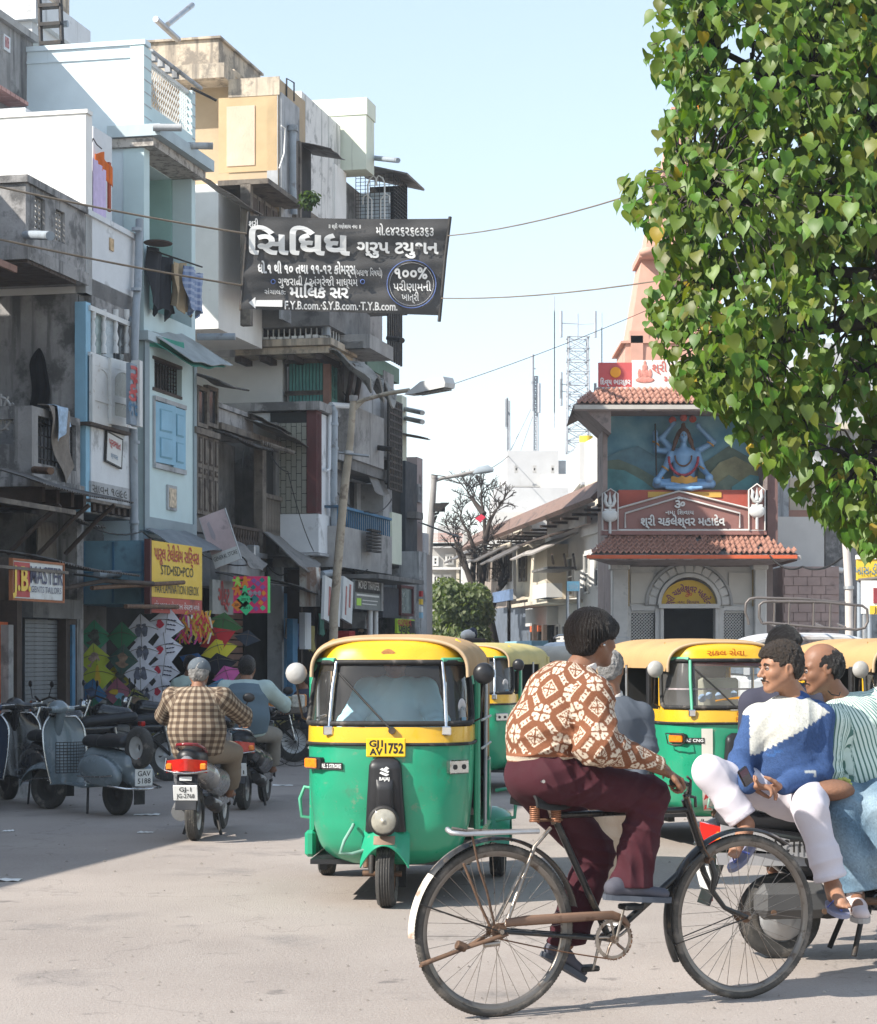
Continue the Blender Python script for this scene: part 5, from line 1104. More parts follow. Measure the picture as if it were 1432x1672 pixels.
for i in range(7):
 zz_=m1[3]+(m1[4]-m1[3])*(.2+i*.13);b.cyl((m1[1]-1.2,104,zz_),(m1[1]-1.2,104,zz_+2),.03,n=4);b.cyl((m1[1]+1.1,104,zz_-.8),(m1[1]+1.1,104,zz_+1.2),.03,n=4)
b.cyl((m1[1],105,m1[4]),(m1[1],105,m1[4]+1.2),.04,n=4);o=obj('whip_aerials',b,MST,m1[0]);o['kind']='stuff'
m2=mast('slim_mast','slender guyed mast on the white block roof',95,871,878,615,740,12,MST,ant=3)
b=B();b.cyl((m2[1],95,m2[4]-1),W(834,735,95),.02,n=3);b.cyl((m2[1],95,m2[3]+2),W(850,736,95),.02,n=3);obj('guy_wire',b,MST,m2[0])
m3=mast('thin_mast','thin short mast left of the slender one on white roof',95,828,832,655,736,10,MST,ant=2)
BARK=mat('dark_bark',(.055,.045,.04),rough=.95,var=.3,bump=.5,bs=20)
YT=62.;t=thing('bare_tree','dark leafless tree with a lodged kite standing before the eaved houses','tree',(W(806,HY,YT).x,YT,0));r_=random.Random(9)
BR=[[(808,1068),(797,1010),(783,975),(770,950),(760,925),(757,905)],[(783,975),(790,930),(792,880),(790,840),(786,815)],[(770,950),(775,900),(765,870),(752,848)],[(797,1010),(815,960),(822,930),(815,900)],[(792,880),(800,850),(812,830)],[(790,840),(775,820),(765,805)],[(760,925),(748,900),(742,880)],[(815,960),(835,940),(842,915)]]
tw=B()
def twig(p,d,L,k):
 q=p+d*L;tw.cyl(p,q,.030*.75**(4-k),.022*.75**(4-k),n=3,cap=False)
 if k:
  for _ in range(3):twig(q if r_.random()<.6 else p+d*L*.6,(d+Vector((r_.gauss(0,.55),r_.gauss(0,.4),r_.gauss(.12,.4)))).normalized(),L*r_.uniform(.6,.85),k-1)
for n_,pl in enumerate(BR):
 P_=[W(px,py,YT+(n_%3-1)*.3*(i_>0)) for i_,(px,py) in enumerate(pl)];r0=.20 if n_==0 else .10;obj('trunk' if n_==0 else 'limb',B().tube(P_,[r0*(1-.75*i_/(len(P_)-1)) for i_ in range(len(P_))],7),BARK,t)
 for i_ in range(1,len(P_)):
  for _ in range(3 if n_ else 1):twig(P_[i_],((P_[i_]-P_[i_-1]).normalized()+Vector((r_.gauss(0,.7),r_.gauss(0,.4),r_.gauss(0,.5)))).normalized(),.32,3)
o=obj('twigs',tw,BARK,t);o['kind']='stuff'
kt=W(784,845,61.5);b=B();b.prism([(kt.x-.15,kt.z-.03),(kt.x,kt.z-.14),(kt.x+.16,kt.z+.01),(kt.x+.03,kt.z+.1)],61.5,61.51,'y');obj('stuck_kite',b,mat('red_kite_paper',(.6,.04,.08)),label='small red kite caught in the bare dark tree',cat='kite')
Y=44.;TM_=Matrix.Identity(4)
def w_(px,py,y=0):return W(px,py,Y+y)
T=thing('shrine','small temple front with a blue seated statue, tiled roofs and marble porch','temple',(w_(1120,HY).x,Y,0))
MARB=mat('white_marble',(.52,.50,.47),rough=.5,var=.12,dirt=.35,dc=(.2,.2,.21),ds=1.5)
PINKP=mat('brown_pink_panel',(.27,.13,.11),rough=.7,var=.06,dirt=.1)
TSTONE=mat('temple_stone',(.28,.22,.20),rough=.85,var=.12,dirt=.35,sk=1)
EDGE=mat('pale_edge',(.58,.55,.52),rough=.6)
RT=mat('temple_tile',(.36,.185,.135),rough=.8,var=.22,scale=5,dirt=.25,dc=(.2,.11,.09),ds=5)
ORED=mat('orange_red_fascia',(.55,.11,.04),rough=.6,var=.08)
def tb(name,mt,x0,x1,pt,pb,y0,y1,par=T,r=0,**k):
 a=w_(x0,pt,y0);c=w_(x1,pb if pb is not None else HY,y0);b=B();A=(a.x,Y+y0,c.z if pb is not None else 0);C_=(c.x,Y+y1,a.z)
 (b.bbox(A,C_,r) if r else b.box(A,C_));return obj(name,b,mt,par,**k)
tb('wall',TSTONE,998,1262,600,1075,1.2,5)
for x0,x1 in ((1000,1026),(1232,1252)):tb('pilaster',MARB,x0,x1,925,None,-.05,.4,r=.02);tb('pilaster_capital',MARB,x0-3,x1+3,918,930,-.12,.42,r=.02);tb('pilaster_plinth',MARB,x0-3,x1+3,1040,None,-.1,.42,r=.02)
ax,az=w_(1126,0).x,w_(0,988).z
def archwall(x0,x1,z0,z1,cx,cz,r,y0,y1,name,mt,ry=None):
 b=B();ry=ry or r;n=20;out=[(x0,z0)]
 P=[(cx-r,z0)]+[(cx-r*cos(pi*i/n),cz+ry*sin(pi*i/n)) for i in range(n+1)]+[(cx+r,z0)]
 O=[(x0,z0)]+[(x0+(x1-x0)*min(1,max(0,(p[0]-x0)/(x1-x0))),z1) for p in P[1:-1]]+[(x1,z0)]
 O[1]=(x0,z1);O[-2]=(x1,z1)
 for i in range(len(P)-1):
  q=[P[i],P[i+1],O[i+1],O[i]];b.prism(q,y0,y1,'y')
 return obj(name,b,mt,T)
px2=lambda n:n/(FP/Y)
archwall(w_(1026,0).x,w_(1232,0).x,w_(0,1000).z-.0,w_(0,925).z,ax,az,px2(46),Y+.15,Y+.4,'porch_wall',MARB,px2(46))
def ring(r,t,y,name,mt,z=az,rr=None):
 b=B();n=24
 for i in range(n):
  a0,a1=pi*i/n,pi*(i+1)/n
  q=[(ax-(r)*cos(a0),z+r*sin(a0)),(ax-r*cos(a1),z+r*sin(a1)),(ax-(r+t)*cos(a1),z+(r+t)*sin(a1)),(ax-(r+t)*cos(a0),z+(r+t)*sin(a0))]
  b.prism(q,Y+y,Y+y+.15,'y')
 return obj(name,b,mt,T)
ring(px2(46),px2(6),.02,'arch_moulding',MARB);ring(px2(68),px2(4),.06,'arch_moulding',mat('weathered_marble',(.33,.32,.31),var=.15,dirt=.3))
n=13
for i in range(n):
 a=pi*(i+.5)/n;r=px2(60);b=B(MT((ax-r*cos(a),Y+.08,az+r*sin(a)))@MR(a-pi/2,4,'Y'));b.bbox((-.09,-.0,-.09),(.09,.06,.09),.02);obj('arch_stone',b,MARB,T)
tb('door_jamb',MARB,1078,1084,990,None,.05,.4,r=.01);tb('door_jamb',MARB,1168,1174,990,None,.05,.4,r=.01);tb('door_lintel',MARB,1076,1176,986,993,-.02,.4)
for x0,x1 in ((1024,1030),(1070,1078),(1174,1182),(1216,1234)):tb('window_pier',MARB,x0,x1,993,None,.1,.4)
for x0,x1 in ((1031,1069),(1182,1216)):
 tb('window_head',MARB,x0,x1,990,997,.1,.4);tb('window_sill',MARB,x0,x1,1050,None,.1,.4)
 a=w_(x0,997);c=w_(x1,1050);b=B();nx,nz=7,10
 for i in range(nx+nz):
  for s_ in (1,-1):
   X0=a.x+(c.x-a.x)*(i-nz)/nx;p=Vector((X0,Y+.2,c.z));q=Vector((X0+(c.x-a.x)*nz/nx,Y+.2,a.z))
   def cl(P_,Q_,lo,hi):
    d=Q_.x-P_.x
    t0=max(0,(lo-P_.x)/d);t1=min(1,(hi-P_.x)/d);return (P_+(Q_-P_)*t0,P_+(Q_-P_)*t1) if t1>t0 else None
   g=cl(p,q,a.x,c.x)
   if g:
    g=list(g)
    if s_<0:g=[Vector((a.x+c.x-v.x,v.y+.015,v.z)) for v in g]
    b.cyl(g[0],g[1],.013,n=4,cap=False)
 obj('lattice_screen',b,MARB,T);tb('screen_frame',GREYL,x0-1,x1+1,995,998,.15,.25);tb('window_dark',DARKIN,x0,x1,997,1050,.38,.39)
tb('doorway',DARKIN,1084,1168,992,None,.9,.95)
tb('inner_panel',mat('warm_marble',(.50,.47,.42),var=.06,dirt=.15),1030,1066,935,985,.1,.15)
tb('inner_panel',mat('warm_marble',(.5,.47,.42)),1190,1228,935,985,.1,.15)
tb('panel_border',mat('ochre_line',(.35,.25,.12)),1024,1028,925,990,.08,.12);tb('panel_border',mat('ochre_line',(.35,.25,.12)),1228,1231,925,990,.08,.12)
b=B();n=20;r=px2(45);P=[(ax-r*cos(pi*i/n),az+r*.92*sin(pi*i/n)) for i in range(n+1)];b.prism(P,Y+.2,Y+.24,'y');obj('tympanum',b,mat('yellow_board',(.62,.40,.05),var=.06),T)
PURP=mat('purple_letter',(.18,.03,.09),rough=.5,var=0)
RX=MR(pi/2,4,'X')
text('lettering','શ્રી ચકલેશ્વર મહાદેવ',MT((ax,Y+.19,az+px2(27)))@RX,.19,PURP,T,bold=.02,wid=1.15,bend=px2(33))
text('lettering','ૐ',MT((ax,Y+.19,az+px2(18)))@RX,.17,ORED,T,bold=.02);text('lettering','નમઃ શિવાય',MT((ax,Y+.19,az+px2(5)))@RX,.09,PURP,T,bold=.01,wid=.45)
def tiled(x0,x1,pt,pb,y0,y1,hipl,hipr,nc,nt,par,mt):
 """sloping tiled roof: bottom edge x0..x1 at row pb on plane y0, top edge at row pt on plane y1, each visible tile its own object"""
 zb,zt=w_(0,pb,y0).z,w_(0,pt,y1).z;X0,X1=w_(x0,0,y0).x,w_(x1,0,y0).x;src={}
 ch=(y1-y0)/nc
 for c in range(nc):
  f0,f1=c/nc,(c+1.25)/nc;xa,xb_=X0+hipl*f0,X1-hipr*f0;wd=(X1-X0)/nt;k0=math.ceil((xa-X0)/wd-.3);k1=int((xb_-X0)/wd)
  for k in range(k0,k1):
   if random.random()<.006:continue
   Mt=MT((X0+k*wd,Y+y0+(y1-y0)*f0,zb+(zt-zb)*f0))
   if 'm' not in src:
    b=B(Mt);dy,dz=(y1-y0)/nc*1.25,(zt-zb)/nc*1.25
    prof=[(0,.035),(.18,.012),(.36,0),(.54,.012),(.70,.035),(.85,.055),(1.0,.04)]
    vs=[];m=len(prof)
    for v,lift in ((0,.05),(1,.0)):
     for x,h in prof:vs.append((x*wd*1.02,dy*v,dz*v+h+lift))
    for x,h in prof:vs.append((x*wd*1.02,0,h+.015))
    fs=[(i,i+1,m+i+1,m+i) for i in range(m-1)]+[(2*m+i,2*m+i+1,i+1,i) for i in range(m-1)]
    b.add(vs,fs);o=obj('tile',b,mt,par);src['m']=o;src['M']=Mt.copy()
   else:
    o=src['m'].copy();COL.objects.link(o);d=Mt.translation-src['M'].translation;o.matrix_local=MT(d+Vector((0,random.uniform(-.01,.01),random.uniform(-.006,.006))))@MR(random.gauss(0,.006),4,'Z');MW[o.name]=MW[par.name]
def slopeslab(x0,x1,pt,pb,y0,y1,hipl,hipr,th,mt,name='roof_slab'):
 zb,zt=w_(0,pb,y0).z-.02,w_(0,pt,y1).z-.02;X0,X1=w_(x0,0,y0).x,w_(x1,0,y0).x
 P=[(X0,Y+y0,zb),(X1,Y+y0,zb),(X1-hipr,Y+y1,zt),(X0+hipl,Y+y1,zt)]
 b=B();b.add(P+[(p[0],p[1],p[2]-th) for p in P],[(0,1,2,3),(7,6,5,4),(0,4,5,1),(1,5,6,2),(2,6,7,3),(3,7,4,0)]);return obj(name,b,mt,T)
slopeslab(962,1308,872,906,-1.1,0.0,.55,.62,.08,GREYW);tiled(966,1300,873,905,-1.08,-.05,.5,.62,5,38,T,RT)
tb('fascia',ORED,958,1302,906,912,-1.14,-1.08)
b=B();a=w_(962,912,-1.1);c=w_(1300,912,-1.1);b.add([(a.x,Y-1.1,a.z),(c.x,Y-1.1,a.z),(w_(1252,0).x,Y,a.z-.1),(w_(1000,0).x,Y,a.z-.1)],[(0,1,2,3)]);obj('soffit',b,TSTONE,T)
x1_=w_(1302,0,-1.1).x;zb_=w_(0,906,-1.1).z;zt_=w_(0,872,0).z
b=B();b.add([(x1_,Y-1.1,zb_),(x1_+.05,Y+4,zb_),(x1_-.62,Y+4,zt_),(x1_-.62,Y,zt_)],[(0,1,2,3)]);b.add([(x1_,Y-1.1,zb_-.12),(x1_+.05,Y+4,zb_-.12),(x1_+.05,Y+4,zb_),(x1_,Y-1.1,zb_)],[(0,1,2,3)]);obj('side_roof',b,RT,T)
def pedi(pts,y0,y1,mt,name):
 b=B();b.prism([(w_(x,0,y0).x,w_(0,z,y0).z) for x,z in pts],Y+y0,Y+y1,'y');return obj(name,b,mt,T)
pedi([(984,868),(984,866),(1010,866),(1010,830),(1109,802),(1222,830),(1222,866),(1250,866),(1250,868)],-.25,-.02,PINKP,'pediment')
pedi([(984,866),(984,806),(997,798),(1009,806),(1009,866)],-.3,-.02,PINKP,'end_panel');pedi([(1223,866),(1223,800),(1236,790),(1249,800),(1249,866)],-.3,-.02,PINKP,'end_panel')
def edge(pts,name='edge_moulding',r=.022,y=-.28,closed=False):
 b=B();b.tube([w_(x,z,y) for x,z in pts],r,4,closed=closed);obj(name,b,EDGE,T)
edge([(1010,830),(1109,802),(1222,830)]);edge([(1021,862),(1021,838),(1109,812),(1208,838),(1208,862)]);edge([(984,866),(1250,866)],r=.03)
for e in ([(984,866),(984,806),(997,798),(1009,806),(1009,866)],[(1223,866),(1223,800),(1236,790),(1249,800),(1249,866)]):edge(e,y=-.32,r=.018)
tb('pediment_base',PINKP,982,1252,866,873,-.3,0)
STL=mat('raised_letter_paint',(.60,.60,.58),rough=.4,var=.05)
text('raised_lettering','શ્રી ચકલેશ્વર મહાદેવ',MT(w_(1115,852,-.34))@RX,.24,STL,T,bold=.025,wid=1.72,extrude=.05)
text('raised_lettering','નમઃ શિવાય',MT(w_(1110,837,-.34))@RX,.12,STL,T,bold=.015,wid=.58,extrude=.04);text('raised_lettering','ૐ',MT(w_(1110,823,-.34))@RX,.24,STL,T,bold=.03,extrude=.04)
def trident(cx,cy):
 b=B();k=px2(1);P=lambda x,z:w_(cx+x,cy+z,-.36)
 b.tube([P(0,36),P(0,-20)],[.03,.03],6);b.cyl(P(0,-12),P(0,-32),.05,.004,n=6)
 for s_ in (-1,1):b.tube([P(0,-8),P(s_*5,-10),P(s_*8,-17),P(s_*6.5,-25),P(s_*9,-31)],[.035,.04,.035,.035,.006],6)
 b.tube([P(-9,-2),P(9,-2)],.03,6);b.ell(P(0,8),(.16,.06,.12));b.ell(P(-5,5),(.1,.05,.09));b.ell(P(5,5),(.1,.05,.09))
 obj('trident_relief',b,STL,T)
trident(996,835);trident(1236,828)
tb('niche_side',TSTONE,984,992,668,806,-.3,1.2);tb('niche_side',mat('brown_cladding',(.16,.09,.08),var=.15,sk=1,dirt=.2),1253,1270,700,900,-.2,3.5);tb('niche_side',TSTONE,1248,1253,668,800,-.3,1.2);tb('niche_base',mat('red_plinth',(.40,.09,.06)),1010,1232,800,830,.0,.6)
m=bpy.data.materials.new('painted_sky');m.use_nodes=True;nt=m.node_tree;L=nt.links.new;p=nt.nodes['Principled BSDF'];p.inputs['Roughness'].default_value=.6
tc=nn(nt,'ShaderNodeTexCoord');nz=nn(nt,'ShaderNodeTexNoise');nz.inputs['Scale'].default_value=1.8;nz.inputs['Detail'].default_value=5;L(tc.outputs['Object'],nz.inputs[0]);cr=nn(nt,'ShaderNodeValToRGB');e=cr.color_ramp.elements;e[0].position=.35;e[0].color=(.06,.24,.38,1);e[1].position=.68;e[1].color=(.26,.50,.58,1);L(nz.outputs[0],cr.inputs[0]);L(cr.outputs[0],p.inputs['Base Color'])
tb('painted_backdrop',m,990,1250,668,815,.75,.85)
hm=[mat('hill_paint_%s'%n,c,rough=.7,var=.35,scale=3,dirt=.3,dc=d,ds=2,sk=0) for n,c,d in (('blue',(.12,.24,.30),(.2,.34,.36)),('olive',(.26,.25,.14),(.50,.42,.24)),('dark',(.13,.18,.14),(.28,.30,.2)),('teal',(.09,.26,.28),(.24,.42,.40)))]
def hill(pts,y,mt):
 b=B();b.prism([(w_(pts[0][0],0,y).x,w_(0,812,y).z)]+[(w_(x,0,y).x,w_(0,z,y).z) for x,z in pts]+[(w_(pts[-1][0],0,y).x,w_(0,812,y).z)],Y+y,Y+y+.05,'y');obj('relief_hill',b,mt,T)
hill([(992,745),(1015,735),(1042,728),(1070,745),(1100,752)],.66,hm[0]);hill([(1140,762),(1165,745),(1190,728),(1215,742),(1250,760)],.66,hm[2])
hill([(992,752),(1010,750),(1040,762),(1075,782),(1100,795)],.58,hm[2]);hill([(1145,790),(1175,755),(1200,745),(1225,758),(1250,768)],.56,hm[1])
hill([(992,765),(1020,768),(1050,785),(1075,805)],.5,hm[3]);hill([(1160,800),(1190,775),(1215,790),(1235,800)],.48,hm[2]);hill([(1195,795),(1225,775),(1250,780)],.44,hm[3])
tb('statue_plinth',mat('yellow_plinth',(.62,.38,.08),var=.08),1058,1178,803,812,-.02,.7)
slopeslab(936,1330,636,661,-1.0,.2,.55,.5,.1,TSTONE);tiled(942,1330,636,660,-.98,.15,.5,.5,4,42,T,RT)
tb('fascia',mat('pale_fascia',(.45,.42,.38),var=.1,dirt=.2),938,1330,661,668,-1.04,-.98)
b=B();a=w_(940,668,-1.0);c=w_(1330,668,-1.0);b.add([(a.x,Y-1.,a.z),(c.x,Y-1.,a.z),(w_(1255,0).x,Y+.8,w_(0,680,.8).z-.0),(w_(990,0).x,Y+.8,w_(0,680,.8).z)],[(0,1,2,3)]);obj('soffit',b,TSTONE,T)
b=B();a=w_(936,662,-1.0);b.add([(a.x,Y-1,a.z),(a.x+.1,Y+3,a.z),(a.x+.9,Y+3,a.z+.4),(w_(975,636,.2).x,Y+.2,w_(975,636,.2).z)],[(0,1,2,3)]);b.prism([(w_(940,0).x,w_(0,668).z),(w_(992,0).x,w_(0,715).z),(w_(992,0).x,w_(0,668).z)],Y-.9,Y+1.2,'y');obj('eave_bracket',b,TSTONE,T)
t=thing('temple_roof_sign','red and white roof sign with a small sun emblem above the temple tiles','sign',w_(980,636,.3))
tb('red_board',mat('faded_red_board',(.55,.10,.10),var=.05),977,1032,592,634,.2,.28,t);tb('white_board',WHITEC,1032,1215,588,632,.2,.28,t);tb('sign_edge',EDGE,975,1215,632,637,.15,.3,t)
b=B();c=w_(1005,608,.18);b.cyl((c.x,Y+.19,c.z),(c.x,Y+.16,c.z),.11,n=16);obj('sun_emblem',b,mat('sun_orange',(.8,.35,.02),var=0),t)
text('lettering','દિવ્ય ભાસ્કર',MT(w_(1005,624,.19))@RX,.15,INKW,t,bold=.03,wid=.62);text('lettering','શ્રી ચકલેશ્વર',MT(w_(1110,601,.19))@RX,.24,mat('pale_red_letter',(.55,.15,.12)),t,bold=.02,wid=1.15);text('lettering','મહાદેવ',MT(w_(1112,620,.19))@RX,.22,mat('pale_red_letter',(.55,.15,.12)),t,bold=.02,wid=.7)
b=B();c=w_(1053,610,.19)
for dx,dz,rx,rz in ((0,.13,.06,.07),(0,.0,.09,.11),(0,-.13,.2,.06),(-.11,.0,.04,.1),(.11,.0,.04,.1),(0,.22,.03,.05)):b.ell((c.x+dx,Y+.19,c.z+dz),(rx,.006,rz),n=12,m=6)
obj('seated_emblem',b,mat('pale_red_print',(.6,.25,.2),var=.3,scale=20),t)
SP=mat('pink_spire_stone',(.58,.33,.25),rough=.85,var=.08,dirt=.15,dc=(.35,.2,.16),sk=1)
t=thing('pink_spire','tall pink temple spire half hidden by the tree','tower',w_(1100,HY,4))
Y0=Y+5
def spbox(x0,x1,pt,pb,x0t=None,x1t=None,name='spire_tier'):
 a=W(x0,pb,Y0);c=W(x1,pb,Y0);zt=W(0,pt,Y0).z;x0t=x0 if x0t is None else x0t;x1t=x1 if x1t is None else x1t;at=W(x0t,0,Y0).x;ct=W(x1t,0,Y0).x;d=(c.x-a.x);dt=(ct-at)
 b=B();b.add([(a.x,Y0,a.z),(c.x,Y0,a.z),(c.x,Y0+d,a.z),(a.x,Y0+d,a.z),(at,Y0+(d-dt)/2,zt),(ct,Y0+(d-dt)/2,zt),(ct,Y0+(d+dt)/2,zt),(at,Y0+(d+dt)/2,zt)],[(0,3,2,1),(4,5,6,7),(0,1,5,4),(1,2,6,5),(2,3,7,6),(3,0,4,7)]);obj(name,b,SP,t)
spbox(1018,1200,560,640,1022,1196);spbox(1014,1204,556,560,name='spire_band');spbox(1028,1190,420,556,1050,1168);spbox(1044,1174,410,420,name='spire_band');spbox(1054,1164,300,410,1072,1146);spbox(1068,1150,290,300,name='spire_band');spbox(1080,1138,170,290,1098,1120)
spbox(1028,1060,540,556,name='spire_band');spbox(1030,1050,548,620,name='corner_rib')
b=B();c=W(1058,412,Y0-.1);b.ell(c,(.2,.2,.12));obj('corner_finial',b,SP,t)
t=thing('saffron_flag','orange flag on a pole showing through the leaves','flag',W(1120,170,Y0));obj('flag_pole',B().cyl(W(1106,420,Y0),W(1106,90,Y0),.04,n=6),IRON,t)
fa=W(1108,115,Y0);obj('flag',B().grid(lambda u,v:(fa.x+1.0*u*v-.1*v,fa.y+.1*sin(5*u),fa.z-1.1*v-.15*u*sin(3*v)),8,8),mat('saffron_cloth',(.75,.22,.02),rough=.9,var=.1),t)
t=FB('temple_side_wing','pinkish grey stone-coursed side wall behind the jeep rack',48,[('wall',mat('pink_grey_stone',(.42,.31,.28),rough=.9,var=.12,dirt=.3),1278,1370,925,None,0,5)])
for r in range(9):
 for k in range(4):
  a=W(1281+k*22.5+(r%2)*-8,928+r*14.5,47.98);c=W(1281+(k+1)*22.5+(r%2)*-8-1,928+(r+1)*14.5-1,47.98);a.x=max(a.x,W(1279,0,48).x)
  obj('stone_course',B().box((a.x,47.95,c.z),(min(c.x,W(1369,0,48).x),47.999,a.z)),mat('pink_grey_stone',(.3,.22,.21)),t)
t=FB('right_white_house','white house wall with its shaded side coloured grey, right of the temple',52,[('wall',HZW,1293,1375,862,None,0,6),('upper_wall',CREAM,1290,1400,780,862,.4,6),('ledge',mat('dull_red_tiles',(.35,.18,.13),var=.2),1268,1340,833,855,1.2,1.2),('wall',GREYW,1348,1400,835,None,.3,6),('column',GREYL,1268,1288,700,1000,1.5,.5)])  # second wall's grey colour stands in for the shaded side of the house
obj('cable_run',B().tube([W(1298,870,50.5),W(1308,950,50.5),W(1325,1000,50.5)],.02,4),CABLE,t)
obj('spout',B().cyl(W(1355,928,51),W(1376,932,51),.07,n=6),WHITEC,t)
t=FB('far_right_building','grey and cream tenement seen through leaves above the right edge',58,[('wall',GREYL,1330,1480,560,None,0,6),('band',CREAM,1330,1480,690,700,.4,.4),('balcony',CREAM,1360,1480,780,830,1.2,1.2)])
for x0_,x1_,pt in ((1345,1365,600),(1380,1400,600),(1345,1365,720),(1380,1402,720)):fwin(t,57.8,x0_,x1_,pt,pt+45,GREYL,DGLASS,2,2)
YB=25.
BAN=thing('cloth_banner','dark grey cloth banner with white hand-painted lettering strung over the street','banner',W(565,440,YB))
def bpt(px,py,dy=0):
 return W(px,py,YB+(px-565)*.0022+dy)
TL,TRr,BR,BL=(405,352),(733,357),(717,516),(393,505)
def bq(u,v,dy=0):
 px=(TL[0]*(1-u)+TRr[0]*u)*(1-v)+(BL[0]*(1-u)+BR[0]*u)*v;py=(TL[1]*(1-u)+TRr[1]*u)*(1-v)+(BL[1]*(1-u)+BR[1]*u)*v+7*sin(pi*u)*(1-v)*.4-1*v
 wv=.012*sin(u*3+v*17)+.006*sin(u*25+5*v)+.004*sin(v*38+u*7)
 return bpt(px,py,wv+dy)
BCL=mat('banner_cloth',(.085,.082,.08),rough=.95,var=.12,scale=2,bump=.25,bs=60,dirt=.15,dc=(.16,.155,.15),ds=5,sk=0)
obj('cloth',B().grid(lambda u,v:bq(u,v),70,46,thick=.003),BCL,BAN)
BW=mat('banner_white_paint',(.74,.73,.70),rough=.9,var=.05);BBL=mat('banner_blue_paint',(.16,.24,.55),rough=.9,var=.1)
class BMx:
 """text laid on the cloth: flat text x,y in banner pixels are carried onto the waving surface"""
def btext(name,s,px,py,h,wid,mt=BW,bold=.03,shear=0,align='CENTER'):
 o=text(name,s,Matrix.Identity(4),1,mt,BAN,bold=bold,wid=wid,align=align,shear=shear)
 if not o:return
 me=o.data;Mi=MW[BAN.name].inverted();M=MW[BAN.name]
 for v in me.vertices:
  p=M@v.co;x=px+p.x;y=py-p.y*h-(p.x)*(-.012)
  vv=(y-354)/158.;uu=(x-(405*(1-vv)+393*vv))/(328*(1-vv)+324*vv);top=TL[1]*(1-uu)+TRr[1]*uu;bot=BL[1]*(1-uu)+BR[1]*uu;vv=(y-top)/(bot-top)
  q=bq(uu,vv,-.03);q2=W(x,y,q.y);v.co=Mi@Vector((q2.x,q.y,q2.z))
 return o
btext('lettering','શ્રી',414,366,16,16,bold=.02);btext('lettering','॥ શ્રી ગણેશાય નમઃ ॥',563,370,9,52,bold=.02);btext('lettering','મો.૯૪૨૬૨૬૯૩૬૩',661,378,21,94,bold=.02)
btext('big_lettering','~િસિધધ',489,400,50,165,bold=.035);btext('lettering','ગ્રુપ ટયુશન',649,405,28,134,bold=.03)
btext('lettering','ધો.૧ થી ૧૦ તથા ૧૧-૧૨ કોમર્સ',501,440,22,160,bold=.03);btext('lettering','(બધાજ વિષયો)',602,446,15,44,bold=.01)
btext('lettering','ગુજરાતી / અંગ્રેજી માધ્યમ',519,461,18,130,bold=.01);btext('lettering','સંચાલક:',449,477,11,34,bold=.01);btext('lettering','મૌલિક સર',521,478,26,96,bold=.03)
btext('lettering','F.Y.B.com.·S.Y.B.com.·T.Y.B.com.',557,500,19,184,bold=.02)
btext('lettering','૧૦૦%',671,447,26,54,bold=.03);btext('lettering','પરીણામની',673,469,19,62,bold=.01);btext('lettering','ખાત્રી',670,486,17,28,bold=.01)
def bline(name,pts,r,mt):
 b=B();P=[]
 for x,y in pts:
  vv=(y-354)/158.;uu=(x-(405*(1-vv)+393*vv))/(328*(1-vv)+324*vv);q=bq(uu,vv,-.02);q2=W(x,y,q.y);P.append((q2.x,q.y,q2.z))
 b.tube(P,r,4,closed=True,flat=.3,up=(0,1,0));obj(name,b,mt,BAN)
bline('painted_ring',[(672+40*cos(a),464+39*sin(a)) for a in [i*pi/20 for i in range(40)]],.015,BBL);bline('painted_ring',[(672+36*cos(a),464+35*sin(a)) for a in [i*pi/20 for i in range(40)]],.006,BW)
for cx_ in (446,592):bline('painted_dot',[(cx_+3.4*cos(a),460+3.4*sin(a)) for a in [i*pi/5 for i in range(10)]],.018,BBL)
b=B();pa=[(406,494),(417,485),(417,490),(461,490),(461,501),(417,500),(417,504)];P=[]
for x,y in pa:
 vv=(y-354)/158.;uu=(x-(405*(1-vv)+393*vv))/(328*(1-vv)+324*vv);q=bq(uu,vv,-.02);q2=W(x,y,q.y);P.append((q2.x,q.y,q2.z))
b.add(P,[(0,1,6),(2,3,4,5)]);obj('painted_arrow',b,BW,BAN)
obj('batten',B().tube([bpt(735,354),bpt(727,420),bpt(718,516),bpt(717,525)],.022,6),IRON,BAN);obj('batten',B().tube([bpt(406,346),bpt(399,430),bpt(393,507)],.018,6),IRON,BAN)
def rope(name,label,pts,r=.009,mt=None,cat='wire',sag=.0,group=None):
 P=[]
 for i in range(len(pts)-1):
  a=Vector(pts[i]);c=Vector(pts[i+1])
  for k in range(8):f=k/8;P.append(a+(c-a)*f-Vector((0,0,sag*4*f*(1-f))))
 P.append(Vector(pts[-1]));o=obj(name,B().tube(P,r,5),mt or CABLE,label=label,cat=cat,group=group);return o
ROPE=mat('jute_rope',(.20,.16,.12),rough=.95,var=.2)
rope('rope','upper rope from the banner to the near left balcony',[W(-60,292,22),bpt(404,382)],.012,ROPE,'rope',.03)
rope('rope','lower rope from the banner to the near left balcony',[W(-60,377,22),bpt(395,466)],.012,ROPE,'rope',.03)
rope('rope','upper rope from the banner into the leafy tree',[bpt(731,385),W(1025,320,18)],.007,ROPE,'rope',.05)
rope('rope','lower rope from the banner into the leafy tree',[bpt(720,487),W(1090,456,18)],.007,ROPE,'rope',.05)
rope('wire','thin wire sloping from the far lamp head up to the right',[W(700,640,33),W(1060,505,33)],.005,None,'wire',.05)
rope('wire','thin wire sagging above the bare tree',[W(705,775,52),W(830,745,78)],.012,None,'wire',.3)
rope('wire','faint cable running up behind the near street lamp',[W(664,690,44),W(560,640,38)],.012,None,'wire',.3)
LP=mat('lamp_pole_paint',(.40,.34,.26),rough=.7,var=.25,dirt=.5,dc=(.10,.07,.05),ds=3);LPG=mat('lamp_pole_grey',(.27,.26,.25),rough=.6,var=.2,dirt=.3)
YL=33.
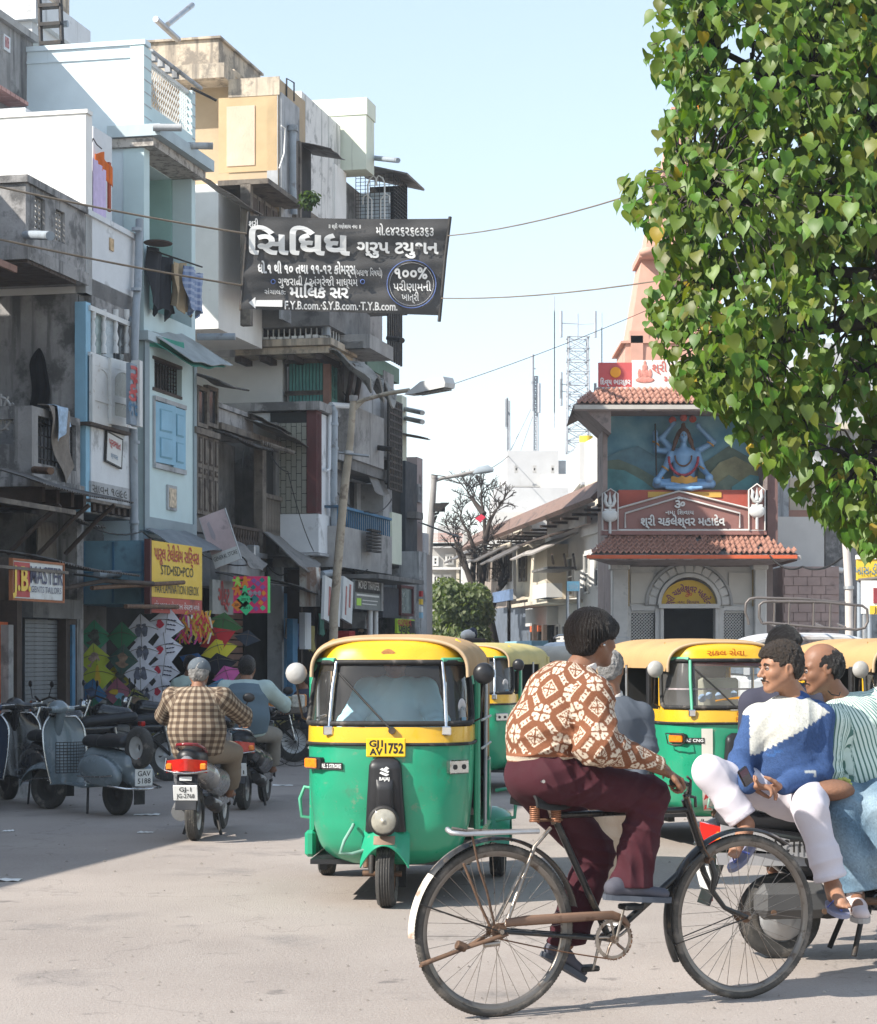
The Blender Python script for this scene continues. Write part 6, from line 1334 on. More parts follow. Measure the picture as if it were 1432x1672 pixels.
t=thing('street_lamp','near street lamp on a rusty leaning pole with a long arm over the left shops','lamp',Vector((W(552,HY,YL).x,YL,0)))
obj('pole',B().tube([Vector((W(541,HY,YL).x,YL,0)),W(545,1000,YL),W(562,800,YL),W(572,720,YL),W(577,650,YL)],[.075,.07,.065,.055,.05],10),LP,t)
obj('pole_cap',B().cyl(W(577,655,YL),W(577.3,646,YL),.065,n=10),LPG,t);obj('pole_band',B().cyl(W(568,741,YL),W(568.6,736,YL),.085,n=10),STEEL,t)
obj('lamp_arm',B().tube([W(577,660,YL),W(590,654,YL),W(630,643,YL-.3),W(668,637,YL-.6)],.032,8),LP,t)
obj('arm_bracket',B().prism([(W(579,0,YL).x,W(0,672,YL).z),(W(596,0,YL).x,W(0,656,YL).z),(W(579,0,YL).x,W(0,661,YL).z)],YL-.02,YL+.01,'y'),LP,t)
obj('crossbar',B().cyl(W(553,739,YL),W(603,745,YL-.2),.02,n=6),STEEL,t)
a=W(668,640,YL-.6);c=W(735,628,YL-1.1);d=(c-a).normalized()
Ml=frameM((a+c)/2,d,d.cross(Vector((0,0,1))).normalized()*-1,Vector((0,0,1)))
L_=(c-a).length/2
b=B(Ml);b.prism([(-L_,-.05),(-L_*.2,.10),(L_*.9,.115),(L_,.02),(L_*.97,-.045),(-L_*.6,-.06)],-.12,.12,'y');obj('lamp_head',b,mat('lamp_head_paint',(.50,.50,.49),rough=.5,var=.1,dirt=.2),t)
b=B(Ml);b.box((-L_*.5,-.09,-.075),(L_*.9,.09,-.055));obj('lamp_glass',b,mat('grimy_lamp_glass',(.12,.11,.10),rough=.3),t)
YL2=55.
t=thing('street_lamp','farther grey street lamp with a floodlight clamped on its pole','lamp',Vector((W(689,HY,YL2).x,YL2,0)))
obj('pole',B().tube([Vector((W(689,HY,YL2).x,YL2,0)),W(691,1000,YL2),W(700,900,YL2),W(704,850,YL2),W(709,780,YL2)],[.13,.11,.1,.09,.075],10),LPG,t)
obj('pole_cap',B().cyl(W(709,781,YL2),W(709.2,776,YL2),.09,n=8),LPG,t)
obj('lamp_arm',B().tube([W(709,785,YL2),W(722,781,YL2),W(750,776,YL2),W(776,770,YL2)],.045,8),LPG,t)
b=B();p0,p1=W(772,772,YL2),W(806,768,YL2);b.tube([p0,W(782,768,YL2),W(797,766,YL2),p1],[.06,.12,.13,.05],10,flat=.6);obj('lamp_head',b,mat('blue_grey_lamp',(.25,.29,.32),var=.2),t)
b=B();p=W(718,829,YL2);b.box((p.x-.14,YL2-.15,p.z-.1),(p.x+.14,YL2+.1,p.z+.11));b.prism([(p.x+.02,p.z-.1),(p.x+.25,p.z+.12),(p.x+.02,p.z+.12)],YL2-.2,YL2+.1,'y');obj('floodlight',b,IRON,t);obj('bracket',B().tube([W(700,842,YL2),W(715,838,YL2),W(717,832,YL2)],.035,5),IRON,t);obj('bracket',B().tube([W(703,866,YL2),W(713,842,YL2)],.03,5),IRON,t)
t=thing('utility_pole','pale utility pole rising in front of the coursed stone wall at right','pole',Vector((W(1387,HY,34).x,34,0)))
obj('pole',B().tube([Vector((W(1388,HY,34).x,34,0)),W(1386,960,34),W(1380,860,34)],.065,10),mat('pale_pole',(.55,.50,.46),var=.1,dirt=.2),t);obj('pole_band',B().cyl(W(1386,962,34),W(1386,957,34),.085,n=10),STEEL,t)
rope('wire','black cable looping from the shrine corner to the pale utility pole',[W(1255,905,43),W(1310,925,40),W(1386,900,34.5)],.02,None,'wire',.15)
t=thing('yellow_road_sign','yellow and white street signboard cut by the right edge of the view','sign',Vector((W(1420,HY,30).x,30,0)))
b=B();a=W(1400,913,30);c=W(1475,947,30);b.box((a.x,30,c.z),(c.x,30.1,a.z));obj('board',b,YELP,t);text('lettering','ખાસ-ડીસ્કો',MT(W(1425,932,29.98))@RX,.17,BLUED,t,bold=.01,wid=.5)
b=B();a=W(1399,906,30);c=W(1475,913,30);b.box((a.x,29.98,c.z),(c.x,30.1,a.z));obj('sign_hood',b,WHITEC,t);obj('sign_lip',B().tube([W(1402,948,29.9),W(1440,944,29.9)],.03,6),WOOD,t)
for px in (1404,1421):obj('sign_post',B().cyl((W(px,0,30).x,30.05,0),(W(px,0,30).x,30.05,W(0,950,30).z),.03,n=8),PVC,t)
t=thing('white_yellow_poster','white poster board with a yellow panel lettered J at the right edge','sign',Vector((W(1425,HY,28).x,28,0)))
b=B();a=W(1407,948,28);c=W(1475,1002,28);b.box((a.x,28,c.z),(c.x,28.05,a.z));obj('board',b,WHITEC,t);b=B();a=W(1420,989,28);c=W(1475,1003,28);b.box((a.x,27.98,c.z),(c.x,27.999,a.z));obj('board_panel',b,YELP,t);text('lettering','J',MT(W(1429,996,27.97))@RX,.1,INKB,t,bold=.01)
obj('red_print',B().box((W(1426,0,28).x,27.985,W(0,985,28).z),(W(1440,0,28).x,27.999,W(0,960,28).z)),mat('dark_red_print',(.3,.05,.06),var=.3),t);obj('sign_post',B().cyl((W(1412,0,28).x,28.03,0),(W(1412,0,28).x,28.03,c.z),.03,n=8),STEEL,t)
TY=13.6
TREE=thing('peepal_tree','large heart-leaved peepal tree hanging into the picture from the right','tree',(4.6,TY+.6,0))
LEAFM=bpy.data.materials.new('peepal_leaf');LEAFM.use_nodes=True
def leafmat(m):
 nt=m.node_tree;L=nt.links.new;p=nt.nodes['Principled BSDF'];p.inputs['Roughness'].default_value=.46;p.inputs['Specular IOR Level'].default_value=.4
 at=nn(nt,'ShaderNodeAttribute');at.attribute_name='Col';oi=nn(nt,'ShaderNodeObjectInfo')
 r=nn(nt,'ShaderNodeMapRange');r.inputs[3].default_value=.75;r.inputs[4].default_value=1.3;L(oi.outputs['Random'],r.inputs[0])
 v=nn(nt,'ShaderNodeVectorMath');v.operation='SCALE';L(at.outputs['Color'],v.inputs[0]);L(r.outputs[0],v.inputs[3]);L(v.outputs[0],p.inputs['Base Color'])
 tr=nn(nt,'ShaderNodeBsdfTranslucent');v2=nn(nt,'ShaderNodeVectorMath');v2.operation='MULTIPLY';v2.inputs[1].default_value=(1.5,1.7,.5);L(v.outputs[0],v2.inputs[0]);L(v2.outputs[0],tr.inputs[0])
 mx=nn(nt,'ShaderNodeMixShader');mx.inputs[0].default_value=.36;o=nt.nodes['Material Output'];L(p.outputs[0],mx.inputs[1]);L(tr.outputs[0],mx.inputs[2]);L(mx.outputs[0],o.inputs[0])
leafmat(LEAFM)
half=[(0,0),(.22,-.06),(.42,.06),(.50,.28),(.44,.50),(.28,.70),(.12,.84),(.03,1.0),(0,1.18)]
LV=[];LF=[]
mid=[(0,0.0),(0,.22),(0,.46),(0,.70),(0,.86),(0,1.18)]
def leafgeo():
 vs=[];fs=[]
 mids=[(0,0),(0,.15),(0,.32),(0,.5),(0,.68),(0,.84),(0,1.18)]
 edge=[(.22,-.07),(.43,.05),(.50,.27),(.43,.50),(.27,.70),(.09,.88)]
 for x,y in mids:vs.append((0,y,-.10*y*y))
 for s_ in (1,-1):
  b0=len(vs)
  for x,y in edge:vs.append((s_*x,y,.13*x/.5-.14*y*y+.02*sin(7*y)))
  idx=lambda i:b0+i
  f=[(0,idx(0),1),(1,idx(0),idx(1),2),(2,idx(1),idx(2),3),(3,idx(2),idx(3),4),(4,idx(3),idx(4),5),(5,idx(4),idx(5),6)]
  fs+=[t_ if s_>0 else t_[::-1] for t_ in f]
 return np.array(vs),fs
LVn,LFn=leafgeo()
LR=random.Random(11)
env=[(0,1062,1500),(40,1050,1500),(95,1048,1500),(125,1075,1500),(150,1098,1500),(185,1072,1500),(230,1072,1500),(262,1085,1500),(285,1012,1500),(320,1005,1500),(355,1022,1500),(380,1064,1500),(430,1072,1500),(470,1052,1500),(520,1048,1500),(560,1062,1500),(590,1076,1500),(625,1105,1500),(665,1150,1500),(700,1180,1500),(735,1218,1500),(765,1265,1500),(790,1280,1500),(815,1300,1500),(850,1345,1500),(880,1370,1500),(905,1400,1500)]
def xl(py):
 if py<0:return 1062
 for i in range(len(env)-1):
  if env[i][0]<=py<=env[i+1][0]:f=(py-env[i][0])/(env[i+1][0]-env[i][0]);return env[i][1]*(1-f)+env[i+1][1]*f
 return 1600
CL=[]
att=0
while len(CL)<1550 and att<60000:
 att+=1;px=LR.uniform(1005,1640);py=LR.uniform(-190,905);x0_=xl(py)
 if px<x0_+14:continue
 edge_d=px-x0_
 dep=LR.uniform(-1,1)
 th=min(1.5,.22+edge_d/150.)
 Yc=TY+.9+dep*th
 if (1175<px<1250 and 60<py<118 and LR.random()<.93) or (1225<px<1262 and 315<py<350 and LR.random()<.9):continue
 if 1330<px and 380<py<760 and dep<-.2 and LR.random()<.75:continue
 CL.append((px,py,Yc,edge_d,dep))
leaves=[]
for (px,py,Yc,ed,dep) in CL:
 n=LR.randint(7,11);c=W(px,py,Yc)
 for k in range(n):
  a=LR.uniform(0,2*pi);rr=LR.uniform(.02,.2);p=c+Vector((rr*cos(a),rr*sin(a)*1.0,LR.uniform(-.13,.13)))
  ppx=CX+p.x/p.y*FP;ppy=HY-(p.z-EYE)/p.y*FP
  if ppx<xl(ppy)+3:continue
  leaves.append((p,LR.uniform(.050,.115)))
def leafM(p,s):
 yaw=LR.gauss(pi,1.0)
 pitch=-radians(LR.gauss(62,17));roll=LR.gauss(0,.45)
 return MT(p)@MR(yaw,4,'Z')@MR(pitch,4,'X')@MR(roll,4,'Y')@Matrix.Diagonal((s,s,s,1))
def lcol():
 r=LR.random()
 if r<.006:return (.45,.32,.03)
 if r<.05:return (.20,.22,.03)
 return (LR.uniform(.10,.18),LR.uniform(.18,.27),LR.uniform(.022,.045))
leaves.sort(key=lambda q:q[0].y)
vis=[q for q in leaves if 1000<CX+q[0].x/q[0].y*FP<1440 and -10<HY-(q[0].z-EYE)/q[0].y*FP<930]
ob=set()
big=sorted(vis,key=lambda q:-q[1]/q[0].y+LR.random()*.004)[:295]
bigid=set(id(q) for q in big)
protos=[]
for k in range(8):
 col=[(.11,.185,.03),(.14,.22,.035),(.10,.17,.028),(.15,.235,.04),(.12,.20,.04),(.10,.18,.028),(.14,.205,.03),(.5,.34,.03)][k]
 V=LVn.copy();V[:,2]+=.03*np.sin(V[:,0]*9+k)*1
 me=bpy.data.meshes.new('leaf');me.from_pydata([tuple(v) for v in V],[],LFn);a_=me.color_attributes.new('Col','FLOAT_COLOR','POINT')
 for d_ in a_.data:d_.color=(*col,1)
 me.polygons.foreach_set('use_smooth',[True]*len(me.polygons));me.materials.append(LEAFM);protos.append(me)
Mi=MW[TREE.name].inverted()
for i,q in enumerate(big):
 o=bpy.data.objects.new('leaf',protos[7 if LR.random()<.008 else LR.randrange(7)]);COL.objects.link(o);o.parent=TREE;o.matrix_local=Mi@leafM(*q)
rest=[q for q in leaves if id(q) not in bigid]
Vs=[];Cs=[];Fs=[]
for i,q in enumerate(rest):
 M=np.array(Mi@leafM(*q));Vs.append(LVn@M[:3,:3].T+M[:3,3]);Cs.append(np.tile(np.array(lcol()),(len(LVn),1)))
V=np.concatenate(Vs);C_=np.concatenate(Cs);me=bpy.data.meshes.new('leaves');n0=len(LVn);tot=len(LFn)
lens=[len(f) for f in LFn];flat=np.array([i for f in LFn for i in f])
me.vertices.add(len(V));me.vertices.foreach_set('co',V.astype(np.float32).ravel());K=len(rest)
li=(flat[None,:]+n0*np.arange(K)[:,None]).ravel();me.loops.add(len(li));me.loops.foreach_set('vertex_index',li.astype(np.int32))
st=np.concatenate([[0],np.cumsum(lens)[:-1]]);ls=(st[None,:]+len(flat)*np.arange(K)[:,None]).ravel();me.polygons.add(K*tot);me.polygons.foreach_set('loop_start',ls.astype(np.int32));me.polygons.foreach_set('loop_total',np.tile(lens,K).astype(np.int32))
me.update(calc_edges=True);me.polygons.foreach_set('use_smooth',np.ones(K*tot,bool));a_=me.color_attributes.new('Col','FLOAT_COLOR','POINT');CC=np.ones((len(V),4),np.float32);CC[:,:3]=C_;a_.data.foreach_set('color',CC.ravel())
me.materials.append(LEAFM);o=bpy.data.objects.new('leaves',me);COL.objects.link(o);o.parent=TREE;o['kind']='stuff'
b=B();b.tube([(4.7,TY+.8,-.1),(4.65,TY+.8,1.2),(4.5,TY+.9,2.4),(4.3,TY+.9,3.4)],[.34,.26,.24,.22],12);obj('trunk',b,BARK,TREE)
LR2=random.Random(5)
hub=Vector((4.3,TY+.9,3.4));cls=[W(px,py,Yc) for px,py,Yc,ed,dep in CL]
mains=[]
for tgt in ((1085,60),(1120,250),(1060,320),(1110,470),(1160,600),(1250,720),(1340,800),(1250,150),(1300,350),(1390,560),(1400,250),(1420,-50),(1250,-60)):
 e=W(tgt[0]+30,tgt[1]-10,TY+.9+LR2.uniform(-.3,.5));m=(hub+e)/2+Vector((LR2.uniform(-.2,.2),LR2.uniform(-.2,.2),.35));pts=[hub,(hub+m)/2+Vector((0,0,.12)),m,(m+e)/2+Vector((0,0,.06)),e];mains.append(pts)
 obj('limb',B().tube(pts,[.11,.07,.05,.032,.012],7),BARK,TREE)
tb_=B()
flatm=[p for pts in mains for k in range(4) for p in [pts[k]*(1-f)+pts[k+1]*f for f in (0,.33,.66)]]
for c in cls:
 q=min(flatm,key=lambda p:(p-c).length_squared);m=(q+c)/2+Vector((LR2.uniform(-.1,.1),LR2.uniform(-.1,.1),.08));tb_.tube([q,m,c],[.012,.008,.003],3)
o=obj('twigs',tb_,BARK,TREE);o['kind']='stuff'
def bush(name,label,cx,cy,rx,ry,Y,n,seed,cols,ls=.16,dy=1.5,M0=None):
 r=random.Random(seed);c=W(cx,cy,Y);s=FP/Y;t=thing(name,label,'bush',(c.x,Y,0));Mi=MW[t.name].inverted();v=[];f=[];cc=[]
 hv=[(0,0,0),(.35,.45,.05),(0,1,0),(-.35,.45,.05)]
 lob=[(r.uniform(-.6,.6),r.uniform(-.6,.6),r.uniform(-.7,.6),r.uniform(.35,.6)) for _ in range(16)]
 for i in range(n):
  l=r.choice(lob);d=Vector((r.gauss(0,1),r.gauss(0,1),r.gauss(0,1))).normalized()*l[3]*r.uniform(.75,1.0)
  p=Vector((c.x+(l[0]+d.x)*rx/s,Y+(l[1]+d.y)*dy,c.z+(l[2]+d.z)*ry/s))
  if p.z<.3:continue
  M=Mi@MT(p)@MR(r.uniform(0,6.3),4,'Z')@MR(r.gauss(-.9,.5),4,'X')@Matrix.Diagonal((ls,ls,ls,1));k=len(v);v+=[M@Vector(h) for h in hv];f+=[(k,k+1,k+2),(k,k+2,k+3)];q=cols[r.randrange(len(cols))];cc+=[q]*4
 V=np.array([tuple(p) for p in v]);me=bpy.data.meshes.new('foliage');me.from_pydata([tuple(x) for x in V],[],f);a=me.color_attributes.new('Col','FLOAT_COLOR','POINT')
 CC=np.ones((len(V),4),np.float32);CC[:,:3]=np.array(cc);a.data.foreach_set('color',CC.ravel());me.materials.append(LEAFM);o=bpy.data.objects.new('foliage',me);COL.objects.link(o);o.parent=t;o['kind']='stuff'
 if M0 is None:obj('trunk',B().cyl((c.x,Y,0),(c.x,Y,c.z),.12,.06,n=7),BARK,t)
 return t
bush('round_bush','round dusty green tree at the end of the street beside the bare tree',748,1005,62,62,58,9000,3,[(.15,.19,.08),(.19,.23,.11),(.11,.15,.06),(.24,.27,.15)],.16)
bush('window_plant','small green plant growing out of the ochre house wall',506,325,15,14,35.6,260,4,[(.05,.09,.03),(.08,.12,.04)],.11,.2,1)
RG=mat('rick_green_paint',(.015,.30,.16),rough=.35,var=.06,scale=2,coat=.4,dirt=.24,dc=(.06,.17,.10),ds=3,spec=.5,fleck=.5,edge=(.20,.24,.16))
RYE=mat('rick_yellow_paint',(.74,.42,.02),rough=.3,var=.05,coat=.5,dirt=.10,dc=(.35,.22,.08),ds=4)
RTEAL=mat('rick_pale_green_trim',(.10,.42,.26),rough=.4,var=.1,dirt=.2)
RCAN=mat('rick_tan_canvas',(.44,.28,.14),rough=.85,var=.1,scale=3,dirt=.3,dc=(.36,.28,.20),ds=3,bump=.25,bs=18)
RCAN2=mat('rick_khaki_canvas',(.45,.38,.15),rough=.85,var=.12,dirt=.3,dc=(.35,.31,.22),bump=.25,bs=18)
RCAN3=mat('rick_ochre_canvas',(.46,.29,.13),rough=.85,var=.06,dirt=.15,dc=(.45,.33,.2),bump=.2,bs=18)
GLS=glassmat('windscreen_glass',(.93,.95,.95),.10,.03);GLS2=glassmat('hazy_windscreen',(.8,.84,.86),.25,.05)
ORG=mat('orange_lens',(.85,.22,.01),rough=.2,var=.25,scale=30,coat=.8);HLG=mat('headlight_glass',(.34,.32,.26),rough=.12,var=.3,scale=14,coat=1)
HLR=mat('chrome_trim',(.7,.7,.7),rough=.15,metal=1,var=.1)
PLY=mat('plate_yellow',(.80,.50,.02),rough=.5,var=.04)
TYRE=mat('dusty_tyre',(.05,.048,.045),rough=.85,var=.3,scale=9,dirt=.5,dc=(.20,.18,.155),ds=7)
SEATV=mat('black_vinyl',(.02,.02,.022),rough=.45,var=.2)
def sgn(a):return 1 if a>=0 else -1
LEV=[(.25,.30,.22),(.29,.39,.13),(.36,.445,.07),(.48,.478,.03),(.70,.50,.005),(.90,.508,.0),(1.0,.51,.0),(1.10,.508,.012),(1.2,.50,.045),(1.35,.488,.095),(1.50,.462,.15),(1.58,.44,.19),(1.61,.425,.21),(1.65,.36,.30)]
def lev(z):
 for i in range(len(LEV)-1):
  if LEV[i][0]<=z<=LEV[i+1][0]:
   f=(z-LEV[i][0])/(LEV[i+1][0]-LEV[i][0]);return LEV[i][1]*(1-f)+LEV[i+1][1]*f,LEV[i][2]*(1-f)+LEV[i+1][2]*f
 return LEV[-1][1:] if z>LEV[-1][0] else LEV[0][1:]
def fr(u,z,off=0.,yb=.62):
 """point of the front shell: u in [-1,1] across the nose, |u| in (1,2] back along the side"""
 hw,yo=lev(z);hw+=off;d=.36+off
 if abs(u)<=1:
  a=abs(u)*pi/2;n=2/2.7;return (sgn(u)*hw*sin(a)**n,yo+.36-d*max(0,cos(a))**n,z)
 f=abs(u)-1;return (sgn(u)*hw,yo+.36+(yb-.36-yo)*f,z)
def rickshaw(label,M,canvas,glass,o,group='auto rickshaws in the street'):
 t=thing('auto_rickshaw',label,'auto rickshaw',Matrix.Identity(4),group)
 def P(name,b,m,par=t,**k):return obj(name,b,m,par,**k)
 dent=lambda u,z:(.018*math.exp(-((u-.62)**2/.02+(z-.93)**2/.003))+.012*math.exp(-((u+.1)**2/.1+(z-.55)**2/.02))+.011*mnoise.noise(Vector((u*4,z*5,o.get('seed',1))))+.005*mnoise.noise(Vector((u*11,z*13,3))))
 def shell(u0,u1,z0,z1,nu,nz,off=0,th=.012,d=True):
  def fn(a,c):
   u=u0+(u1-u0)*a;z=z0+(z1-z0)*c;p=fr(u,z,off);return (p[0],p[1]+(dent(u,z) if d else 0),p[2])
  return B().grid(fn,nu,nz,thick=th)
 P('front_panel',shell(-2,2,.25,1.0,56,22),RG);P('yellow_band',shell(-2,2,1.0,1.105,56,4,.004),RYE)
 b=B();b.tube([fr(-2+4*i/50,1.0,.008) for i in range(51)],.011,6);P('rubber_trim',b,BLK)
 zb,zt,ue=1.125,1.50,.97
 gl=P('windscreen',shell(-ue,ue,zb,zt,40,8,-.006,0,False),glass)
 b=B();path=[]
 def rr(i,n,r=.06):
  pass
 cor=[];rad_u,rad_z=.10,.055
 for cx_,cz_,a0 in ((ue-rad_u,zb+rad_z,-90),(ue-rad_u,zt-rad_z,0),(-ue+rad_u,zt-rad_z,90),(-ue+rad_u,zb+rad_z,180)):
  for k in range(5):a=radians(a0+k*22.5);cor.append((cx_+rad_u*cos(a),cz_+rad_z*sin(a)))
 full=[]
 for i in range(len(cor)):
  a=cor[i];c=cor[(i+1)%len(cor)];n=max(1,int(abs(a[0]-c[0])/.08)+int(abs(a[1]-c[1])/.08))
  for k in range(n):full.append((a[0]+(c[0]-a[0])*k/n,a[1]+(c[1]-a[1])*k/n))
 b.tube([fr(u,z,.006) for u,z in full],.017,6,closed=True);P('windscreen_rubber',b,BLK)
 P('side_pillar',shell(ue,1.25,1.105,1.5,8,8,.002),RYE);P('side_pillar',shell(-1.25,-ue,1.105,1.5,8,8,.002),RYE)
 P('header',shell(-1.3,1.3,1.50,1.64,44,7,.008),RYE)
 for s_ in (-1,1):
  P('corner_trim',B().tube([fr(s_*u,z,.016) for u,z in ((.42,1.512),(.7,1.512),(.88,1.505),(.96,1.47),(.99,1.40),(1.0,1.36))],.016,6,flat=1),RTEAL)
 for u,mt in ((-.40,HLR),(.42,HLR)):
  if o.get('green_mullion'):mt=RTEAL
  P('mullion',B().tube([fr(u,z,.016) for z in (1.09,1.2,1.35,1.50)],.014,4),mt);p=fr(u,1.085,.02);P('mullion_clip',B().bbox((p[0]-.03,p[1]-.012,1.055),(p[0]+.03,p[1]+.01,1.11),.006),HLR)
 p0,p1=fr(.02,1.085,.02),fr(-.34,1.43,.02);P('wiper',B().tube([p0,((p0[0]+p1[0])/2,(p0[1]+p1[1])/2-.02,(p0[2]+p1[2])/2),p1],.007,5).cyl((p0[0],p0[1]+.01,p0[2]),(p0[0],p0[1]-.02,p0[2]),.022,n=10),IRON)
 def cano(a,c):
  ang=(a-.5)*pi;y=.265+2.155*c;sg=1-.0*c;hw=.525 if c>.12 else .485+.04*c/.12;n=2/3.2
  x=hw*sgn(sin(ang))*abs(sin(ang))**n;zz=.235*max(0,cos(ang))**n;top=1.435
  drop=0 if c<.86 else -.28*((c-.86)/.14)**2
  rise=.0 if c>.15 else -.03*(1-c/.15)
  sag=.012*sin(c*19)*cos(ang)
  return (x,y,top+zz+drop+rise+sag)
 P('canopy',B().grid(cano,34,30,thick=.01),canvas)
 b=B();b.tube([(lambda q:(q[0]*1.005,q[1]-.004,q[2]+.003))(cano(i/30,0)) for i in range(31)],.012,6);P('canopy_piping',b,mat('tan_piping',(.50,.36,.22),var=.1))
 b=B()
 for i in range(2,29,2):q=cano(i/30,.012);b.ell((q[0],q[1]-.012,q[2]),(.006,.006,.006),n=6,m=4)
 o2=P('canopy_stud',b,HLR);o2['kind']='stuff'
 def rear(a,c):
  ang=(a-.5)*pi;n=2/3.2;hw=.525;return (hw*sgn(sin(ang))*abs(sin(ang))**n,2.05+.40*abs(cos(ang))**n,.80+.72*c)
 P('rear_canvas',B().grid(rear,24,6,thick=.01),canvas)
 for s_ in (-1,1):
  P('rear_quarter_panel',B().prism([(1.62,.84),(2.1,.84),(2.12,1.45),(1.62,1.45)],s_*.52,s_*.531,'x'),RYE if o.get('yellow_rear') else canvas)
 def rb(a,c):
  ang=(a-.5)*pi;n=2/3.6;hw=.545;return (hw*sgn(sin(ang))*abs(sin(ang))**n,1.55+.95*abs(cos(ang))**n,.30+.53*c)
 P('rear_body',B().grid(rb,28,8,thick=.015),RG)
 for s_ in (-1,1):
  P('side_sill',B().bbox((s_*.50,.55,.26),(s_*.57,1.7,.43),.02),RG)
  P('door_post',B().bbox((s_*.505,.60,.42),(s_*.545,.66,1.45),.01),RG if not o.get('yellow_rear') else BLKP)
  P('canopy_post',B().cyl((s_*.55,1.15,.43),(s_*.56,1.15,1.46),.012,n=8),STEEL)
  for z in (.95,1.13):P('side_rail',B().cyl((s_*.555,.66,z),(s_*.565,1.62,z),.009,n=6),STEEL)
  P('rear_mudguard',B().grid(lambda a,c:(s_*(.56+.13*c-.0),2.0+.30*cos(pi*(.05+.9*a)),.22+.27*sin(pi*(.05+.9*a))-.05*c*c),14,4,thick=.01),RG)
  P('bumper_loop',B().tube([(s_*.60,1.62,.62),(s_*.71,1.60,.64),(s_*.74,1.6,.56),(s_*.73,1.6,.44),(s_*.60,1.6,.42)],.013,6),RTEAL)
  wheel_(t,s_*.60,2.0,.205,.11,RUST)
 P('floor',B().box((-.5,.3,.24),(.5,2.35,.27)),BLKP)
 P('driver_seat',B().bbox((-.30,.85,.45),(.30,1.2,.62),.04),SEATV);P('passenger_seat',B().bbox((-.52,1.75,.50),(.52,2.25,.68),.05).bbox((-.52,2.15,.68),(.52,2.35,1.15),.05),SEATV);P('seat_box',B().box((-.28,.88,.27),(.28,1.17,.45)),RG)
 P('roof_shade_sheet',B().box((-.46,.34,1.50),(.46,2.2,1.515)),DARKIN);P('rear_shade_sheet',B().box((-.5,1.66,.45),(.5,1.68,1.5)),DARKIN)  # dark sheets added under roof and behind seats to darken the cab
 P('dashboard',B().bbox((-.45,.13,.93),(.45,.28,1.03),.02),BLKP);P('handlebar',B().tube([(-.30,.42,.97),(-.12,.36,1.0),(.12,.36,1.0),(.30,.42,.97)],.018,8),BLKP);P('steering_column',B().cyl((0,.36,1.0),(0,.16,.4),.03,n=8),BLKP)
 wheel_(t,0,.10,.205,.115,RUST,front=True)
 P('fork_arm',B().tube([(-.085,.18,.45),(-.095,.12,.30),(-.095,.10,.205)],.022,8),IRON);P('shock_absorber',B().tube([(-.135,.17,.44),(-.13,.12,.24)],.02,8).lathe([(.028,-.08),(.034,-.06),(.028,-.04),(.034,-.02),(.028,0),(.034,.02),(.028,.04),(.034,.06),(.028,.08)],10,M=MT((-.132,.14,.34))),RUST)
 P('axle',B().cyl((-.15,.10,.205),(.09,.10,.205),.018,n=8),RUST)
 b=B();b.grid(lambda a,c:((a-.5)*.30*(1-.22*c*c)*(1-.0*c),-.09+.30*c-.055*cos((a-.5)*pi)*(1-c*.5)+.02,.395+.20*sin(pi*.5*min(1,c*1.25))-.55*(a-.5)**2*(1-c)),16,10,thick=.008);P('front_mudguard',b,RG)
 P('mudguard_rust',B().grid(lambda a,c:((a-.5)*.13,-.122+.03*c+.10*(a-.5)**2,.40+.05*c),6,3),mat('chipped_rust',(.30,.20,.14),var=.3,dirt=.3),t)
 P('mud_flap',B().box((-.05,.30,.10),(.10,.31,.28)),BLK)
 b=B();rows=[(.50,.125),(.62,.115),(.78,.105),(.88,.098),(.915,.085),(.93,.05)]
 def cow(a,c):
  z=.47+.455*c;w_=.125-.03*c if c<.93 else (.097-.05*(c-.93)/.07);ang=(a-.5)*pi;x=w_*sgn(ang)*abs(sin(ang))**.5;base=fr(x/.51*.5,z)[1]
  return (x,base-.012-.055*abs(cos(ang))**.5*(1 if c<.9 else max(0,1-(c-.9)*9)),z)
 P('front_cowl',B().grid(cow,18,18),BLKP)
 def cow2(a,c):ang=(a-.5)*pi;z=.62+.17*c;x=.052*sgn(ang)*abs(sin(ang))**.6;return (x,fr(0,z)[1]-.068-.03*abs(cos(ang))**.5*min(1,(1-c)*4),z)
 P('cowl_bulge',B().grid(cow2,14,8),BLKP)
 hz,hy=.545,-.115
 b=B(MT((0,hy,hz))@MR(pi/2,4,'X'));b.lathe([(.0,-.12),(.045,-.11),(.075,-.06),(.088,0),(.09,.012)],24);P('headlight_shell',b,BLKP)
 b=B(MT((0,hy,hz))@MR(pi/2,4,'X'));b.lathe([(.088,.0),(.094,.012),(.088,.026),(.078,.028)],24);hr=P('headlight_rim',b,IRON)
 b=B(MT((0,hy,hz))@MR(pi/2,4,'X'));b.lathe([(.08,.02),(.06,.034),(.03,.042),(.012,.044),(.010,.052),(.0,.053)],24);obj('headlight_lens',b,HLG,hr)
 RXl=MR(pi/2,4,'X');yq=fr(0,1.0)[1]-.02
 if o.get('plate'):
  pl=P('number_plate',B().bbox((-.115,yq-.012,.925),(.125,yq,1.04),.006),PLY)
  for s_,x,z,h,w_ in ((o['plate'][0],-.055,1.005,.055,.085),(o['plate'][1],-.055,.955,.055,.08),(o['plate'][2],.055,.975,.085,.115)):text('plate_digits',s_,MT((x,yq-.0135,z))@RXl,h,INKB,pl,bold=.035,wid=w_,extrude=.001)
 def onshell(u,z,off):
  p=Vector(fr(u,z,off));q=Vector(fr(u+.02,z,off));ax=(q-p).normalized();n_=ax.cross(Vector((0,0,1)));return frameM(p,ax,-n_,(0,0,1))
 Ml=onshell(-.62,.88,.0)
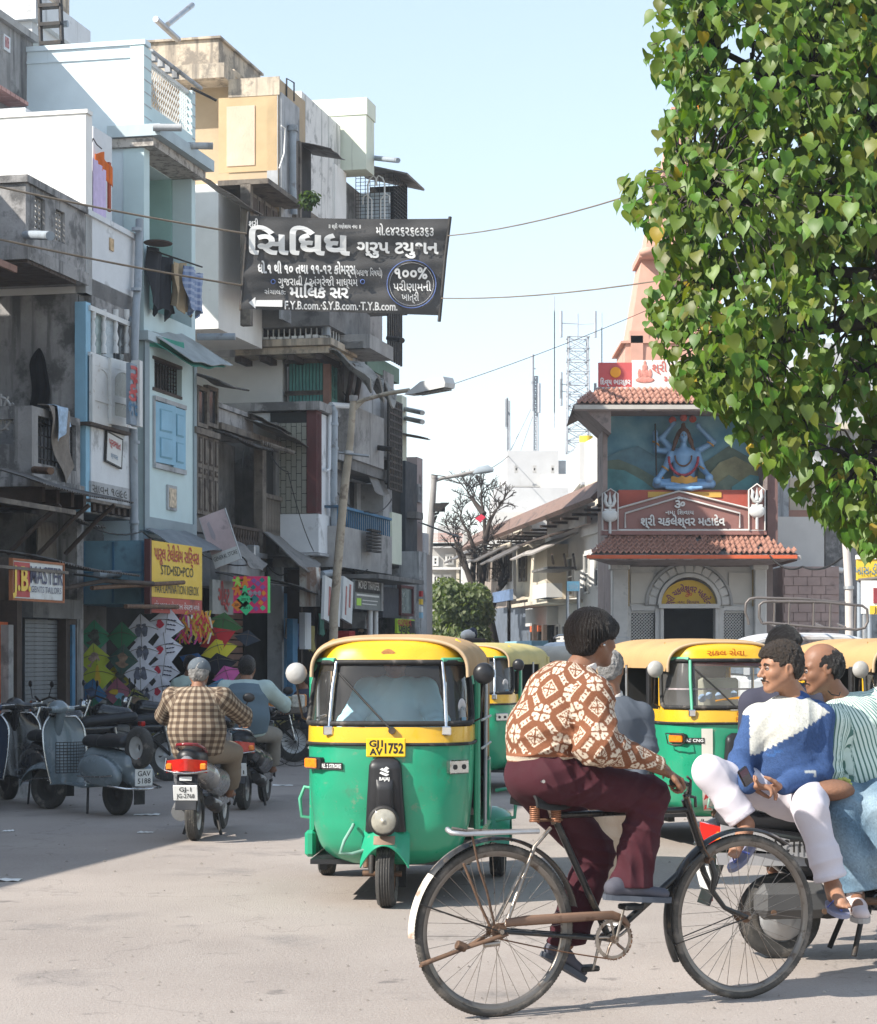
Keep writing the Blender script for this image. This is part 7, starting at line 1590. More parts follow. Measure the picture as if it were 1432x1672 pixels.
 ir=P('indicator_lamp',B(Ml).bbox((-.075,-.03,-.037),(.075,.02,.037),.01),BLKP);obj('indicator_lens',B(Ml).bbox((-.068,-.045,-.03),(.055,-.03,.03),.008),ORG,ir)
 if not o.get('cng'):
  Mr=onshell(.60,.86,.0);ir=P('indicator_bracket',B(Mr).bbox((-.08,-.02,-.042),(.08,.02,.042),.006),CHR)
  for dx in (-.04,.035):obj('lamp_hole',B(Mr).cyl((dx,-.025,0),(dx,-.018,0),.016,n=10),INKB,ir)
 else:
  Mr=onshell(.62,.88,.0);ir=P('indicator_lamp',B(Mr).bbox((-.075,-.03,-.037),(.075,.02,.037),.01),BLKP);obj('indicator_lens',B(Mr).bbox((-.068,-.045,-.03),(.055,-.03,.03),.008),ORG,ir)
  P('lamp_guard',B(Ml).tube([(-.09,-.05,.04),(.08,-.06,.04),(.09,-.06,-.03),(.05,-.06,-.05),(-.03,-.06,-.05),(-.07,-.05,-.04)],.006,5,closed=True),IRON)
 Mb=onshell(-.38,.865,.004);bd=P('badge',B(Mb).box((-.075,-.006,-.022),(.075,-.001,.022)),IRON);text('badge_letters',o.get('badge','RE. 2 STROKE'),Mb@MT((0,-.008,0))@RXl,.034,INKW,bd,bold=.02,wid=.135,extrude=.001)
 if not o.get('cng'):
  yl=fr(0,.86)[1]-.078;text('maker_name','BAJAJ',MT((0,yl,.795))@RXl,.028,INKW,t,bold=.03,wid=.062,extrude=.001)
  lg=B()
  for pts in ([(-.005,.855),(.012,.87),(.03,.858),(.012,.848)],[(-.028,.852),(-.005,.842),(.022,.83),(.03,.842),(.005,.85),(-.012,.862)],[(-.03,.83),(-.01,.82),(.012,.812),(.03,.822),(.0,.832),(-.02,.84)]):lg.prism(pts,yl-.002,yl+.001,'y')
  P('maker_emblem',lg,INKW)
 for s_,mt in ((-1,mat('mirror_back_grey',(.42,.41,.39),rough=.35,var=.1,dirt=.15)),(1,BLKP if not o.get('cng') else mat('mirror_back_grey',(.42,.41,.39)))):
  p=fr(s_*1.05,1.20,.0);c=(s_*(.585),.27,1.43);P('mirror_arm',B().tube([(p[0],p[1],p[2]-.08),(p[0]+s_*.06,p[1]-.03,p[2]-.05),(c[0],c[1]+.02,c[2]-.07)],.007,6),IRON)
  b=B(MT(c)@MR(pi/2,4,'X'));b.lathe([(0,.035),(.03,.033),(.052,.022),(.066,.0),(.068,-.012),(.0,-.014)],20);P('mirror',b,mt)
 P('nose_hoop',B().tube([(-.12,-.02,.36),(-.2,-.07,.34),(-.27,-.08,.345),(-.245,-.06,.42),(-.20,-.02,.50),(-.20,.03,.51)],.011,7),mat('pale_green_rod',(.2,.35,.28),var=.2,dirt=.3))
 P('chassis_rail',B().box((-.45,.35,.20),(-.4,2.2,.25)).box((.4,.35,.20),(.45,2.2,.25)),BLK)
 if o.get('cng'):
  P('sticker_strip',B().grid(lambda a,c:(lambda q:(q[0],q[1]-.004,q[2]))(fr(-.30+.12*a,.30+.66*c,.006)),3,12),mat('white_sticker_strip',(.65,.62,.55),var=.1),t)
  for i,z in enumerate((.34,.42,.52,.62)):p=fr(-.24,z,.012);P('sticker_motif',B().prism([(p[0]-.03,z-.03),(p[0],z-.012),(p[0]+.03,z-.03),(p[0]+.018,z+.01),(p[0],z+.035),(p[0]-.018,z+.01)],p[1]-.003,p[1],'y'),REDP)
  q=fr(0,1.555,.014);text('header_lettering','સ્કૂલ સેવા',MT((-.03,q[1],1.557))@RXl,.06,mat('dark_orange_letter',(.5,.12,.01)),t,bold=.02,wid=.32,extrude=.001)
  q=fr(0,1.05,.02);text('plate_digits','GJ1',MT((.03,q[1],1.075))@RXl,.05,mat('dark_orange_letter',(.5,.12,.01)),t,bold=.02,wid=.07);text('plate_digits','RF 7',MT((.03,q[1],1.03))@RXl,.05,mat('dark_orange_letter',(.5,.12,.01)),t,bold=.02,wid=.08)
  P('red_sunstrip',shell(-.38,.9,1.455,1.485,20,1,-.012,0,False),REDP)
  P('braided_tape',shell(-.9,.9,1.265,1.278,30,1,-.010,0,False),mat('tape_stripes',(.6,.45,.45),var=.4,scale=30))
  m_=mat('blue_white_sticker',(.42,.55,.72),var=.5,scale=22)
  for u,z,r in ((-.28,1.20,.035),(-.20,1.22,.03),(-.10,1.215,.035),(.0,1.23,.03),(.10,1.22,.035),(.24,1.2,.03),(.33,1.2,.035)):q=fr(u,z,-.012);P('window_sticker',B().cyl((q[0],q[1]-.002,q[2]),(q[0],q[1]+.002,q[2]),r,n=9),m_)
  P('orange_sticker',B().prism([(-.16,1.165),(.2,1.215),(.2,1.235),(-.16,1.185)],fr(0,1.19,-.01)[1]-.003,fr(0,1.19,-.01)[1],'y'),mat('orange_sticker',(.8,.35,.03),var=.1));P('dash_box',B().bbox((-.22,.22,1.12),(.10,.32,1.36),.02),mat('cream_box',(.55,.5,.38),var=.2))
 else:
  b=B();q=fr(.72,1.19,-.012);Mg=onshell(.72,1.22,-.012)
  for k in range(9):a=k*.35+.2;b.ell((.03*cos(a),.0,.03*sin(a)),(.018,.006,.028),M=Mg@MR(0,4,'Y'),n=8,m=5)
  b.box((-.02,.0,-.06),(.05,.006,.0),Mg);P('white_hand_decal',b,mat('dusty_white_decal',(.55,.53,.52),var=.15),t);P('decal_stripe',B(Mg).box((-.005,-.004,-.085),(.05,-.001,-.06)),mat('light_blue_print',(.15,.45,.65),var=.05),t)
 for q in ([-.04,1.555,.05],):
  z=1.56;p=fr(0,z,.011);P('header_emblem',B().grid(lambda a,c:((a-.5)*.09+0,p[1]-.002-.0,z+(c-.5)*.045*sin(pi*a)),8,3),mat('rust_smear',(.40,.18,.06),var=.4,scale=30)) if not o.get('cng') else None
 t.matrix_world=M;return t
def wheel_(par,x,y,r,w,hubm,front=False,M=None,spoke=False,hubr=.6):
 MM=(M or Matrix.Identity(4))@MT((x,y,r))@MR(pi/2,4,'Y')
 pr=[(r*hubr,-w*.38),(r*.80,-w*.5),(r*.93,-w*.46),(r*.985,-w*.30)]
 n=5
 for i in range(n):
  a=-w*.28+w*.56*i/(n-1);pr+= [(r,a-w*.045),(r,a+w*.045),(r*.965,a+w*.05)] if i<n-1 else [(r,a-w*.045),(r,a+w*.02)]
 pr+=[(r*.985,w*.30),(r*.93,w*.46),(r*.80,w*.5),(r*hubr,w*.38)]
 wo=obj('wheel',B(MM).lathe(pr,36),TYRE,par)
 obj('rim',B(MM).lathe([(r*hubr+.004,-w*.36),(r*hubr-.012,-w*.30),(r*.40,-w*.22),(r*.18,-w*.26),(r*.16,-w*.36),(0,-w*.37)],20).lathe([(r*hubr+.004,w*.36),(r*hubr-.012,w*.30),(r*.40,w*.22),(r*.18,w*.26),(r*.16,w*.36),(0,w*.37)],20),hubm,wo)
 return wo
def place(px,py,yaw):p=G(px,py);return MT((p.x,p.y,0))@MR(radians(yaw),4,'Z')
r1=rickshaw('green and yellow auto rickshaw driving towards the viewer in the middle of the road',place(632,1481,-4)@MT((0,-.10,0)),RCAN,GLS,{'plate':('GJ1','AV','1752'),'seed':1})
r2=rickshaw('auto rickshaw with khaki canopy parked behind the nearest one in the shade',MT((W(752,HY,23.5).x,23.5,0))@MR(radians(-15),4,'Z'),RCAN2,GLS2,{'plate':('GJ1','AU','2240'),'seed':2})
r3=rickshaw('auto rickshaw with window stickers and an ochre canopy behind the man in white trousers',MT((W(1203,HY,17.0).x,17.0,0))@MR(radians(12),4,'Z'),RCAN3,GLS2,{'cng':1,'green_mullion':1,'yellow_rear':1,'badge':'RE CNG','seed':3})
r4=rickshaw('auto rickshaw cut by the right edge, only its ochre canopy showing',MT((W(1545,HY,16.5).x,16.5,0))@MR(radians(10),4,'Z'),RCAN3,GLS2,{'cng':1,'yellow_rear':1,'badge':'RE CNG','seed':4})
r5=rickshaw('far auto rickshaw with a pale canopy in front of the shrine steps',MT((W(1015,HY,33).x,33,0))@MR(radians(40),4,'Z'),mat('pale_canvas',(.55,.50,.42),var=.1,dirt=.2),GLS2,{'yellow_rear':1,'seed':5})
BK=Street(808,EYE*FP/(1660-HY),716+3500*2.317)
BIC=thing('bicycle','old black roadster bicycle with a rusty chain guard and rear carrier','bicycle',BK.M)
bp=BK.p
BLKE=mat('black_enamel',(.018,.018,.018),rough=.32,var=.3,scale=6,dirt=.35,dc=(.10,.075,.05),ds=12,coat=.2)
RSP=mat('rusted_chrome',(.33,.29,.25),rough=.35,metal=.8,var=.3,scale=12,dirt=.5,dc=(.11,.06,.035),ds=16)
BTY=mat('bicycle_tyre',(.075,.068,.06),rough=.85,var=.25,scale=8,dirt=.55,dc=(.19,.165,.14),ds=8)
RIMM=mat('bicycle_rim',(.20,.18,.16),rough=.4,metal=.6,var=.3,dirt=.4,dc=(.08,.05,.03),ds=14)
RB_=.37
hubR=bp(808,1518,0);hubR.z=RB_;hubF=bp(1212,1497,0);hubF.z=RB_
def bo(name,b,m,par=BIC,**k):return obj(name,b,m,par,**k)
def bwheel(c,seed):
 Mw=BK.M@MT(c)
 R0=RB_-.019
 t=bo('wheel',B(Mw).lathe([(R0+.019*cos(a),.019*sin(a)) for a in [2*pi*i/10 for i in range(11)]],84,ax='y'),BTY)
 tr=B(Mw)
 for i in range(150):
  a=2*pi*i/150
  for s_ in (-1,1):tr.cyl(((R0+.0185)*cos(a),s_*.002,(R0+.0185)*sin(a)),((R0+.014)*cos(a+.02),s_*.013,(R0+.014)*sin(a+.02)),.0025,n=4,cap=False)
 q=obj('tread',tr,BTY,t);q['kind']='stuff'
 obj('rim',B(Mw).lathe([(R0-.012,-.014),(R0-.030,-.013),(R0-.036,0),(R0-.030,.013),(R0-.012,.014)],84,ax='y'),RIMM,t)
 obj('hub',B(Mw).lathe([(.0,-.05),(.012,-.05),(.013,-.035),(.026,-.034),(.026,-.029),(.016,-.028),(.016,.028),(.026,.029),(.026,.034),(.013,.035),(.012,.05),(0,.05)],16,ax='y'),RUST,t)
 src=None
 for i in range(36):
  a=2*pi*i/36+seed;s_=1 if i%2 else -1;cr=.22*(1 if (i//2)%2 else -1)
  o=obj('spoke',B(Mw).cyl((.024*cos(a+cr*5.5),s_*.031,.024*sin(a+cr*5.5)),((R0-.034)*cos(a),s_*.002,(R0-.034)*sin(a)),.0013,n=4,cap=False),RSP,t)
 return t
bwheel(hubR,.03);bwheel(hubF,.1)
def mudg(c,a0,a1,r,mt,name,w=.032,n=40):
 def fn(u,v):a=radians(a0+(a1-a0)*u);rr=r+.012*cos((v-.5)*pi);return (c.x+rr*cos(a),(v-.5)*w*2,c.z+rr*sin(a))
 return bo(name,B(BK.M).grid(fn,n,6,thick=.002),mt)
mudg(hubR,12,140,RB_+.016,BLKE,'rear_mudguard');mudg(hubR,140.3,182,RB_+.016,mat('chipped_white_mudguard',(.60,.56,.48),rough=.6,var=.1,scale=9,dirt=.55,dc=(.22,.10,.05),ds=9,bump=.3),'mudguard_tail')
mudg(hubF,52,208,RB_+.016,BLKE,'front_mudguard')
bo('mudguard_stripe',B(BK.M).tube([(hubR.x+(RB_+.030)*cos(radians(a)),-.0,hubR.z+(RB_+.030)*sin(radians(a))) for a in range(90,140,4)],.003,4),RSP)
bb=bp(994,1531,0);sc=bp(903,1345,0)
hd0=bp(1125,1318,0);hd1=bp(1150,1398,0)
def tb2(name,pts,r,m=BLKE,n=10,**k):return bo(name,B(BK.M).tube(pts,r,n,**k),m)
tb2('seat_tube',[bp(903,1330,0),bb],.0155);tb2('top_tube',[bp(912,1331,0),bp(1125,1322,0)],.0145);tb2('down_tube',[bp(1149,1390,0),bb],.0165);tb2('head_tube',[bp(1119,1305,0),bp(1152,1404,0)],.0195)
for y in (-.05,.05):
 tb2('chain_stay',[Vector((bb.x-.03,y*.6,bb.z)),Vector((hubR.x,y,hubR.z))],.010);tb2('seat_stay',[bp(899,1352,y*.4),bp(873,1382,y*.8),Vector((hubR.x+.03,y,hubR.z+.03))],.009,RSP)
 f0=bp(1152,1404,0);tb2('fork_blade',[Vector((f0.x,y*.9,f0.z)),Vector((f0.x+.02,y,f0.z-.06)),bp(1163,1455,y),bp(1183,1482,y),Vector((hubF.x,y,hubF.z))],[.0145,.0145,.013,.011,.009])
 tb2('front_mudguard_stay',[Vector((hubF.x,y*1.1,hubF.z)),Vector((hubF.x+(RB_+.014)*cos(radians(196)),y*.6,hubF.z+(RB_+.014)*sin(radians(196))))],.003,IRON,6)
 tb2('rear_mudguard_stay',[Vector((hubR.x,y*1.1,hubR.z)),Vector((hubR.x+(RB_+.014)*cos(radians(160)),y*.6,hubR.z+(RB_+.014)*sin(radians(160))))],.003,IRON,6)
tb2('fork_crown',[Vector((f0.x,-.055,f0.z)),Vector((f0.x,.055,f0.z))],.016,RUST)
for y in (-.045,.045):tb2('brake_rod',[bp(1122,1300,y),bp(1150,1385,y),bp(1160,1402,y)],.004,RUST,6)
sd=bp(888,1310,0)
def sadf(a,c):
 u=c;wv=.10*(1-u)**.7+.028;ang=(a-.5)*pi;x=sd.x-.10+.235*u;return (x,wv*sin(ang)*(1.0),sd.z+.012+.034*cos(ang)**.5*(1-.2*u)-.03*(1-cos(ang))-.018*sin(u*pi)+.006)
bo('saddle',B(BK.M).grid(sadf,18,16,thick=.012),mat('worn_leather',(.014,.014,.014),rough=.5,var=.3,dirt=.3,dc=(.14,.13,.12)))
for px in (873,908):
 for y in ((-.065,) if px==873 else (-.05,)):
  for yy_ in (y,-y):
   pts=[];c=bp(px,1330,yy_)
   for i in range(60):a=i*2*pi/8;pts.append((c.x+.020*cos(a),yy_+.020*sin(a),c.z-.032+.064*i/59))
   bo('saddle_spring',B(BK.M).tube(pts,.0042,5),mat('coppery_spring',(.30,.14,.08),rough=.45,metal=.6,var=.2))
tb2('seat_post',[bp(897,1318,0),bp(905,1345,0)],.0125,RSP);tb2('saddle_rail',[bp(865,1340,0),bp(918,1338,0)],.007,RUST)
for y in (-.075,-.025,.025,.075):tb2('carrier_slat',[bp(738,1352,y),bp(760,1356,y),bp(876,1357,y)],.006,RSP,6)
tb2('carrier_frame',[bp(880,1357,-.09),bp(760,1362,-.09),bp(737,1360,-.085),bp(730,1354,-.05),bp(730,1354,.05),bp(737,1360,.085),bp(880,1357,.09)],.012,STEEL,6,flat=.8)
for px in (765,800,835):tb2('carrier_crossbar',[bp(px,1361,-.09),bp(px,1359,.09)],.006,RSP,6)
for y in (-.085,.085):tb2('carrier_strut',[bp(771,1365,y),bp(783,1420,y),bp(795,1455,y),bp(808,1512,y*.8)],.0085,RUST,6,flat=.5)
for y in (-.085,.085):tb2('carrier_strut',[bp(757,1410,y),bp(765,1430,y),bp(785,1480,y),bp(800,1512,y*.8)],.006,RUST,6)
bo('chain_guard',B(BK.M).tube([bp(826,1507,-.058),bp(860,1503,-.058),bp(950,1497,-.058),bp(1000,1494,-.058),bp(1018,1500,-.058),bp(1028,1512,-.058)],[.018,.022,.021,.019,.016,.008],6,flat=.35,up=(0,0,1)),mat('rusty_brown_guard',(.20,.12,.08),rough=.6,var=.25,dirt=.3,dc=(.10,.05,.03),ds=9))
cw=B(BK.M);Mc=MT((bb.x,-.045,bb.z));cw.lathe([(.074,-.002),(.090,-.002),(.090,.002),(.074,.002),(.074,-.002)],36,M=Mc,ax='y',smooth=False)
for k in range(44):a=k*2*pi/44;cw.cyl((bb.x+.089*cos(a),-.045,bb.z+.089*sin(a)),(bb.x+.096*cos(a),-.045,bb.z+.096*sin(a)),.003,.0015,n=4)
for k in range(5):a=k*2*pi/5+.4;cw.tube([(bb.x,-.045,bb.z),(bb.x+.04*cos(a),-.045,bb.z+.04*sin(a)),(bb.x+.076*cos(a+.1),-.045,bb.z+.076*sin(a+.1))],.007,5)
cw.cyl((bb.x,-.06,bb.z),(bb.x,.05,bb.z),.02,n=14);bo('chainwheel',cw,RSP)
ch=B(BK.M)
def chp():
 n=70
 for i in range(n+1):f=i/n;yield Vector((hubR.x+(bb.x-hubR.x)*f,-.045,hubR.z-.032+(bb.z-.09-hubR.z+.032)*f-.006*sin(f*pi)))
 for i in range(1,12):a=-pi/2+pi*i/12;yield Vector((bb.x+.09*cos(a),-.045,bb.z+.09*sin(a)))
 for i in range(n+1):f=1-i/n;yield Vector((hubR.x+(bb.x-hubR.x)*f,-.045,hubR.z+.032+(bb.z+.09-hubR.z-.032)*f))
cp=list(chp())
for i in range(0,len(cp)-1):ch.cyl(cp[i],cp[i]+(cp[i+1]-cp[i])*.72,.0042,n=4)
bo('chain',ch,mat('rusty_chain',(.13,.065,.035),rough=.7,var=.3,scale=30));bo('sprocket',B(BK.M).lathe([(0,-.047),(.036,-.047),(.036,-.042),(0,-.042)],18,M=MT((hubR.x,0,hubR.z)),ax='y',smooth=False),RUST)
pn=bp(1030,1474,-.10);pf=bp(950,1582,.10)
cr0=Vector((bb.x,-.07,bb.z));crx=(bp(1020,1478,-.07)-cr0)
tb2('crank',[cr0,cr0+crx],[.012,.009],RSP,8,flat=.6);cr1=Vector((bb.x,.07,bb.z));tb2('crank',[cr1,cr1-crx*1.0],[.012,.009],RSP,8,flat=.6)
pn=cr0+crx;pf=cr1-crx
for p,s_ in ((pn,-1),(pf,1)):
 pd=bo('pedal',B(BK.M).bbox((p.x-.045,p.y+s_*.015 if s_>0 else p.y-.095,p.z-.012),(p.x+.045,p.y+.095 if s_>0 else p.y-.015,p.z+.012),.006),BLK)
st=RUST
for y in (-.085,.085):tb2('stand_arm',[Vector((hubR.x+.03,y*.75,hubR.z-.01)),bp(760,1548,y),bp(688,1575,y)],[.011,.010,.012],st,6,flat=.6)
tb2('stand_foot',[bp(688,1576,-.09),bp(688,1576,.09)],.014,st,6,flat=.5);tb2('stand_lug',[bp(746,1542,-.085),bp(760,1548,-.085)],.02,st,6)
tb2('axle_nut',[Vector((hubR.x,-.075,hubR.z)),Vector((hubR.x,.075,hubR.z))],.011,RSP,6);tb2('chain_adjuster',[bp(790,1543,-.07),bp(815,1540,-.07)],.013,RSP,6)
tb2('axle_nut',[Vector((hubF.x,-.065,hubF.z)),Vector((hubF.x,.065,hubF.z))],.009,RSP,6)
hb=bp(1118,1296,0)
tb2('handlebar',[bp(1098,1276,-.25),bp(1110,1275,-.24),bp(1126,1282,-.18),bp(1124,1294,-.05),bp(1120,1296,0),bp(1124,1294,.05),bp(1126,1282,.18),bp(1110,1275,.24),bp(1098,1276,.25)],.011,BLKE)
for s_ in (-1,1):tb2('grip',[bp(1096,1277,s_*.25),bp(1113,1275,s_*.24)],.015,BLK)
for s_ in (-1,1):tb2('brake_lever',[bp(1122,1268,s_*.245),bp(1128,1274,s_*.235),bp(1127,1298,s_*.235),bp(1118,1300,s_*.24)],.006,BLKE,6)
tb2('brake_rod',[bp(1127,1276,-.235),bp(1128,1290,-.12),bp(1124,1300,-.03)],.005,BLKE,6);tb2('handlebar_stem',[bp(1119,1296,0),bp(1124,1312,0)],.015,RSP)
bo('headlamp_bracket',B(BK.M).tube([bp(1124,1300,0),bp(1135,1302,0),bp(1136,1318,0)],.008,6),BLKE)
def V3(*a):return np.array(a,float)
def fr3(f,u):
 f=np.array(f,float);f/=np.linalg.norm(f);u=np.array(u,float);u=u-f*(u@f);u/=np.linalg.norm(u);l=np.cross(u,f);return f,l,u
def sn(X,Y,Z,s,seed=0):
 r=np.random.default_rng(seed);o=0
 for i in range(4):
  k=r.normal(size=3);k/=np.linalg.norm(k);k*=s*(.7+.5*i);p=r.uniform(0,6.28);o=o+np.sin(k[0]*X+k[1]*Y+k[2]*Z+p)/(1+.5*i)
 return o*.4
def skinmat(n,c):return mat(n,c,rough=.5,var=.1,scale=14,spec=.35,sub=.12,bump=.08,bs=120)
SK_D=skinmat('skin_dark_brown',(.20,.098,.058));SK_M=skinmat('skin_brown',(.24,.12,.072));SK_L=skinmat('skin_tan',(.32,.165,.10))
HAIRB=mat('black_hair',(.022,.018,.016),rough=.38,var=.4,scale=5,bump=1.4,bs=60,aniso=(9,9,.8),spec=.5);HAIRG=mat('grey_hair',(.30,.29,.28),rough=.6,var=.5,scale=30,bump=1.2,bs=90);HAIRD=mat('dark_brown_hair',(.035,.025,.018),rough=.5,var=.4,bump=1.3,bs=80)
EYEW=mat('eye_white',(.6,.58,.55),rough=.2,var=0);EYED=mat('eye_dark',(.02,.012,.01),rough=.1,var=0)
def head_sdf(S,c,f,u,sc=1,k=.014,ears=True,neck=None,nose=1.):
 f,l,u=fr3(f,u);R=np.stack([f,l,u],1)
 P=lambda a,b,d:c+sc*(a*f+b*l+d*u)
 S.ell(P(-.012,0,.035),V3(.098,.077,.090)*sc,k,R);S.ell(P(.030,0,-.028),V3(.062,.060,.085)*sc,.03,R)
 for s_ in (-1,1):
  S.cap(P(-.005,s_*.052,-.040),P(.062,s_*.016,-.092),.022*sc,.018*sc,.025);S.cap(P(.080,s_*.018,.026),P(.066,s_*.05,.024),.012*sc,.011*sc,.014)
  S.ell(P(.058,s_*.040,-.022),V3(.026,.022,.024)*sc,.02,R)
  S.ell(P(.098,s_*.030,.004),V3(.016,.018,.011)*sc,.010,R,sub=True)
  if ears:S.ell(P(-.012,s_*.079,-.006),V3(.021,.009,.031)*sc,.006,R);S.ell(P(-.008,s_*.086,-.006),V3(.012,.006,.019)*sc,.004,R,sub=True)
  S.ell(P(.098,s_*.013*nose,-.033),V3(.010,.009,.008)*sc,.006,R)
 S.cap(P(.088,0,.012),P(.114,0,-.028),.0085*sc,.012*sc,.010);S.ell(P(.072,0,-.098),V3(.022,.024,.018)*sc,.02,R)
 S.cap(P(.088,-.018,-.061),P(.088,.018,-.061),.0085*sc,.0085*sc,.007);S.cap(P(.086,-.015,-.073),P(.086,.015,-.073),.0085*sc,.0085*sc,.005)
 if neck is not None:S.cap(P(-.022,0,-.055),neck,.052*sc,.060*sc,.03)
 return P,f,l,u
def face_bits(par,M,P,f,l,u,sc=1,brow=True,mous=False,open_=1,hm=None):
 hm=hm or HAIRB
 for s_ in (-1,1):
  b=B(M);c=P(.0815,s_*.030,.004);b.ell(tuple(c),(.0110*sc,)*3,n=12,m=8);e=obj('eye',b,EYEW,par);b=B(M);c=P(.0895,s_*.030,.003);b.ell(tuple(c),(.0060*sc,)*3,n=10,m=6);obj('iris',b,EYED,e)
  b=B(M);b.tube([tuple(P(.092,s_*.014,.020)),tuple(P(.093,s_*.028,.028)),tuple(P(.080,s_*.050,.022))],[.004,.005,.002],6);obj('eyebrow',b,hm,par) if brow else None
  b=B(M);b.tube([tuple(P(.089,s_*.018,.006)),tuple(P(.0935,s_*.030,.0095)),tuple(P(.086,s_*.043,.007))],[.004,.006,.004],6);obj('eyelid',b,mat('eyelid_skin',(.14,.07,.045),rough=.5),par)
 if mous:b=B(M);b.tube([tuple(P(.084,-.032,-.060)),tuple(P(.100,-.012,-.052)),tuple(P(.100,.012,-.052)),tuple(P(.084,.032,-.060))],[.002,.0042,.0042,.002],7);obj('moustache',b,hm,par)
 b=B(M);b.tube([tuple(P(.088,-.022,-.067)),tuple(P(.0975,0,-.0665)),tuple(P(.088,.022,-.067))],[.001,.0018,.001],5);obj('lip_line',b,mat('lip_dark',(.10,.035,.03),rough=.5),par)
def hair(par,M,P,f,l,u,style='short',mt=HAIRB,sc=1,h=.004,seed=1):
 c=P(0,0,0);S=SDF(c-.22*sc,c+.22*sc,h);R=np.stack([f,l,u],1)
 if style=='bowl':
  S.ell(P(-.020,0,.042),V3(.118,.097,.100)*sc,.01,R);S.ell(P(-.048,0,.005),V3(.080,.084,.080)*sc,.04,R);S.cap(P(-.072,-.03,-.035),P(-.072,.03,-.035),.036*sc,.036*sc,.03)
  S.ell(P(.062,0,.055),V3(.052,.072,.035)*sc,.03,R);S.ell(P(.02,0,.02),V3(.07,.094,.045)*sc,.03,R)
  S.ell(P(.12,0,-.035),V3(.10,.15,.072)*sc,.008,R,sub=True);S.ell(P(.018,0,-.052),V3(.056,.16,.062)*sc,.01,R,sub=True)
 elif style=='short':
  S.ell(P(-.016,0,.043),V3(.107,.085,.096)*sc,.01,R);S.ell(P(-.05,0,.0),V3(.066,.077,.075)*sc,.03,R);S.ell(P(.055,0,.075),V3(.045,.060,.035)*sc,.02,R)
  S.ell(P(.115,0,-.01),V3(.082,.15,.072)*sc,.012,R,sub=True);S.ell(P(.02,0,-.055),V3(.075,.16,.062)*sc,.01,R,sub=True)
 elif style=='balding':
  S.ell(P(-.028,0,.018),V3(.100,.085,.082)*sc,.01,R);S.ell(P(-.05,0,.0),V3(.062,.077,.075)*sc,.03,R)
  S.ell(P(.07,0,.05),V3(.10,.055,.09)*sc,.02,R,sub=True);S.ell(P(.12,0,-.01),V3(.1,.15,.10)*sc,.012,R,sub=True);S.ell(P(.03,0,-.055),V3(.075,.16,.065)*sc,.01,R,sub=True);S.ell(P(-.01,0,.12),V3(.07,.045,.04)*sc,.015,R,sub=True)
 if style=='short' or style=='balding':S.mod(lambda X,Y,Z:.006*sn(X,Y,Z,150,seed)+.004*sn(X,Y,Z,420,seed+1))
 else:
  def st(X,Y,Z):
   q=(X-c[0])*l[0]+(Y-c[1])*l[1]+(Z-c[2])*l[2];p=(X-c[0])*f[0]+(Y-c[1])*f[1]+(Z-c[2])*f[2]
   return .0022*np.sin(np.arctan2(q,p+.01)*52+3*np.sin(p*30))+.0012*np.sin(np.arctan2(q,p+.01)*117)+.003*sn(X,Y,Z,45,seed)
  S.mod(st)
 V,Q=S.mesh();return nobj('hair',V,Q,mt,par,M)
def hand_sdf(S,w,d,n,th,curl=(.6,.8,.6),sc=1.,k=.006,spread=1.):
 """wrist w, direction d, palm normal n, thumb towards th*lateral; curl: bend at each joint in radians"""
 d=np.array(d,float);d/=np.linalg.norm(d);n=np.array(n,float);n=n-d*(n@d);n/=np.linalg.norm(n);lt=np.cross(d,n)*th
 S.cap(w-d*.02,w+d*.03*sc,.024*sc,.026*sc,.012,flat=(n,.7))
 for o in (-.024,-.008,.008,.024):S.cap(w+d*.015*sc+lt*o*.5*sc,w+d*.085*sc+lt*o*sc,.015*sc,.0115*sc,.010,flat=(n,.85))
 for i,(o,L) in enumerate(((.029,.92),(.0095,1.0),(-.0095,.94),(-.028,.76))):
  p=w+d*(.086-.006*(i==3)-.002*(i==0))*sc+lt*o*sc;dd=d.copy()+lt*o*2.0*spread;dd/=np.linalg.norm(dd);a=0
  for j,(ln,r0,r1) in enumerate(((.041,.0098,.0088),(.026,.0088,.0078),(.021,.0078,.0062))):
   cj=curl[j]*(1+.08*i);ca,sa=cos(cj),sin(cj);nn_=n if j==0 else nv;nd=dd*ca+nn_*sa;nv=-dd*sa+nn_*ca;dd=nd
   q=p+dd*ln*L*sc;S.cap(p,q,r0*sc,r1*sc,k*.5);p=q
 p=w+d*.018*sc+lt*.022*sc;dd=d*.62+lt*.62+n*.45;dd/=np.linalg.norm(dd)
 for j,(ln,r0,r1) in enumerate(((.045,.015,.012),(.032,.0115,.010),(.026,.010,.0075))):
  q=p+dd*ln*sc;S.cap(p,q,r0*sc,r1*sc,k);p=q;dd=dd+d*.45+n*.2-lt*.28;dd/=np.linalg.norm(dd)
def limbcoord(V,segs):
 """segs: (a,b,ref vector, along offset, radius); nearest segment gives (index, along, around)"""
 best=np.full(len(V),1e9);I=np.zeros(len(V),int);A=np.zeros(len(V));Q=np.zeros(len(V));T=np.zeros(len(V))
 for i,(a,b,ref,off,R) in enumerate(segs):
  a=np.array(a,float);b=np.array(b,float);d=b-a;L=np.linalg.norm(d);dh=d/L;t=(V-a)@dh;tc=np.clip(t,0,L);q=V-a-tc[:,None]*dh;ds=np.linalg.norm(q,axis=1)-R
  r=np.array(ref,float);r=r-dh*(r@dh);r/=np.linalg.norm(r);e=np.cross(dh,r);an=np.arctan2(q@e,q@r);m=ds<best;best[m]=ds[m];I[m]=i;A[m]=t[m]+off;Q[m]=an[m]*R;T[m]=t[m]/L
 return I,A,Q,T
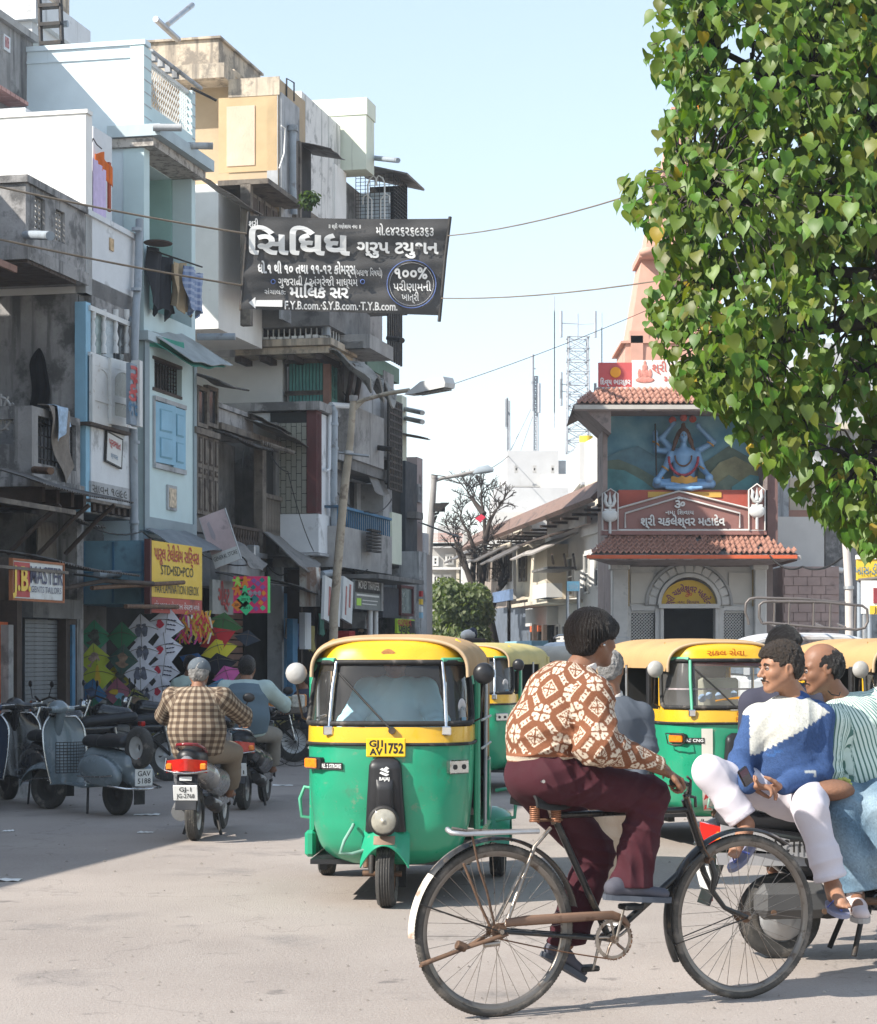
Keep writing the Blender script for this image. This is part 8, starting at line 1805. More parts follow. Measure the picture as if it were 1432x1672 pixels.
def clothmat(n,col=None,**k):
 d=dict(rough=.92,var=.05,bump=.25,bs=260,spec=.15);d.update(k)
 return mat(n,col or (.5,.5,.5),colattr=None if col else 'Col',**d)
PATT=clothmat('patterned_knit',None,bump=.5,bs=220);STRI=clothmat('woven_pattern_cloth',None)
def person(label,M,group=None):
 return thing('person',label,'person',M,group)
def joints_fold(js,amp,wave,rad,seed=0):
 """cloth folds gathered round joints: js list of (point, direction across the folds)"""
 def fn(X,Y,Z):
  o=0
  for i,(p,d) in enumerate(js):
   d=np.array(d,float);d/=np.linalg.norm(d);r2=(X-p[0])**2+(Y-p[1])**2+(Z-p[2])**2;g=np.exp(-r2/(2*rad*rad))
   w_=np.sin(pi/wave*((X-p[0])*d[0]+(Y-p[1])*d[1]+(Z-p[2])*d[2])+1.5*sn(X,Y,Z,13,seed+i)+i);o=o+g*amp*1.7*(np.abs(w_)**.65-.62)
  return o
 return fn
def shoe(par,M,heel,toe,up,mt,sole,w=.045,name='shoe',hgt=.03,h=.006,laces=None):
 heel=np.array(heel,float);toe=np.array(toe,float);up=np.array(up,float);d=toe-heel;L=np.linalg.norm(d);d/=L;up=up-d*(up@d);up/=np.linalg.norm(up);lat=np.cross(d,up)
 S=SDF(np.minimum(heel,toe)-.12,np.maximum(heel,toe)+.14,h)
 S.cap(heel+d*.035+up*.035,heel+d*L*.45+up*.04,w*.78,w*.8,.02);S.cap(heel+d*L*.4+up*.035,toe-d*.04+up*.022,w*.85,w*.72,.02,flat=(up,.75));S.cap(heel+d*.04+up*.04,heel+d*.055+up*(hgt+.025),w*.72,w*.70,.02)
 S.cut(heel,-up);V,Q=S.mesh();o=nobj(name,V,Q,mt,par,M)
 b=B(M);pts=[];n=20
 for i in range(n):
  a=2*pi*i/n;x=L/2+(L/2+.008)*cos(a);wv=(w*.98 if cos(a)>0 else w*.82)*abs(sin(a))**.8*sgn(sin(a));pts.append(heel+d*x+lat*wv)
 b.add([tuple(p-up*.016) for p in pts]+[tuple(p+up*.008) for p in pts],[tuple(range(n)),tuple(range(n,2*n))[::-1]]+[(i,n+i,n+(i+1)%n,(i+1)%n) for i in range(n)]);obj('sole',b,sole,o)
 return o
def A3(v):return np.array(tuple(v),float)
def cyclist():
 M=BK.M;t=person('young man in a brown and cream patterned sweater riding the black bicycle',M@MT(bp(880,1262,0)))
 q=lambda px,py,y=0.:A3(bp(px,py,y))
 hipc=q(876,1264);mid=q(884,1200);ch=q(922,1135);nk=q(946,1096);hc=q(969,1044)
 ff=V3(1,.22,-.03);uu=V3(.06,0,1)
 sh={s:q(938,1136,0)+V3(0,s*.185,0) for s in (-1,1)};el={-1:q(978,1216,-.26),1:q(985,1212,.27)};wr={-1:q(1080,1256,-.262),1:q(1082,1254,.262)}
 lo=np.array([hipc[0]-.30,-.42,.14]);hi=np.array([q(1140,1200)[0],.42,hc[2]+.17])
 S=SDF(lo,hi,.0065)
 P,f,l,u=head_sdf(S,hc,ff,uu,1.0,neck=nk+V3(-.01,0,-.02))
 S.chain([nk,ch,mid,hipc],[.06,.10,.10,.11],.04)
 for s in (-1,1):
  S.chain([sh[s],el[s],wr[s]],[.045,.036,.026],.02)
  hd=q(1100,1271,0)-q(1082,1257,0);hd[1]=0;hand_sdf(S,wr[s]+hd*.15,hd+V3(.02,0,0),V3(-.2,0,-1),s,curl=(.75,1.1,.8))
 kn={-1:q(1062,1296,-.13),1:q(972,1392,.12)};an={-1:q(1030,1440,-.115),1:q(925,1540,.115)};hp={s:q(884,1268,0)+V3(0,s*.09,0) for s in (-1,1)}
 for s in (-1,1):S.chain([hp[s],kn[s],an[s]],[.07,.05,.035],.02)
 V,Q=S.mesh();nobj('body',V,Q,SK_D,t,M)
 face_bits(t,M,P,f,l,u)
 b=B(M);b.ell(tuple(P(-.012,-.088,-.024)),(.006,.004,.006),n=8,m=6);obj('ear_stud',b,CHR,t)
 S=SDF(lo+V3(0,0,.3),np.array([hi[0],.44,nk[2]+.05]),.0048)
 S.cap(ch+V3(.005,0,.0),mid+V3(.02,0,0),.152,.160,.05,flat=((0,1,0),1.2));S.cap(mid+V3(.02,0,0),hipc+V3(.015,0,.075),.160,.135,.05,flat=((0,1,0),1.2));S.cap(nk+V3(-.03,0,-.045),ch,.085,.15,.06,flat=((0,1,0),1.25))
 for s in (-1,1):S.cap(q(930,1124)+V3(-.02,s*.06,0),sh[s]+V3(-.015,-s*.012,-.01),.088,.088,.05);S.chain([sh[s]+V3(-.005,0,0),el[s],wr[s]-V3(.02,0,-.008)],[.090,.084,.050],.04)
 S.ell(el[-1]+V3(-.045,-.01,-.02),V3(.075,.06,.06),.05)
 S.mod(joints_fold([(el[s],(1,0,-.6)) for s in (-1,1)]+[(sh[s]+V3(.02,0,-.12),(.5,0,1)) for s in (-1,1)]+[(mid+V3(.06,-.14,-.06),(.25,0,1)),(mid+V3(-.05,-.1,-.1),(-.3,0,1)),(mid+V3(.10,-.1,.05),(1,0,.6))],.011,.075,.095,3))
 S.mod(lambda X,Y,Z:.004*sn(X,Y,Z,28,9));S.cut(hipc+V3(0,0,.045),V3(-.05,0,-1));S.cut(nk+V3(-.005,0,.02),V3(.30,0,1));S.cut(wr[-1]+V3(-.01,0,0),V3(1,0,-.35))
 V,Q=S.mesh()
 segs=[(mid+V3(0,0,-.25),ch+V3(0,0,.02),(1,.0,0),0,.19)]+[x for s in (-1,1) for x in ((sh[s],el[s],(.4,s*.8,.3),.03,.10),(el[s],wr[s],(.0,s,.3),.03+np.linalg.norm(el[s]-sh[s]),.075))]
 I,Al,Ar,T=limbcoord(V,segs)
 a_=.108;X=Al/a_;Y_2=Ar/a_+.25
 ci=np.floor(X+.5);cj=np.floor(Y_2+.5);x=(X-ci)*a_;y=(Y_2-cj)*a_;ty=(ci+cj)%2
 x=x*1.1;y=y*1.1;d=np.abs(x)+np.abs(y);dia=(d<.050)&~((d>.036)&(d<.0415));dia&=~((d<.036)&((np.abs(x)<.0045)|(np.abs(y)<.0045)));dia&=~((d<.036)&(np.abs(np.abs(x)-np.abs(y))<.0035)&(d>.018))
 r1=np.hypot(np.abs(x)-.013,np.abs(y)-.030);r2=np.hypot(np.abs(x)-.030,np.abs(y)-.013);r0=np.hypot(np.abs(x)-.017,np.abs(y)-.017)
 flo=((r1<.0125)|(r2<.0125)|(r0<.014))&(np.abs(x)>.004)&(np.abs(y)>.004)&~(np.hypot(np.abs(x)-.022,np.abs(y)-.022)<.005)
 xb=(X-np.floor(X)-.5)*a_;yb=(Y_2-np.floor(Y_2)-.5)*a_;s45=((np.floor(X)+np.floor(Y_2))%2)*2-1
 p_=(xb+s45*yb)*.7071;r_=(xb-s45*yb)*.7071;bar=(np.abs(p_)<.028)&(np.abs(r_)<.0115)&~((np.abs(r_)<.0065)&(np.abs(np.abs(p_)%.02-.010)<.0035))&~((np.abs(r_)<.006)&(np.abs(p_)>.022))
 cream=np.where(ty==0,dia,flo)|bar
 br=np.array([.21,.085,.045]);cr=np.array([.66,.56,.44]);C=np.where(cream[:,None],cr,br)
 zc=(V-(hipc+V3(0,0,.045)))@np.array([0,0,1.]);hem=(I==0)&(zc<.048);C[hem]=np.where(((zc[hem]<.014)|(zc[hem]>.034))[:,None],br*1.25,cr)
 cuff=(T>.84)&((I==2)|(I==4));C[cuff]=np.where((np.sin(Ar[cuff]*500)>.0)[:,None],br*.8,np.array([.33,.23,.15]));C[cuff&(T>.9)&(T<.93)]=cr
 C*= (1+.06*RNG.standard_normal(len(V)))[:,None]
 nobj('sweater',V,Q,PATT,t,M,cols=C)
 S=SDF(nk-.22,nk+.18,.005);S.cap(nk+V3(-.035,0,-.035),nk+V3(.005,0,.02),.085,.070,.02,flat=((0,1,0),1.1));S.ell(nk+V3(.045,-.045,-.035),V3(.06,.035,.022),.02);S.ell(nk+V3(.045,.045,-.035),V3(.06,.035,.022),.02);S.cut(nk+V3(0,0,.022),V3(-.35,0,1));V,Q=S.mesh();nobj('collar',V,Q,mat('white_collar_cloth',(.66,.62,.58),rough=.9,var=.05),t,M)
 MRN=mat('maroon_trouser_cloth',(.055,.013,.019),rough=.85,var=.12,scale=5,bump=.2,bs=200,spec=.25)
 S=SDF(np.array([lo[0],-.34,an[1][2]-.06]),np.array([kn[-1][0]+.2,.34,hipc[2]+.16]),.0058)
 S.ell(hipc+V3(.018,0,-.005),V3(.140,.175,.115),.04);S.cap(hipc+V3(.015,0,.0),hipc+V3(.015,0,.09),.128,.126,.03,flat=((0,1,0),1.2))
 S.cap(hp[-1]+V3(.02,0,0),kn[-1]+V3(-.01,0,-.012),.112,.088,.05);S.cap(kn[-1]+V3(-.01,0,-.01),kn[-1]*.35+an[-1]*.65,.088,.078,.03);S.cap(kn[-1]*.4+an[-1]*.6,an[-1]+V3(.0,0,-.01),.078,.098,.05,flat=((0,1,0),.8))
 S.cap(hp[1]+V3(.0,0,-.02),kn[1],.112,.088,.05);S.cap(kn[1],an[1],.088,.090,.03,flat=((0,1,0),.8))
 S.mod(joints_fold([(hp[-1]+V3(.04,-.06,.03),(1,0,.5)),(hp[-1]+V3(.1,-.05,-.05),(.6,0,-1)),(kn[-1]+V3(-.03,0,-.02),(.9,0,-.8)),(kn[-1]+V3(-.06,0,-.08),(.5,0,1)),(kn[-1]*.3+an[-1]*.7,(.95,0,.25)),(an[-1],(1,0,.1)),(kn[1],(.2,0,1)),(an[1],(.3,0,1))],.010,.062,.085,7))
 S.mod(lambda X,Y,Z:.004*sn(X,Y,Z,24,4))
 hy=an[-1][2]+.0
 ax=[S.lo[i]+S.h*np.arange(S.n[i]) for i in range(3)]
 XX=ax[0][:,None,None];YY=ax[1][None,:,None];ZZ=ax[2][None,None,:];hy-=.022
 S.F=np.where((YY<0),np.maximum(S.F,(hy-.0-ZZ-.05*(XX-an[-1][0]))),np.maximum(S.F,(an[1][2]-.005-ZZ)+.4*(XX-an[1][0])*0)).astype(np.float32)
 V,Q=S.mesh();nobj('trousers',V,Q,MRN,t,M)
 b=B(M);c=q(887,1276,-.185);b.cyl(tuple(c+V3(0,.01,0)),tuple(c+V3(0,-.004,0)),.008,n=10);obj('pocket_button',b,CHR,t)
 shoe(t,M,q(987,1463,-.13),q(1094,1468,-.15),V3(.02,0,1),mat('grey_canvas_shoe',(.075,.075,.095),rough=.8,var=.1),mat('dark_grey_sole',(.07,.08,.10),rough=.7,var=.15),w=.046)
 shoe(t,M,q(886,1556,.12),q(955,1598,.13),V3(.45,0,1),mat('grey_canvas_shoe',(.075,.075,.095)),mat('dark_grey_sole',(.07,.08,.10)),w=.046)
 hair(t,M,P,f,l,u,'bowl',mat('long_dark_hair',(.014,.0085,.006),rough=.42,var=.6,scale=6,bump=1.1,bs=40,aniso=(10,10,.6),spec=.35),h=.0045)
 return t
cyclist()
def stripemat(name,fn):
 m=bpy.data.materials.new(name);m.use_nodes=True;nt=m.node_tree;L=nt.links.new;p=nt.nodes['Principled BSDF'];p.inputs['Roughness'].default_value=.92;p.inputs['Specular IOR Level'].default_value=.15
 a=nn(nt,'ShaderNodeVertexColor');a.layer_name='Col';s=nn(nt,'ShaderNodeSeparateColor');L(a.outputs[0],s.inputs[0])
 def wave(o,per,thr):
  x=nn(nt,'ShaderNodeMath');x.operation='MULTIPLY';x.inputs[1].default_value=2*pi/per;L(o,x.inputs[0]);y=nn(nt,'ShaderNodeMath');y.operation='SINE';L(x.outputs[0],y.inputs[0]);z=nn(nt,'ShaderNodeMapRange');z.inputs[1].default_value=thr-.12;z.inputs[2].default_value=thr+.12;L(y.outputs[0],z.inputs[0]);return z.outputs[0]
 def mx(f,c0,c1):
  q=nn(nt,'ShaderNodeMix');q.data_type='RGBA';L(f,q.inputs[0])
  for k,c in ((6,c0),(7,c1)):
   if isinstance(c,tuple):q.inputs[k].default_value=(*c,1)
   else:L(c,q.inputs[k])
  return q.outputs[2]
 L(fn(s,wave,mx),p.inputs['Base Color']);return m
STRIPED=stripemat('green_striped_cloth',lambda s,wave,mx:mx(wave(s.outputs[1],.0185,.45),(.60,.70,.63),(.10,.19,.16)))
CHECKED=stripemat('brown_checked_cloth',lambda s,wave,mx:mx(wave(s.outputs[0],.052,0),mx(wave(s.outputs[1],.052,0),(.34,.28,.21),(.17,.125,.09)),mx(wave(s.outputs[1],.052,0),(.17,.125,.09),(.08,.056,.042))))
def figure(label,M,J,skin,shirt=None,trous=None,hs='short',hm=None,h=.0075,shirtcol=None,curl=(.5,.7,.5),sr=1.,sleeve='long',group=None,mous=False,hands=True,folds=True,pn=((0,0,-1),(0,0,-1)),neckcut=.03,vest=None,trcol=None,hsc=1.,tr=1.,feet=True,origin=None,torso_only=False,face=True,shn='shirt',collar=None,headcut=None):
 """clothed figure from joints J: head (centre, forward, up), nk, ch, mid, hip, sh/el/wr/kn/an/toe as (right, left)"""
 a=lambda v:np.array(tuple(v),float)
 hc,ff,uu=a(J['head'][0]),J['head'][1],J['head'][2];nk,ch,mid,hip=[a(J[k]) for k in ('nk','ch','mid','hip')]
 pts=[hc,nk,ch,mid,hip]+[a(p) for k in ('sh','el','wr','kn','an','toe') if k in J for p in J[k]];lo=np.min(pts,0)-.24;hi=np.max(pts,0)+.24
 t=person(label,M@MT(Vector(tuple(hip if origin is None else origin))),group)
 S=SDF(lo,hi,h);P,f,l,u=head_sdf(S,hc,ff,uu,hsc,neck=nk);S.chain([nk,ch,mid,hip],[.055,.09,.09,.10],.04)
 ax_=a(J['sh'][1])-a(J['sh'][0]);ax_/=np.linalg.norm(ax_)
 for i in (0,1):
  S.chain([a(J['sh'][i]),a(J['el'][i]),a(J['wr'][i])],[.045,.038,.027],.02)
  if hands:
   d=a(J['hd'][i]) if 'hd' in J else a(J['wr'][i])-a(J['el'][i]);hand_sdf(S,a(J['wr'][i]),d,pn[i],(1 if i==0 else -1)*J.get('thumb',1),curl=curl if not isinstance(curl[0],tuple) else curl[i])
  if 'kn' in J:
   S.chain([hip+ax_*(.09 if i else -.09),a(J['kn'][i]),a(J['an'][i])],[.07,.05,.034],.02)
   if 'toe' in J and feet:
    tt=a(J['toe'][i]);aa=a(J['an'][i]);d=tt-aa;S.cap(aa+d*.1,aa+d*.78,.036,.030,.02);S.cap(aa,aa-np.array([0,0,.045]),.034,.03,.02)
    dn=d/np.linalg.norm(d);lt=np.cross(dn,(0,0,1))
    for k in range(5):S.cap(tt-dn*.05+lt*(k-2)*.014,tt-dn*(.0+.006*abs(k-1))+lt*(k-2)*.016,.0095 if k else .012,.008,.005)
 V,Q=S.mesh();body=nobj('body',V,Q,skin,t,M)
 if face:face_bits(t,M,P,f,l,u,hsc,mous=mous,hm=hm if hm and hm is not HAIRG else None)
 if shirt:
  S=SDF(lo,hi+V3(0,0,0),h);fl=((ax_),1.22)
  S.cap(ch,mid,.140*sr,.150*sr,.05,flat=fl);S.cap(mid,hip+ (mid-hip)*.12,.150*sr,.142*sr,.05,flat=fl);S.cap(nk+(ch-nk)*.35,ch,.075,.13*sr,.06,flat=((ax_),1.3))
  el=[a(J['el'][i]) for i in (0,1)];wr=[a(J['wr'][i]) for i in (0,1)];sh=[a(J['sh'][i]) for i in (0,1)]
  for i in (0,1):
   S.cap(nk+(ch-nk)*.55+ax_*(.07 if i else -.07),sh[i],.07*sr,.074*sr,.05)
   if sleeve=='long':S.chain([sh[i],el[i],wr[i]+(el[i]-wr[i])*.06],[.078*sr,.064*sr,.045*sr],.03)
   elif sleeve=='short':S.chain([sh[i],sh[i]*.35+el[i]*.65],[.078*sr,.070*sr],.03)
  if folds:S.mod(joints_fold([(el[i],el[i]-sh[i]+(wr[i]-el[i])) for i in (0,1)]+[(mid,(mid-hip)+V3(.02,.03,0)),(ch*.5+sh[0]*.5,sh[0]-ch+V3(0,0,.1)),(ch*.5+sh[1]*.5,sh[1]-ch-V3(0,0,.1)),(mid*.5+hip*.5,(mid-hip))],.009,.07,.085,int(abs(hip[0]*100))))
  S.mod(lambda X,Y,Z:.0035*sn(X,Y,Z,26,3));S.cut(nk+(nk-ch)/np.linalg.norm(nk-ch)*neckcut,(nk-ch)+V3(0,0,.05))
  if sleeve=='long' or sleeve=='short':
   pass
  S.cut(hip+(hip-mid)*.18,(hip-mid));V,Q=S.mesh()
  C=None;sm=shirt
  if shirtcol is not None:
   sg=[(hip,nk,-np.cross(ax_,(nk-hip)),0,.16)]
   for i in (0,1):
    L1=np.linalg.norm(el[i]-sh[i]);sg+=[(sh[i],el[i],-np.cross(ax_,V3(0,0,1)),.0,.075),(el[i],wr[i],-np.cross(ax_,V3(0,0,1)),L1,.06)]
   C=shirtcol(V,*limbcoord(V,sg),dict(hip=hip,nk=nk,ax=ax_,sh=sh,el=el,wr=wr,ch=ch))
  nobj(shn,V,Q,sm,t,M,cols=C)
 if vest:
  S=SDF(lo,hi,h);S.cap(ch,mid,.150*sr,.160*sr,.05,flat=((ax_),1.24));S.cap(mid,hip,.160*sr,.152*sr,.05,flat=((ax_),1.24));S.cap(nk+(ch-nk)*.5,ch,.085,.14*sr,.06,flat=((ax_),1.3));S.cut(nk+(ch-nk)*.22,(nk-ch));S.cut(hip,(hip-mid));S.mod(lambda X,Y,Z:.005*sn(X,Y,Z,22,5));V,Q=S.mesh();nobj('vest',V,Q,vest,t,M)
 if collar:
  S=SDF(nk-.2,nk+.2,.006);up_=(nk-ch)/np.linalg.norm(nk-ch);S.cap(nk-up_*.02,nk+up_*.035,.075,.066,.02,flat=((ax_),1.08));S.cut(nk+up_*.045,up_+f*-.25);V,Q=S.mesh();nobj('collar',V,Q,collar,t,M)
 if trous:
  S=SDF(lo,hi,h);S.ell(hip,V3(.165,.165,.12)*tr,.04);S.cap(hip,hip+(mid-hip)*.35,.14*tr,.138*tr,.03)
  kn=[a(p) for p in J['kn']];an=[a(p) for p in J['an']]
  wd=J.get('hemw',.066)
  for i in (0,1):hp=hip+ax_*(.09 if i else -.09);S.chain([hp,kn[i],kn[i]*.4+an[i]*.6,an[i]+(kn[i]-an[i])*J.get('hem',.12)],[.105*tr,.080*tr,.072*tr,wd],.04)
  S.mod(joints_fold([(kn[i],(kn[i]-hip)+(an[i]-kn[i])) for i in (0,1)]+[(hip*.6+kn[i]*.4,kn[i]-hip) for i in (0,1)]+[(an[i]+(kn[i]-an[i])*.2,an[i]-kn[i]) for i in (0,1)],.0065,.085,.085,5));S.mod(lambda X,Y,Z:.006*sn(X,Y,Z,17,8)+.002*sn(X,Y,Z,55,2))
  ax3=[S.lo[i]+S.h*np.arange(S.n[i]) for i in range(3)];XX,YY,ZZ=ax3[0][:,None,None],ax3[1][None,:,None],ax3[2][None,None,:]
  for i in (0,1):
   d=(an[i]-kn[i])/np.linalg.norm(an[i]-kn[i]);hp_=an[i]+(kn[i]-an[i])*(J.get('hem',.12)*.8);D=(XX-hp_[0])*d[0]+(YY-hp_[1])*d[1]+(ZZ-hp_[2])*d[2];nr=((XX-hp_[0])**2+(YY-hp_[1])**2+(ZZ-hp_[2])**2)<.17**2;S.F=np.where(nr,np.maximum(S.F,D),S.F).astype(np.float32)
  V,Q=S.mesh()
  C=trcol(V) if trcol is not None else None
  nobj('trousers',V,Q,trous,t,M,cols=C)
 if hs:hair(t,M,P,f,l,u,hs,hm or HAIRB,hsc,h=.0045 if h<.008 else .007)
 return t,P,f,l,u
I4=Matrix.Identity(4)
YM=10.45
def m(px,py,dy=0.):return A3(W(px,py,YM+dy))
BLUEK=clothmat('blue_knit',(.045,.09,.25),bump=.5,bs=200)
def swcol(V,I,Al,Ar,T,D):
 C=np.tile(np.array([.05,.095,.22]),(len(V),1));wh=np.array([.66,.65,.58])
 x=(V-D['nk'])@np.array([1,0,0.]);z=(V-D['nk'])@np.array([0,0,1.]);front=V[:,1]<D['nk'][1]+.03
 body=(I==0)
 yoke=(z> -.27-(x+.20)*-.0)&(x<.19)
 zig=.012*np.abs(((x*40)%1)*2-1)
 wmask=front&(z>-.27+.56*np.clip(x+.2,0,1)+zig)&(x>-.235)&((x<.04)|(z<.06-.75*x))&(x<.17)
 C[wmask]=wh
 arm=(I==1)&(T<.5)&(z>-.075);C[arm]=wh
 st=front&(np.abs(z+.245)<.006)&(x>-.12)&(x<-.08)|front&(np.abs(z+.265)<.006)&(x>-.155)&(x<-.115)|front&(np.abs(x+.118)<.006)&(z>-.268)&(z<-.243);C[st]=np.array([.05,.12,.3])
 st=front&(np.abs(z+.345)<.006)&(x>.02)&(x<.075)|front&(np.abs(x-.075)<.006)&(z>-.37)&(z<-.34);C[st]=np.array([.4,.42,.42])
 C*=(1+.09*RNG.standard_normal(len(V)))[:,None];return np.clip(C,0,1)
J=dict(head=(m(1274,1090,-.02),V3(-1,-.30,-.10),V3(.05,0,1)),nk=m(1297,1142,.03),ch=m(1287,1188,.02),mid=m(1285,1250,.04),hip=m(1298,1296,.08),
 sh=(m(1238,1176,-.02),m(1336,1172,.05)),el=(m(1207,1252,-.06),m(1338,1262,-.02)),wr=(m(1222,1284,-.20),m(1276,1284,-.20)),hd=(V3(.10,-.02,.0),V3(-.12,-.02,-.01)),
 kn=(m(1158,1262,-.16),m(1322,1322,-.40)),an=(m(1219,1346,-.20),m(1360,1448,-.42)),toe=(m(1196,1400,-.34),m(1378,1482,-.60)),hem=.12,hemw=.078)
pm,P,f,l,u=figure('man in a blue and white sweater and white trousers sitting sideways on the scooter',I4,J,SK_L,clothmat('blue_white_knit',None,bump=.5,bs=220),clothmat('white_trouser_cloth',(.60,.56,.60),bump=.2),hs='short',hm=HAIRD,h=.0065,shirtcol=swcol,curl=(.45,.6,.5),pn=((.3,-.2,-1),(-.3,.1,1)),sr=.99,tr=.97,shn='sweater',mous=True,collar=BLUEK)
t=thing('mobile_phone','small black mobile phone in the hands of the man in white trousers','phone',W(1218,1268,YM-.27))
b=B(MT(W(1217,1268,YM-.29))@MR(-.5,4,'Y')@MR(.4,4,'X')@MR(.3,4,'Z'));b.bbox((-.028,-.008,-.048),(.028,.009,.048),.006);obj('phone_case',b,mat('glossy_black',(.015,.012,.014),rough=.15,coat=.5),t)
b=B(MT(W(1217,1268,YM-.29))@MR(-.5,4,'Y')@MR(.4,4,'X')@MR(.3,4,'Z'));b.box((-.022,-.0095,.01),(.022,-.0082,.040));obj('phone_screen',b,mat('phone_screen',(.08,.03,.05),rough=.1),t)
def slipper(par,M,heel,toe,up,c1,name='slipper'):
 heel=np.array(heel,float);toe=np.array(toe,float);up=np.array(up,float);d=toe-heel;L=np.linalg.norm(d);d/=L;up=up-d*(up@d);up/=np.linalg.norm(up);lat=np.cross(d,up);n=24
 pts=[heel+d*(L/2+L/2*cos(a))+lat*(.046 if cos(a)>0 else .036)*abs(sin(a))**.8*sgn(sin(a)) for a in [2*pi*i/n for i in range(n)]]
 b=B(M);b.add([tuple(p) for p in pts]+[tuple(p-up*.02) for p in pts],[tuple(range(n))[::-1],tuple(range(n,2*n))]+[(i,(i+1)%n,n+(i+1)%n,n+i) for i in range(n)]);o=obj(name,b,mat('slipper_sole_'+name,c1,rough=.7,var=.15),par)
 c=heel+d*L*.8;b=B(M)
 for s_ in (-1,1):b.tube([tuple(c+up*.004),tuple(c-d*.04+lat*s_*.025+up*.045),tuple(heel+d*L*.5+lat*s_*.042+up*.004)],[.005,.007,.006],6,flat=.5)
 obj('strap',b,mat('blue_strap',(.12,.16,.50),rough=.5),o);return o
a0=J['an'][0];t0=J['toe'][0];dd=(t0-a0)/np.linalg.norm(t0-a0)
slipper(pm,I4,a0+V3(.035,.03,-.085),t0+dd*.035+V3(0,0,-.03),V3(-.4,-.35,.8),(.22,.22,.30));a1=J['an'][1];t1=J['toe'][1];slipper(pm,I4,a1+V3(-.01,.07,-.07),t1+V3(.0,-.03,-.03),V3(0,-.5,1),(.42,.42,.62))
YM=10.75
def strcol(V,I,Al,Ar,T,D):
 s=np.sin(Ar*2*pi/.0185+.25*np.sin(Al*9));C=np.stack([Al,Ar,0*Al],1);return C
def jeancol(V):
 r=RNG.standard_normal(len(V));x=V[:,0]*7+V[:,2]*5;k=.5+.5*np.sin(x*1.7)*np.sin(V[:,2]*11+V[:,0]*3);C=np.array([.10,.17,.24])*(1-k)[:,None]+np.array([.34,.43,.48])*k[:,None];return np.clip(C*(1+.12*r[:,None]),0,1)
obj('brown_seat_cloth',B().ell((W(1347,1288,10.5).x,10.42,W(0,1288,10.5).z),(.13,.16,.055),n=16,m=10),mat('brown_wool_cloth',(.20,.10,.06),rough=.95,var=.2,bump=.5),label='brown woollen cloth bundled on the scooter seat between the two men',cat='cloth')
J=dict(head=(m(1340,1092,.0),V3(-1,-.12,-.22),V3(-.15,0,1)),nk=m(1368,1142,.05),ch=m(1392,1188,.05),mid=m(1402,1250,.07),hip=m(1412,1296,.12),
 sh=(m(1355,1180,-.12),m(1442,1150,.10)),el=(m(1350,1262,-.16),m(1490,1230,.0)),wr=(m(1372,1330,-.10),m(1470,1300,-.15)),hd=(V3(.05,-.02,-.1),V3(-.1,-.05,-.05)),
 kn=(m(1378,1322,-.34),m(1440,1322,-.40)),an=(m(1398,1462,-.36),m(1452,1462,-.36)),toe=(m(1402,1490,-.58),m(1462,1490,-.56)),hem=.06,hemw=.088)
ps,P,f,l,u=figure('balding man in a green-striped shirt and faded jeans beside the sweater-wearing man',I4,J,SK_M,STRIPED,clothmat('faded_denim',None,bump=.3,bs=180),hs='balding',h=.0072,shirtcol=strcol,trcol=jeancol,sr=1.12,tr=1.1,mous=True)
shoe(ps,I4,m(1392,1486,-.33),m(1409,1503,-.64),V3(0,-.2,1),mat('white_sneaker',(.62,.52,.50),rough=.8,var=.15,dirt=.3),mat('sneaker_sole',(.4,.38,.36)),w=.055,name='sneaker',hgt=.07)
b=B()
for k in range(4):p=m(1396,1472+k*6,-.42-k*.03);b.tube([tuple(p+V3(-.035,0,0)),tuple(p+V3(0,-.02,.012)),tuple(p+V3(.035,0,.004))],.005,5)
obj('laces',b,mat('lace_white',(.75,.72,.70)),ps)
p=m(1376,1280,-.27);b=B(MT(Vector(p)))
for k in range(9):a=k*.7;b.ell((.03*cos(a),.02*sin(a)*0-.01,.025*sin(a)),(.016,.008,.01),n=8,m=5)
obj('jeans_print',b,mat('yellow_print',(.45,.48,.12),var=.3),ps)
b=B();p=m(1352,1142,-.14);b.tube([tuple(m(1352,1128,-.1)),tuple(m(1358,1134,-.13)),tuple(m(1370,1136,-.12)),tuple(m(1372,1130,-.1))],.003,5);obj('collar_fold',b,CABLE,ps)
YM=11.7
J=dict(head=(m(1281,1062,.0),V3(.5,-1,-.25),V3(0,0,1)),nk=m(1284,1118,.03),ch=m(1284,1160,.05),mid=m(1284,1240,.05),hip=m(1284,1300,.05),sh=(m(1230,1150,.05),m(1338,1150,.05)),el=(m(1222,1240,.05),m(1346,1240,.05)),wr=(m(1240,1300,-.1),m(1330,1300,-.1)),kn=(m(1262,1330,-.35),m(1306,1330,-.35)),an=(m(1262,1420,-.3),m(1308,1420,-.3)))
figure('man behind the seated pair with only his dark parted hair and forehead showing',I4,J,SK_M,clothmat('dark_shirt',(.05,.05,.07)),clothmat('grey_trouser',(.12,.12,.12)),hs='short',h=.009,folds=False)
YM=14.2
J=dict(head=(m(998,1094),V3(.35,1,-.05),V3(0,0,1)),nk=m(1000,1142),ch=m(1003,1175),mid=m(1005,1240,.02),hip=m(1005,1290,.02),sh=(m(1046,1168,.02),m(960,1168,.0)),el=(m(1056,1222,-.02),m(948,1225,.0)),wr=(m(1040,1270,-.12),m(960,1275,.0)),kn=(m(1015,1370,.06),m(992,1370,-.04)),an=(m(1010,1465,.12),m(990,1462,-.10)),toe=(m(1014,1474,.32),m(992,1478,.08)),hem=.05,hemw=.088)
